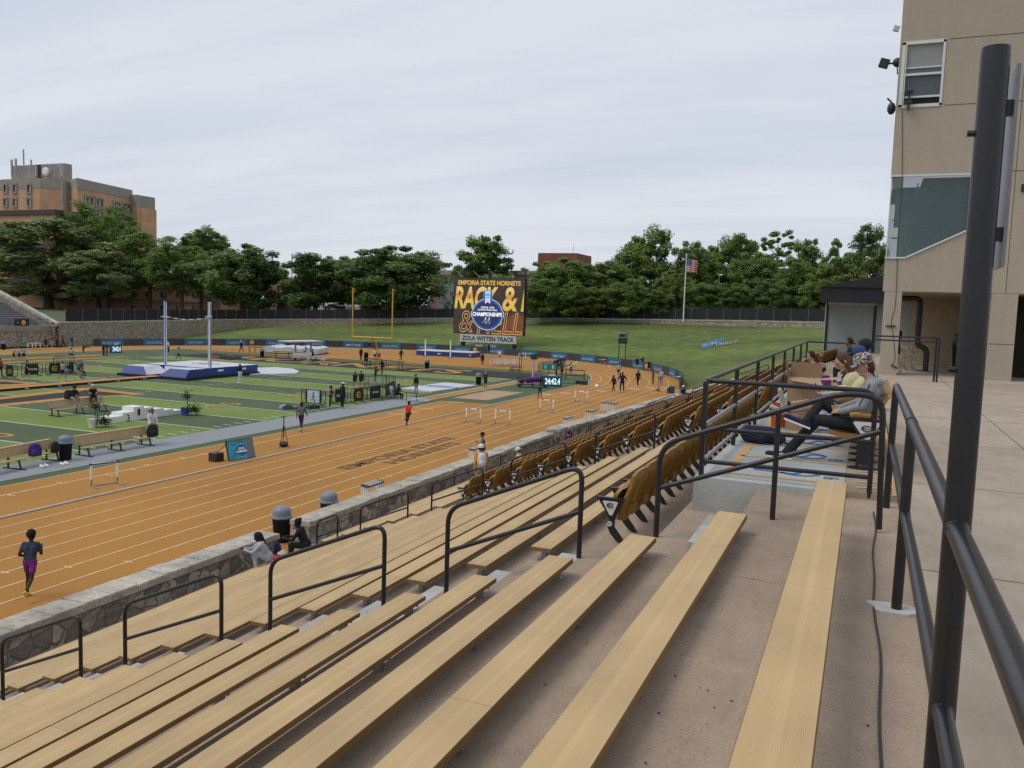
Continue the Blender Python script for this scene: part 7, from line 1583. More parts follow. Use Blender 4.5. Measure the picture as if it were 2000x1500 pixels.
b = MB(); b.box(wl+.1, wr-.06, BY+.05, BY+.07, 8.0, 8.18); b.build('pane', mat('pane_grey', (.10, .115, .125), .25, var=.05), win)
b = MB(); b.box(wl+.1, wr-.06, BY+.055, BY+.075, 8.18, wt-.06); b.build('blind', mat('blind_pale', (.27, .28, .265), .7, var=.04), win)
b = MB(); b.box(wl+.1, wr-.06, BY+.045, BY+.06, 7.26, 7.95); b.build('insect_screen', mat('screen_mesh', (.085, .095, .105), .6, var=.1), win)
b = MB(); b.box(wl+.1, wr-.06, BY+.07, BY+.08, wb+.05, 7.25); b.build('opening', mat('dark_opening', (.012, .01, .014), .8, var=0), win)
b = MB(); g = [(gl+.03, gt-.04), (gl+.0, 2.07), (1.02, 2.07), (gr_-.03, 2.95), (gr_-.03, gt-.04)]
b.prism(g, (0, BY+.10, 0), (1, 0, 0), (0, 0, 1), (0, .02, 0)); b.add([(gl+.02, BY+.12, 2.05), (gl+.9, BY+20, 2.05), (gl+.9, BY+20, gt), (gl+.02, BY+.12, gt)], [(0,1,2,3)]); gw = b.build('raking_window', M_GLASS, t)
b = MB(); b.bar((gl, BY-.0, gt-.03), (gr_, BY, gt-.03), .06, .05); b.bar((gl, BY-.01, 2.04), (1.04, BY-.01, 2.04), .07, .05); b.bar((1.02, BY-.01, 2.05), (gr_, BY-.01, 2.95), .07, .05); b.bar((gr_-.02, BY, 2.9), (gr_-.02, BY, gt), .06, .05); b.bar((gl+.03, BY+.1, 2.0), (gl+.03, BY+.1, gt), .03, .03); b.build('frame', MATS['window_frame_white'], gw)
b = MB(); b.box(BX+.5, 13, BY+7, BY+7.2, -1.9, 5); b.box(BX+1, 13, BY+.5, BY+7, 4.6, 4.7); b.build('back_wall', mat('arcade_back', (.40, .31, .20), .9, var=.12), t)
b = MB(); [b.box(x_, x_+.04, BY+.9, BY+.94, 1.4, 4.6) for x_ in (1.25, 1.95, 2.5)]; [b.box(.55, 2.75, BY+1.0, BY+1.03, z_, z_+.05) for z_ in (2.75, 3.35, 3.95)]; [b.box(.5+.5*k, .8+.5*k, BY+1.8, BY+6, 4.52, 4.56) for k in range(5)]; b.box(.95, 2.3, BY+1.6, BY+1.65, 2.2, 2.6); b.box(.62, 1.6, BY+1.5, BY+1.7, 3.2, 4.55); b.box(1.3, 2.6, BY+2.5, BY+2.7, 3.9, 4.5); b.box(.5, 2.7, BY+3, BY+6.8, 1.35, 2.0); b.box(1.1, 2.6, BY+4, BY+4.3, 2.2, 3.6); b.build('inside_shapes', mat('inside_dim', (.20, .26, .26), .9, var=.3), t)
b = MB(); b.tube(arc_path([(1.1, BY+3, .78), (1.72, BY+3, .78), (1.72, BY+3, -.9), (2.05, BY+3, -1.05), (2.05, BY+3, -1.85)], .2), .10, 10); b.build('downpipe', M_DARK, t, smooth=True)
b = MB(); b.box(1.0, 1.75, BY+3.1, BY+3.8, -1.87, -.9); b.build('stone_base', stone_mat('base_stone', 5.0, (.36, .31, .24), (.42, .36, .28), (.28, .23, .17), .04), t)
b = MB(); b.box(1.05, 1.5, BY+3.4, BY+3.6, -.9, .8); b.build('grey_panel', mat('arcade_panel', (.25, .26, .24), .8), t)
b = MB(); b.box(4.55, 9, BY+2.5, BY+2.6, -1.87, .9); b.build('dark_doorway', mat('doorway_dark', (.02, .015, .012), .9), t)
bn = bin_('tall black bin in the shade of the press box arcade', (3.25, BY+4, -1.87), M_DARK, 1.25)
c = MB(); pts = [YD(*q, BY-.03) for q in ((1762, 215), (1762, 340), (1754, 480), (1751, 560), (1748, 600), (1742, 622), (1741, 636), (1744, 650), (1748, 690), (1747, 705), (1741, 716))]
tag(c.tube([Vector(catm(pts, k/4)) for k in range(4*(len(pts)-1)+1)], .009, 5).build('wall_cable', MATS['cable_black']), 'thin black cable hanging down the press box from the window', 'cable')
t2_ = thing('cable_clip', 'small black clip across the cable on the press box pillar', 'clip', YD(1740, 637, BY-.05), 0, 'clips on the pillar'); MB().box(-.15, .15, -.02, .02, -.025, .025).build('bar', M_DARK, t2_)
t2_ = thing('cable_clip', 'small tilted black clip at the foot of the press box pillar', 'clip', YD(1747, 716, BY-.05), 0, 'clips on the pillar'); MB().bar((-.1, 0, .05), (.1, 0, -.05), .04).build('bar', M_DARK, t2_)
for (u, v), lb, s_ in (((1751, 56), 'small pale floodlight high on the press box edge', .6), ((1727, 124), 'black floodlight on an arm at the press box edge', 1.0)):
    p = YD(u, v, BY+1.5); e = YD(1757-(v-50)*.08, v, BY+1.5); t2_ = thing('floodlight', lb, 'floodlight', p, 0, 'floodlights on the press box'); b = MB(); b.obox((0, 0, 0), (.30*s_, .22*s_, .28*s_), Matrix.Rotation(R(18), 3, 'Y')); b.build('lamp_head', M_DARK if s_ == 1 else M_ALU, t2_)
    b = MB(); b.bar((0, 0, 0), e-p, .05*s_); b.build('arm', M_DARK, t2_)
    if s_ == 1: b = MB(); b.ball((.42, 0, .0), .16, 10); b.tube([(.42, 0, -.1), (.44, 0, -.4), (.52, 0, -.2)], .025, 6); b.build('junction_box', M_DARK, t2_, smooth=True)
p = YD(1741, 212, BY+1); t2_ = thing('loudspeaker', 'small dark loudspeaker on the press box edge below the floodlights', 'loudspeaker', p); b = MB(); b.ball((0, 0, 0), .14, 8, sc=(1, 1, 1.5)); b.bar((0, 0, .2), (-.15, 0, .35), .05); b.build('horn', M_DARK, t2_, smooth=True)
p = YD(1775, 200, BY-.12); t2_ = thing('window_camera', 'small black camera clamped to the press box window sill', 'camera', p); b = MB(); b.box(-.15, .1, -.1, .05, -.05, .05); b.box(-.03, .03, -.05, .05, -.25, .35); b.box(-.1, .12, -.1, .05, .3, .38); b.build('housing', M_DARK, t2_)
t2_ = thing('arcade_railing', 'thin black railing in front of the press box arcade', 'railing', (0, 0, 0)); q0, q1 = YD(1715, 656, 28.5), YD(1836, 656, 28.5)
for z_ in (q0.z, q0.z-.12): MB().tube([(q0.x-.1, 28.5, z_), (q1.x, 28.5, z_)], .025, 8).build('rail', M_BLACK, t2_, smooth=True)
for x_ in (q1.x, q1.x-.07): MB().tube([(x_, 28.5+(q1.x-x_)*2, q0.z), (x_, 28.5+(q1.x-x_)*2, -1.87)], .03, 8).build('post', M_BLACK, t2_, smooth=True)
t2_ = thing('wall_plate', 'small dark plate on the press box wall at the right edge', 'sign', YD(1999, 367, BY-.02)); MB().box(-.06, .3, -.02, .01, -.12, .12).build('plate', M_DARK, t2_)
person('person in dark shirt and shorts stepping out from behind the pillar', Vector((.93, BY+1.3, -1.87)), 20, 'walk', (.02, .022, .03), BLK, LTS, leg='short', sleeve='short', h=1.8)
# hut with dark roof ------------------------------------------------------------
t = thing('ticket_hut', 'pale grey hut with a dark overhanging roof left of the press box', 'hut', (0, 50, -2)); q0 = YD(1615, 640, 50).x; 
b = MB(); b.box(q0, 2.2, 0, 5, 0, 2.9); b.build('wall', mat('hut_wall', (.30, .345, .335), .8, var=.05), t)
b = MB(); b.box(q0-.12, q0+.03, -.05, .1, 0, 2.9); b.box(.28, .42, -.05, .1, 0, 2.9); b.build('corner_post', M_DARK, t); b = MB(); b.box(q0-.14, q0-.09, -.07, .0, 0, 2.9); b.build('light_trim', M_ALU, t)
b = MB(); x0 = YD(1604, 560, 48.5).x; b.box(x0, 4, -1.5, 6, 2.82, 3.62); b.build('fascia', mat('hut_fascia', (.018, .018, .024), .6, var=.15), t)
b = MB(); b.prism([(x0-.1, 3.62), (4.2, 3.62), (4.2, 4.9), (2.2, 4.6)], (0, -1.6, 0), (1, 0, 0), (0, 0, 1), (0, 7.8, 0)); b.build('roof', mat('hut_roof', (.022, .023, .03), .7, var=.2), t)
b = MB(); b.box(q0, .4, -.4, -.02, 2.7, 2.82); b.build('soffit', M_ALU, t)

# stone bank wall and screened fence ------------------------------------------------
M_BST = stone_mat('bank_stone', 2.6, (.30, .255, .19), (.48, .42, .33), (.17, .14, .11), .08)
t = thing('bank_wall', 'long pale rubble stone wall curving along the top of the grass bank', 'wall', (0, 0, 0)); b = MB(); n = len(WP)
XW = [(x, y, zt, min(zb, zt-.45)-.35) for x, y, zt, zb in WP]
for x, y, zt, zb in XW: b.v += [(x, y, zb), (x, y, zt)]
b.f = [(2*i, 2*i+2, 2*i+3, 2*i+1) for i in range(n-1)]; b.m = [0]*(n-1); b.build('masonry', M_BST, t)
b = MB()
for i, (x, y, zt, zb) in enumerate(XW):
    d = Vector((x-CX, y-CYC, 0)).normalized(); b.v += [(x-d.x*.06, y-d.y*.06, zt-.1), (x-d.x*.06, y-d.y*.06, zt+.06), (x+d.x*.5, y+d.y*.5, zt+.06)]
b.f = [(3*i, 3*i+3, 3*i+4, 3*i+1) for i in range(n-1)]+[(3*i+1, 3*i+4, 3*i+5, 3*i+2) for i in range(n-1)]; b.m = [0]*len(b.f); b.build('coping', M_COPE, t)
t = thing('perimeter_fence', 'tall chain link fence with black windscreen panels along the stone wall', 'fence', (0, 0, 0))
pts = [Vector((x+(x-CX)*.004, y+(y-CYC)*.004, zt+.05)) for x, y, zt, zb in WP]; seg = [0]
for a, c in zip(pts, pts[1:]): seg.append(seg[-1]+(c-a).length)
def along(s):
    for i in range(len(seg)-1):
        if s <= seg[i+1]: return pts[i].lerp(pts[i+1], (s-seg[i])/(seg[i+1]-seg[i]))
    return pts[-1]
M_WS = mat('windscreen', (.010, .011, .013), .75, var=.35, vscale=1.2); sp = 3.3; npost = int((seg[-1]-2)/sp); scr_ = MB(); pm_ = None; tr = MB()
for k in range(npost+1):
    a = along(2+k*sp); c = along(min(2+(k+1)*sp, seg[-1]))
    if pm_ is None: o = MB().tube([(0, 0, -.1), (0, 0, 2.15)], .045, 6).build('post', mat('post_grey', (.16, .165, .17), .5, .3), t); pm_ = o.data
    else: o = bpy.data.objects.new('post', pm_); COL.objects.link(o); o.parent = t
    o.location = a
    if k < npost and rnd.random() > .02:
        d = (c-a); d2 = d.normalized(); H = 2.05
        q = [(0.06, .12), (.94, .12), (.985, .2), (.985, H-.3), (.94, H-.06), (.06, H-.06), (.015, H-.3), (.015, .2)]
        scr_.add([tuple(a+d*x+Vector((0, 0, z_+rnd.uniform(-.03, .03)))) for x, z_ in q], [tuple(range(8))])
    tr.tube([a+Vector((0, 0, 2.1)), c+Vector((0, 0, 2.1))], .025, 5)
scr_.build('windscreen', M_WS, t); tr.build('top_rail', M_BLACK, t)

# opposite stand with grey benches ----------------------------------------------
xs = -111.3
t = thing('far_bleachers', 'grey aluminium bleachers with a sloping stone parapet at the left edge', 'bleachers', (0, 0, 0))
zf = XD(20, 648, xs).z; zf2 = XD(20, 637, xs).z; p0, p1 = YD(105, 632, 88.4), YD(0, 573, 88.4); sl = (p1.z-p0.z)/(p0.x-p1.x)
b = MB(); b.box(xs-1, xs+.12, 40, 88.6, zf, zf2); b.build('front_band', mat('band_concrete', (.26, .235, .20), .9, var=.15, vscale=1), t)
b = MB(); b.box(xs-.9, xs+.02, 40, 88.5, -7.9, zf); b.build('front_wall', M_BST, t)
rows_ = 17; b = MB()
for k in range(rows_): b.box(xs-1-.8*(k+1), xs-1-.8*k, 40, 88.2, -8, zf2+sl*.8*k-.15)
b.build('tiers', mat('tier_grey', (.22, .22, .22), .9, var=.2), t)
M_ABL = mat('bleacher_alu', (.34, .36, .40), .5, .3, var=.1)
for k in range(rows_):
    b = MB(); z_ = zf2+sl*.8*k+.22; b.box(xs-1.62-.8*k, xs-1.3-.8*k, 40, 88, z_-.04, z_); b.build('bench_row', M_ABL, t)
b = MB(); b.add([(p0.x+.3, 88.4, -7.9), (p1.x-6, 88.4, -7.9), (p1.x-6, 88.4, p1.z+6*sl-.3), (p0.x+.3, 88.4, p0.z-.3)], [(0,1,2,3)]); b.add([(p0.x+.3, 89, -7.9), (p1.x-6, 89, -7.9), (p1.x-6, 89, p1.z+6*sl-.3), (p0.x+.3, 89, p0.z-.3)], [(0,1,2,3)]); b.build('end_wall', M_BST, t)
b = MB(); b.bar((p0.x+.4, 88.7, p0.z-.1), (p1.x-6, 88.7, p1.z+6*sl-.1), .8, .45); b.bar((p0.x+.2, 88.7, p0.z-.15), (xs+.2, 88.7, p0.z-.2), .8, .5); b.build('parapet_coping', M_COPE, t)
b = MB(); b.tube([(xs-.1, 40, zf2+.95), (xs-.1, 88.2, zf2+.95)], .03, 6); b.tube([(xs-.1, 40, zf2+.5), (xs-.1, 88.2, zf2+.5)], .02, 6); [b.tube([(xs-.1, y, zf2), (xs-.1, y, zf2+.95)], .03, 6) for y in range(42, 89, 2)]; b.build('front_rail', M_BLACK, t)
bn_ = MB(); ya, yb = XD(28, 640, xs).y, XD(57, 640, xs).y; bn_.box(xs+.0, xs+.04, ya, yb, zf2+.02, zf2+.98); o = bn_.build('rail_banner', mat('rail_banner', (.02, .02, .03), .7), t); b = MB(); b.ball((xs+.05, yb-.9, zf2+.5), .36, 10, sc=(.1, 1, 1)); b.build('round_mark', mat('mark_gold', (.55, .33, .08), .6), o); q = text('GO HORNETS', 2.6, .4, M_WHITE, 'lettering', o, depth=.001) if 0 else None
b = MB(); b.box(xs+.05, xs+.06, ya+.4, yb-1.7, zf2+.4, zf2+.62); b.build('pale_strip', M_STEEL, o)

# trees -----------------------------------------------------------------------------
LEAF = [leaf_mat('leaf_dark', (.16, .24, .085)), leaf_mat('leaf_mid', (.20, .295, .085)), leaf_mat('leaf_bright', (.185, .275, .068)), leaf_mat('leaf_grey', (.27, .335, .15)), leaf_mat('leaf_yellow', (.215, .27, .065))]
M_BARK = mat('bark', (.075, .058, .042), .95, var=.3, vscale=6, bump=.6, bscale=12)
def crown(kind, seed, nq):
    """unit crown (about 2 wide, 2 high): big lobes carrying leaf clumps, gaps between them"""
    r_ = np.random.RandomState(seed); C = []
    nl, lr, ncl, base = {'round': (15, (.38, .52), 170, .17), 'locust': (16, (.28, .44), 150, .16), 'tall': (17, (.32, .46), 170, .16), 'open': (9, (.2, .32), 46, .14)}[kind]
    lobes = []
    for i in range(nl):
        z = -.85+1.6*(i+.5)/nl+r_.uniform(-.1, .1); a = i*2.4+r_.uniform(-.5, .5)
        prof = {'round': math.sqrt(max(.06, 1-(z*.98)**2)), 'locust': math.sqrt(max(.08, 1-(z*.95)**2)), 'tall': .92*math.sqrt(max(.05, 1-((z+.12)*.9)**2)), 'open': .85*math.sqrt(max(.05, 1-(z-.15)**2))}[kind]
        R0 = r_.uniform(*lr); ro = max(0, prof-R0*.85)*r_.uniform(.75, 1.05)
        lobes.append((np.array([ro*math.cos(a), ro*math.sin(a), min(z, 1-R0*.8)]), R0))
    lobes.append((np.array([0, 0, .1]), .45))
    for i in range(ncl):
        p, R0 = lobes[i % len(lobes)]; d = r_.normal(size=3); d /= np.linalg.norm(d); d[2] = d[2]*.85+.15
        C.append((p+d*R0*r_.uniform(.6, 1.0), base*r_.uniform(.6, 1.3)))
    V = []; ls = {'round': .029, 'locust': .024, 'tall': .031, 'open': .032}[kind]; per = nq//ncl
    for p, s in C:
        d = r_.normal(size=(per, 3)); d /= np.linalg.norm(d, axis=1)[:, None]
        rr = s*r_.uniform(.2, 1.1, per)**.7; sc_ = np.array([1.1, 1.1, .8]) if kind != 'locust' else np.array([1.15, 1.15, .7])
        c = p+d*rr[:, None]*sc_
        if kind == 'locust': c[:, 2] -= .5*np.maximum(0, rr-s*.55)
        nrm = d*.45+r_.normal(size=(per, 3))*.42+np.array([0, -.12, .8]); nrm /= np.linalg.norm(nrm, axis=1)[:, None]
        a = np.cross(nrm, r_.normal(size=(per, 3))); a /= np.linalg.norm(a, axis=1)[:, None]; bb = np.cross(nrm, a)
        L_ = ls*r_.uniform(.6, 1.35, per)[:, None]; a = a*L_*1.25; bb = bb*L_*.8
        V.append(np.stack([c-a, c-bb, c+a, c+bb], 1).reshape(-1, 3))
    V = np.concatenate(V); n_ = len(V)//4
    me = bpy.data.meshes.new('crown'); me.vertices.add(len(V)); me.vertices.foreach_set('co', V.ravel()); me.loops.add(len(V)); me.loops.foreach_set('vertex_index', np.arange(len(V), dtype=np.int32)); me.polygons.add(n_); me.polygons.foreach_set('loop_start', np.arange(0, len(V), 4, dtype=np.int32)); me.update(calc_edges=True); me.validate(); return me
CR = {}
def crown_me(kind, var, li):
    k = (kind, var, li)
    if k not in CR:
        if (kind, var) not in CR: CR[(kind, var)] = crown(kind, hash((len(kind), var)) % 1000+var*17, {'round': 31000, 'locust': 31000, 'tall': 28000, 'open': 8500}[kind])
        me = CR[(kind, var)].copy(); me.materials.append(LEAF[li]); CR[k] = me
    return CR[k]
def trunk_mb(h, ch, r0, seed, lean=0.):
    rr = random.Random(seed); b = MB(); top = h+ch*.6
    b.tube([(0, 0, -.6), (.05*r0, 0, h*.5), (lean*.4, 0, h), (lean, .1, top)], [r0*1.25, r0, r0*.8, r0*.25], 8)
    for i in range(7):
        a = rr.uniform(0, 6.28); z0 = h*rr.uniform(.75, 1.25); L_ = ch*rr.uniform(.35, .62); e = Vector((math.cos(a)*L_, math.sin(a)*L_, z0+L_*rr.uniform(.5, 1.0)))
        m_ = Vector((math.cos(a)*L_*.45, math.sin(a)*L_*.45, z0+L_*.28)); b.tube([(lean*.4, 0, z0-.3), m_, e], [r0*.5, r0*.34, r0*.1], 6)
    return b
TN = 0
def tree(label, u, vt, vb, hw, y, kind, li, group, base_v=None, trunk_gap=.22):
    """crown spans pixels vt..vb and u-hw..u+hw at depth y; the foot stands on the level behind the fence"""
    global TN; TN += 1
    top, bot = YD(u, vt, y), YD(u, vb, y); w_ = (YD(u+hw, (vt+vb)/2, y).x-YD(u-hw, (vt+vb)/2, y).x)/2*1.12
    zg = min(-2.2, bot.z-1.2) if base_v is None else YD(u, base_v, y).z
    t = thing('tree', label, 'tree', (top.x, y, zg), rnd.uniform(0, 6.28), group); hc = (top.z-bot.z)/2*1.08
    o = bpy.data.objects.new('crown', crown_me(kind, TN % 3, li)); COL.objects.link(o); o.parent = t; o.location = (0, 0, (top.z+bot.z)/2-zg); o.scale = (w_, w_, hc)
    trunk_mb(max(.8, bot.z-zg+hc*.25), hc*1.4, max(.16, w_*.055), TN).build('trunk', M_BARK, t, smooth=True); return t
g1, g2, g3 = 'feathery trees in front of the brick dormitory', 'dense trees behind the far fence', 'woodland trees right of the scoreboard'
tree('broad feathery tree at the left edge in front of the brick dormitory', 92, 434, 572, 98, 158, 'locust', 3, g1, 612)
tree('tall feathery tree whose top reaches over the brick dormitory wall', 190, 403, 535, 54, 166, 'locust', 1, g1, 612)
tree('drooping grey green tree low in front of the dormitory', 205, 492, 582, 56, 156, 'locust', 3, g1, 612)
tree('feathery tree at the right corner of the dormitory', 292, 457, 555, 48, 164, 'locust', 1, g1, 610); tree('small feathery tree right of the dormitory corner', 355, 480, 568, 48, 160, 'locust', 1, g1, 610)
tree('taller knobbly crowned tree above the vault standards', 393, 450, 552, 40, 175, 'tall', 1, g2, 612); tree('dense dark tree right of the vault standards', 474, 482, 597, 66, 158, 'round', 0, g2, 612)
tree('pale green tree in the gap left of the stone tower', 420, 470, 570, 42, 180, 'tall', 2, g2, 612); tree('small dark tree behind the two thin poles', 522, 512, 575, 34, 190, 'tall', 1, g2, 605)
tree('spiky dark tree in front of the stone tower', 617, 500, 598, 62, 160, 'tall', 0, g2, 612); tree('bright green tree behind the left goal upright', 664, 508, 585, 36, 178, 'tall', 2, g2, 608); tree('dark low tree between the stone tower and the big round tree', 690, 530, 592, 38, 164, 'round', 1, g2, 610)
tree('biggest round dark tree behind the goal post', 783, 486, 602, 94, 160, 'round', 0, g2, 614)
tree('bright leaved tree rising over the scoreboard', 946, 470, 575, 56, 205, 'tall', 2, g3, 600); tree('low tree peeking out right of the scoreboard', 1022, 526, 575, 22, 220, 'round', 1, g3, 600)
tree('rounded yellow green tree below the red tower', 1096, 508, 600, 62, 165, 'round', 2, g3, 612); tree('bushy dark tree between the red tower and the tall tree', 1187, 508, 590, 62, 172, 'round', 1, g3, 612)
tree('tallest broad tree left of the flagpole', 1261, 450, 590, 60, 178, 'tall', 1, g3, 612); tree('yellow green tree just left of the flagpole', 1318, 532, 605, 42, 160, 'round', 4, g3, 614); tree('dark tree behind the flag', 1350, 482, 590, 42, 180, 'tall', 1, g3, 612)
tree('spreading tree right of the flag', 1405, 470, 590, 50, 184, 'tall', 1, g3, 612); tree('tree with a ragged top, second right of the flag', 1450, 462, 590, 40, 186, 'tall', 2, g3, 612); tree('open crowned tree standing up above its neighbours', 1522, 446, 520, 40, 188, 'open', 2, g3, 614)
tree('dense mid green tree below the open crowned one', 1478, 498, 600, 50, 166, 'round', 1, g3, 614); tree('dense tree left of the hut, lower one', 1560, 510, 605, 50, 160, 'round', 2, g3, 614); tree('ragged tree left of the hut, upper one', 1575, 478, 590, 44, 182, 'tall', 1, g3, 612)
tree('loose topped tree over the hut roof', 1634, 466, 580, 38, 170, 'open', 2, g3, 610); tree('dark green tree over the hut roof', 1640, 500, 600, 48, 160, 'tall', 1, g3, 610); tree('dark tree against the press box edge', 1700, 452, 590, 48, 160, 'tall', 0, g3, 610)
for i, (u, vt, hw, li) in enumerate(((1060, 548, 34, 1), (1128, 556, 40, 2), (1168, 560, 34, 4), (1232, 548, 40, 1), (1290, 566, 34, 2), (1380, 552, 42, 1), (1432, 556, 38, 2), (1508, 548, 40, 0), (1600, 546, 40, 2), (1665, 540, 44, 4))):
    tree('low bushy tree just behind the fence, number %s from the scoreboard' % ['first', 'second', 'third', 'fourth', 'fifth', 'sixth', 'seventh', 'eighth', 'ninth', 'tenth'][i] if 0 else ['low bush right beside the scoreboard', 'low bush below the red tower', 'yellowish bush right of the red tower', 'low dark bush left of the tall tree', 'small bush under the tall tree', 'low bush right of the flagpole', 'low bush under the ragged tree', 'dark bush under the open crowned tree', 'low bush beside the hut roof', 'yellowish bush behind the hut'][i], u, vt, 612, hw, 154, 'round', li, g3, 616)

# the wood farther back, one mass
b = MB(); vv = []; rs_ = np.random.RandomState(5)
for u in range(880, 1730, 10):
    y = 205+20*math.sin(u*.05); p = YD(u, 548+10*math.sin(u*.031), y); q = YD(u, 612, y); c = rs_.uniform(-1, 1, (260, 3))*[2.6, 2.0, (p.z-q.z)/2]+[p.x, y, (p.z+q.z)/2]
    for k in c:
        d = rs_.normal(size=3)*.42; e = np.cross(d, rs_.normal(size=3)); e = e/np.linalg.norm(e)*.4; b.add([k-d, k-e, k+d, k+e], [(0, 1, 2, 3)])
tag(b.build('far_woods', LEAF[0]), 'mass of undergrowth and woods behind the separate trees', 'woods', kind='stuff')

# buildings beyond ------------------------------------------------------------------
M_BRK = brick_mat('dorm_brick', (.62, .33, .165), (.54, .275, .135), (.5, .35, .25)); M_CON = mat('dorm_concrete', (.31, .275, .23), .9, var=.12, vscale=.6); M_PANE = mat('far_pane', (.02, .028, .035), .15, var=.1)
M_BRK2 = brick_mat('red_brick', (.26, .075, .055), (.22, .06, .045), (.2, .1, .08)); M_BRK3 = brick_mat('school_brick', (.33, .14, .085), (.28, .115, .07), (.3, .2, .15))
t = thing('dormitory', 'tall orange brick dormitory with concrete roof band and antennas on top', 'building', (0, 0, 0))
zT = 31.0; yA = 165.0; zb0 = -6
P = [(-262, yA), (YD(78, 347, yA).x, yA), (YD(128, 352, yA+3).x, yA+3), (YD(130, 352, yA+6).x, yA+6), (YD(150, 352, yA+2).x, yA+2), (YD(258, 372, 190).x, 190), (-262, 205)]
xB0, xB1 = Vector((P[4][0], P[4][1], 0)), Vector((P[5][0], P[5][1], 0))
MB().prism(P, (0, 0, zb0), (1, 0, 0), (0, 1, 0), (0, 0, zT-2.7-zb0)).build('wall', M_BRK, t)
def grow(P, d): c = Vector((-235, 185)); return [tuple(c+(Vector(p)-c)*(1+d)) for p in P]
MB().prism(grow(P, .004), (0, 0, zT-2.7), (1, 0, 0), (0, 1, 0), (0, 0, 2.7)).build('roof_band', M_CON, t)
b = MB(); b.box(P[2][0]-.3, P[3][0]+.5, yA+2.4, yA+6, 0, zT-.5); b.build('downpipe_strip', M_CON, t)
def far_window(parent, o, ex, w_, h_, fr=.35, depth=.3, frame=None):
    ex = Vector(ex).normalized(); n_ = Vector((ex.y, -ex.x, 0)); b = MB()
    for x0, x1, z0, z1 in ((-fr, 0, -fr, h_+fr), (w_, w_+fr*.6, -fr, h_+fr), (0, w_, -fr, 0), (0, w_, h_, h_+fr)): b.prism([(x0, z0), (x1, z0), (x1, z1), (x0, z1)], o+n_*depth, ex, (0, 0, 1), -n_*depth*1.2)
    f = b.build('window', frame or M_CON, parent); b = MB(); b.prism([(0, 0), (w_, 0), (w_, h_), (0, h_)], o+n_*.06, ex, (0, 0, 1), -n_*.1); b.build('pane', M_PANE, f)
    b = MB(); b.prism([(w_*.42, .1), (w_*.78, .1), (w_*.78, h_-.1), (w_*.42, h_-.1)], o+n_*.10, ex, (0, 0, 1), -n_*.02); b.build('curtain', MATS['blind_pale'], f)
for v in (368, 395, 421):
    for u in (9, 27, 55): p = YD(u, v+7, yA); far_window(t, Vector((p.x, yA-.02, p.z)), (1, 0, 0), 1.25, 1.9, .5)
dB = xB1-xB0
for r_ in range(7):
    for f in (.14, .32, .64, .82):
        p = xB0+dB*f; far_window(t, Vector((p.x, p.y, zT-6.4-3.05*r_)), dB, 2.6, 1.9, .5)
q0, q1 = YD(257, 378, 190), YD(272, 380, 190)
b = MB(); b.box(q0.x-1, q1.x, 189, 196, zT-5.2, zT-1.5); b.box(q0.x-1, q0.x+1.2, 189.5, 189.9, zb0, zT-5.2); b.build('stair_tower', M_CON, t); b = MB(); b.box(q0.x-1, q0.x+3.6, 190, 196, zb0, zT-5.2); b.box(q0.x+1.2, q0.x+3.4, 188.9, 190, zb0, zT-5.2, 0); b.build('stair_brick', M_BRK, t)
for k in range(6):
    z_ = zT-12-5.0*k; b = MB(); b.box(q0.x-.5, q1.x+1.6, 186.5, 189, z_-.2, z_); b.bar((q0.x-.5, 186.6, z_+1.2), (q1.x+1.6, 186.6, z_+3.0), .14, .12); b.prism([(q0.x-.5, z_-1.4), (q1.x+1.6, z_), (q1.x+1.6, z_+1.6), (q0.x-.5, z_+.4)], (0, 186.8, 0), (1, 0, 0), (0, 0, 1), (0, .15, 0)); b.bar((q1.x+1.6, 186.6, z_-3), (q1.x+1.6, 186.6, z_+3), .14); b.build('stair_flight', M_CON, t)
r0, r1 = YD(22, 345, 172), YD(131, 350, 172); b = MB(); b.box(r0.x, r1.x-1, 172, 174.5, zT-.5, YD(60, 322, 172).z); pb = b.build('roof_house', mat('roof_house_grey', (.30, .28, .25), .9, var=.2, vscale=.5), t)
b = MB()
for u, vt, vb, w_ in ((24, 312, 345, .5), (32, 310, 330, .55), (47, 292, 322, .14), (62, 312, 330, .2), (84, 322, 345, .4), (101, 320, 335, .3), (121, 320, 345, .5), (109, 328, 340, .2), (72, 324, 345, .5)): p = YD(u, vt, 171); b.box(p.x-w_/2, p.x+w_/2, 170.6, 171, YD(u, vb, 171).z, p.z)
b.build('antenna', mat('antenna_grey', (.34, .36, .33), .6, var=.1), pb); b = MB(); p = YD(90, 335, 170.5); b.lathe([(1.2, 0), (1.15, .3), (.7, .5)], (0, 0, 0), 14); o = b.build('dish', M_WHITE, pb); o.rotation_euler = (R(90), 0, 0); o.location = p
b = MB(); p = YD(74, 345, 171.5); b.box(p.x-.9, p.x+.9, 171.8, 172, zT-.4, zT+5); b.build('door', cm((.09, .03, .03)), pb)
t = thing('dormitory_annex', 'lower orange brick block with a dark roof edge in front of the dormitory', 'building', (0, 0, 0)); yq = 160.0
q0, q1 = YD(-60, 415, yq), YD(108, 421, yq); b = MB(); b.box(q0.x, q1.x, yq, yq+14, -6, q0.z-1); b.build('wall', M_BRK, t); b = MB(); b.box(q0.x-1, q1.x+.6, yq-.5, yq+14, q0.z-1, q0.z+.3); b.build('roof_edge', mat('roof_edge_dark', (.07, .05, .05), .8), t)
p = YD(60, 437, yq-.1); far_window(t, Vector((p.x, yq-.02, p.z-2)), (1, 0, 0), 3.4, 2, .2)
for v in (475, 508, 545): b = MB(); b.box(q0.x, q1.x+.02, yq-.15, yq-.01, YD(50, v+12, yq).z, YD(50, v, yq).z); b.build('window_band', M_PANE, t)
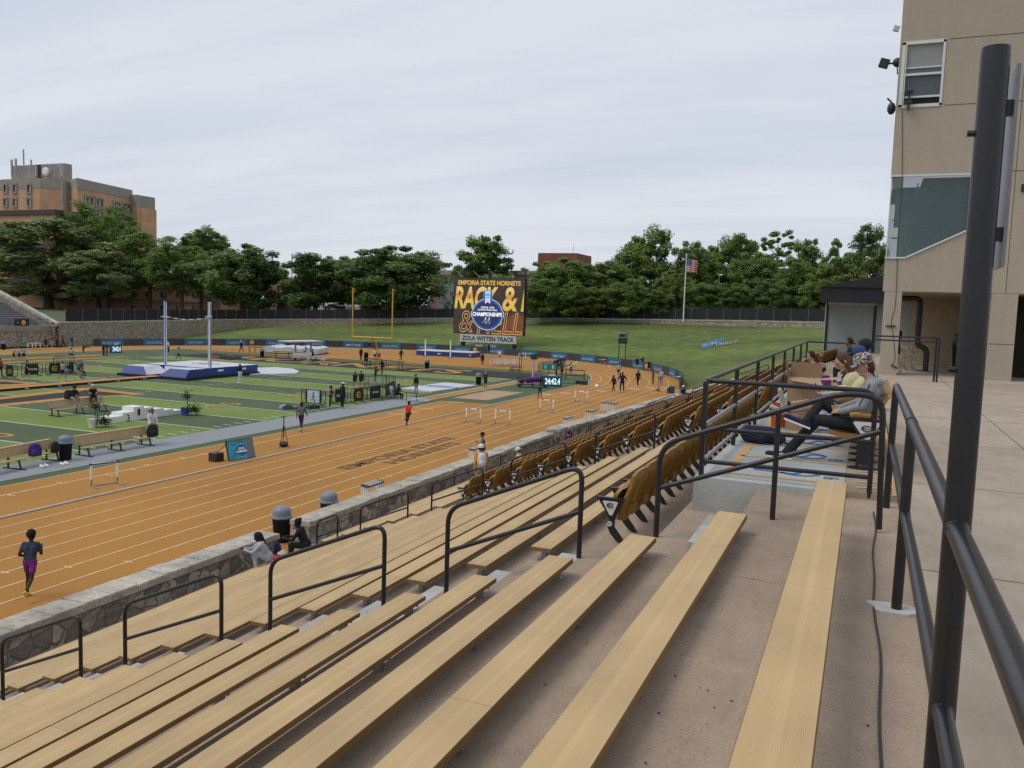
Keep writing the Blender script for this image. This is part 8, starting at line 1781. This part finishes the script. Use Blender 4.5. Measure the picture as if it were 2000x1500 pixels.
p, q = YD(60, 545, 158.5), YD(130, 580, 158.5); b = MB(); b.box(p.x, q.x, 158.4, 159.8, q.z-.2, q.z+1.2); b.build('canopy', mat('canopy_cream', (.40, .33, .20), .8), t)
t = thing('dormitory_wing', 'low orange brick wing with two rows of windows behind the fence', 'building', (0, 0, 0)); yq = 178.0; q0, q1 = YD(120, 540, yq), YD(430, 545, yq)
b = MB(); b.box(q0.x, q1.x, yq, yq+12, -8, q1.z); b.build('wall', M_BRK, t); b = MB(); b.box(q0.x, q1.x+.1, yq-.25, yq-.01, YD(300, 588, yq).z, YD(300, 585, yq).z); b.build('string_course', M_CON, t)
for v in (580, 607):
    for u in (160, 205, 257, 285, 314, 345, 376, 405): p = YD(u, v, yq); far_window(t, Vector((p.x, yq-.02, p.z)), (1, 0, 0), 2.0, 1.45, .12, .12)
def block(name, label, u0, u1, vt, vb, y, m_, d=10, band=None):
    t = thing(name, label, 'building', (0, 0, 0)); p, q = YD(u0, vt, y), YD(u1, vt, y); z1 = p.z; b = MB(); b.box(p.x, q.x, y, y+d, YD(u0, vb, y).z, z1); b.build('wall', m_, t)
    if band: b = MB(); b.box(p.x-.3, q.x+.3, y-.3, y+d, z1-band, z1+.05); b.build('roof_band', M_CON, t)
    return t
bt_ = block('red_tower', 'plain dark red brick tower above the trees', 1051, 1127, 494, 600, 235, M_BRK2, 14); p = YD(1120, 480, 236); b = MB(); b.box(p.x-.05, p.x+.05, 236, 236.1, 10, p.z); b.build('mast', M_STEEL, bt_)
b1 = block('school_block', 'brick school building left of the scoreboard', 840, 900, 528, 610, 215, M_BRK3, 20, 1.2); p = YD(858, 548, 205); b = MB(); b.box(p.x, p.x+5, 204, 214, -4, YD(858, 548, 205).z); b.build('metal_bay', M_STEEL, b1)
b2_ = block('school_block', 'pinkish brick school building right of the scoreboard', 990, 1047, 529, 610, 210, M_BRK3, 20, 1.0); p = YD(1024, 566, 209.9); far_window(b2_, Vector((p.x, 209.98, p.z)), (1, 0, 0), 1.6, 1.0, .15); b = MB(); p = YD(1033, 548, 209.8); b.box(p.x, p.x+1.6, 209.7, 210, p.z-1.5, p.z+2); b.build('grey_panel', M_STEEL, b2_)
t = thing('gabled_house', 'brown roofed building showing over the trees left of the big round tree', 'building', (0, 0, 0)); p, q = YD(650, 516, 260), YD(745, 512, 260); r_ = YD(700, 502, 260)
b = MB(); b.prism([(p.x, p.z), (q.x, p.z), (q.x, r_.z+1), (r_.x, r_.z)], (0, 260, 0), (1, 0, 0), (0, 0, 1), (0, 14, 0)); b.build('roof', mat('brown_roof', (.17, .135, .11), .9, var=.1), t); b = MB(); b.box(p.x+2, q.x, 261, 274, -4, p.z); b.build('wall', mat('tan_wall', (.40, .33, .24), .9), t)
t = thing('stone_tower', 'ruined looking stone tower with arched openings behind the fence', 'tower', (0, 0, 0)); p, q = YD(541, 540, 166), YD(590, 545, 166); b = MB(); b.prism([(p.x, -6), (q.x, -6), (q.x, YD(590, 595, 166).z), (q.x-1.6, YD(570, 560, 166).z), (p.x+4.6, p.z-1), (p.x+2.4, p.z), (p.x+.1, p.z-.4)], (0, 166, 0), (1, 0, 0), (0, 0, 1), (0, 3, 0)); b.build('masonry', stone_mat('tower_stone', 2.2, (.24, .19, .14), (.36, .29, .22), (.14, .11, .09), .1), t)
b = MB()
for u in (552, 560): p = YD(u, 565, 165.95); b.prism([(p.x-.28, p.z-.9), (p.x+.28, p.z-.9), (p.x+.28, p.z+.3), (p.x, p.z+.6), (p.x-.28, p.z+.3)], (0, 165.9, 0), (1, 0, 0), (0, 0, 1), (0, .2, 0))
b.build('arch_opening', M_DARK, t)
b3 = block('brick_shop', 'low red brick shop with a pale flat roof left of the stone tower', 520, 548, 540, 612, 185, M_BRK3, 12, .9)
for u, vt, lb in ((532, 492, 'thin dark utility pole left of the stone tower'), (570.5, 495, 'taller thin utility pole above the stone tower')): p = YD(u, vt, 200); tag(MB().tube([(p.x, 200, -4), (p.x, 200, p.z)], .14, 6).build('utility_pole', M_DARK), lb, 'pole', 'utility poles')
p = YD(1405, 537, 165); t = thing('street_lamp', 'small pale lamp on a pole among the right trees', 'street lamp', (p.x, 165, -2)); MB().tube([(0, 0, 0), (0, 0, p.z+2)], .07, 6).build('pole', M_STEEL, t); b = MB(); b.ball((.3, 0, p.z+2), .3, 8, sc=(1.4, 1, .5)); b.build('lamp_head', M_WHITE, t)
p = YD(1447, 600, 156); tag(MB().ball((p.x, 155, p.z), .35, 10, sc=(.8, .1, 1)).build('round_sign', M_STEEL), 'small pale round sign showing above the fence on the right', 'sign')
# parked cars behind the fence
M_TYRE = mat('tyre', (.02, .02, .02), .9); M_CGL = mat('car_glass', (.02, .025, .03), .1, var=0)
def car(label, u, v, y, col, rz):
    p = YD(u, v, y); t = thing('parked_car', label, 'car', p, rz, 'cars parked beyond the fence'); m_ = mat('car_%d' % (col[0]*100), col, .3, .2, var=.03)
    pr = [(-2.2, .35), (-2.25, .75), (-1.9, .95), (-1.2, 1.0), (-.6, 1.45), (.9, 1.48), (1.7, 1.0), (2.2, .9), (2.25, .4)]; b = MB(); b.prism(pr, (0, -.85, 0), (1, 0, 0), (0, 0, 1), (0, 1.7, 0)); b.build('body', m_, t)
    b = MB(); b.prism([(-1.0, 1.02), (-.52, 1.38), (.82, 1.4), (1.4, 1.02)], (0, -.86, 0), (1, 0, 0), (0, 0, 1), (0, 1.72, 0)); b.build('window', M_CGL, t)
    for x in (-1.4, 1.4):
        for s in (-1, 1): b = MB(); b.lathe([(.34, -.1), (.34, .1)], n=14); o = b.build('wheel', M_TYRE, t); o.rotation_euler = (R(90), 0, 0); o.location = (x, s*.8, .34)
for i, (u, v, y, c, rz, lb) in enumerate(((722, 606, 168, (.62, .63, .64), .2, 'white parked car between the goal uprights, nearest the fence'), (745, 599, 182, (.5, .51, .53), .1, 'silver parked car between the goal uprights, second row'), (733, 592, 196, (.66, .66, .66), .25, 'white parked car between the goal uprights, farthest row'), (650, 606, 168, (.3, .34, .4), .1, 'blue grey parked car left of the goal post'), (669, 604, 172, (.55, .56, .58), -.1, 'pale parked car just left of the goal upright'), (594, 602, 175, (.6, .6, .6), .3, 'white parked van shape beside the stone tower'))): car(lb, u, v, y, c, rz)
mb = MB(); c = [YD(u, v, y) for u, v, y in ((560, 604, 165), (800, 612, 165), (800, 590, 215), (560, 585, 215))]; mb.add(c, [(0,1,2,3)]); tag(mb.build('parking_lot', mat('lot_pale', (.30, .27, .22), .95, var=.1)), kind='structure')
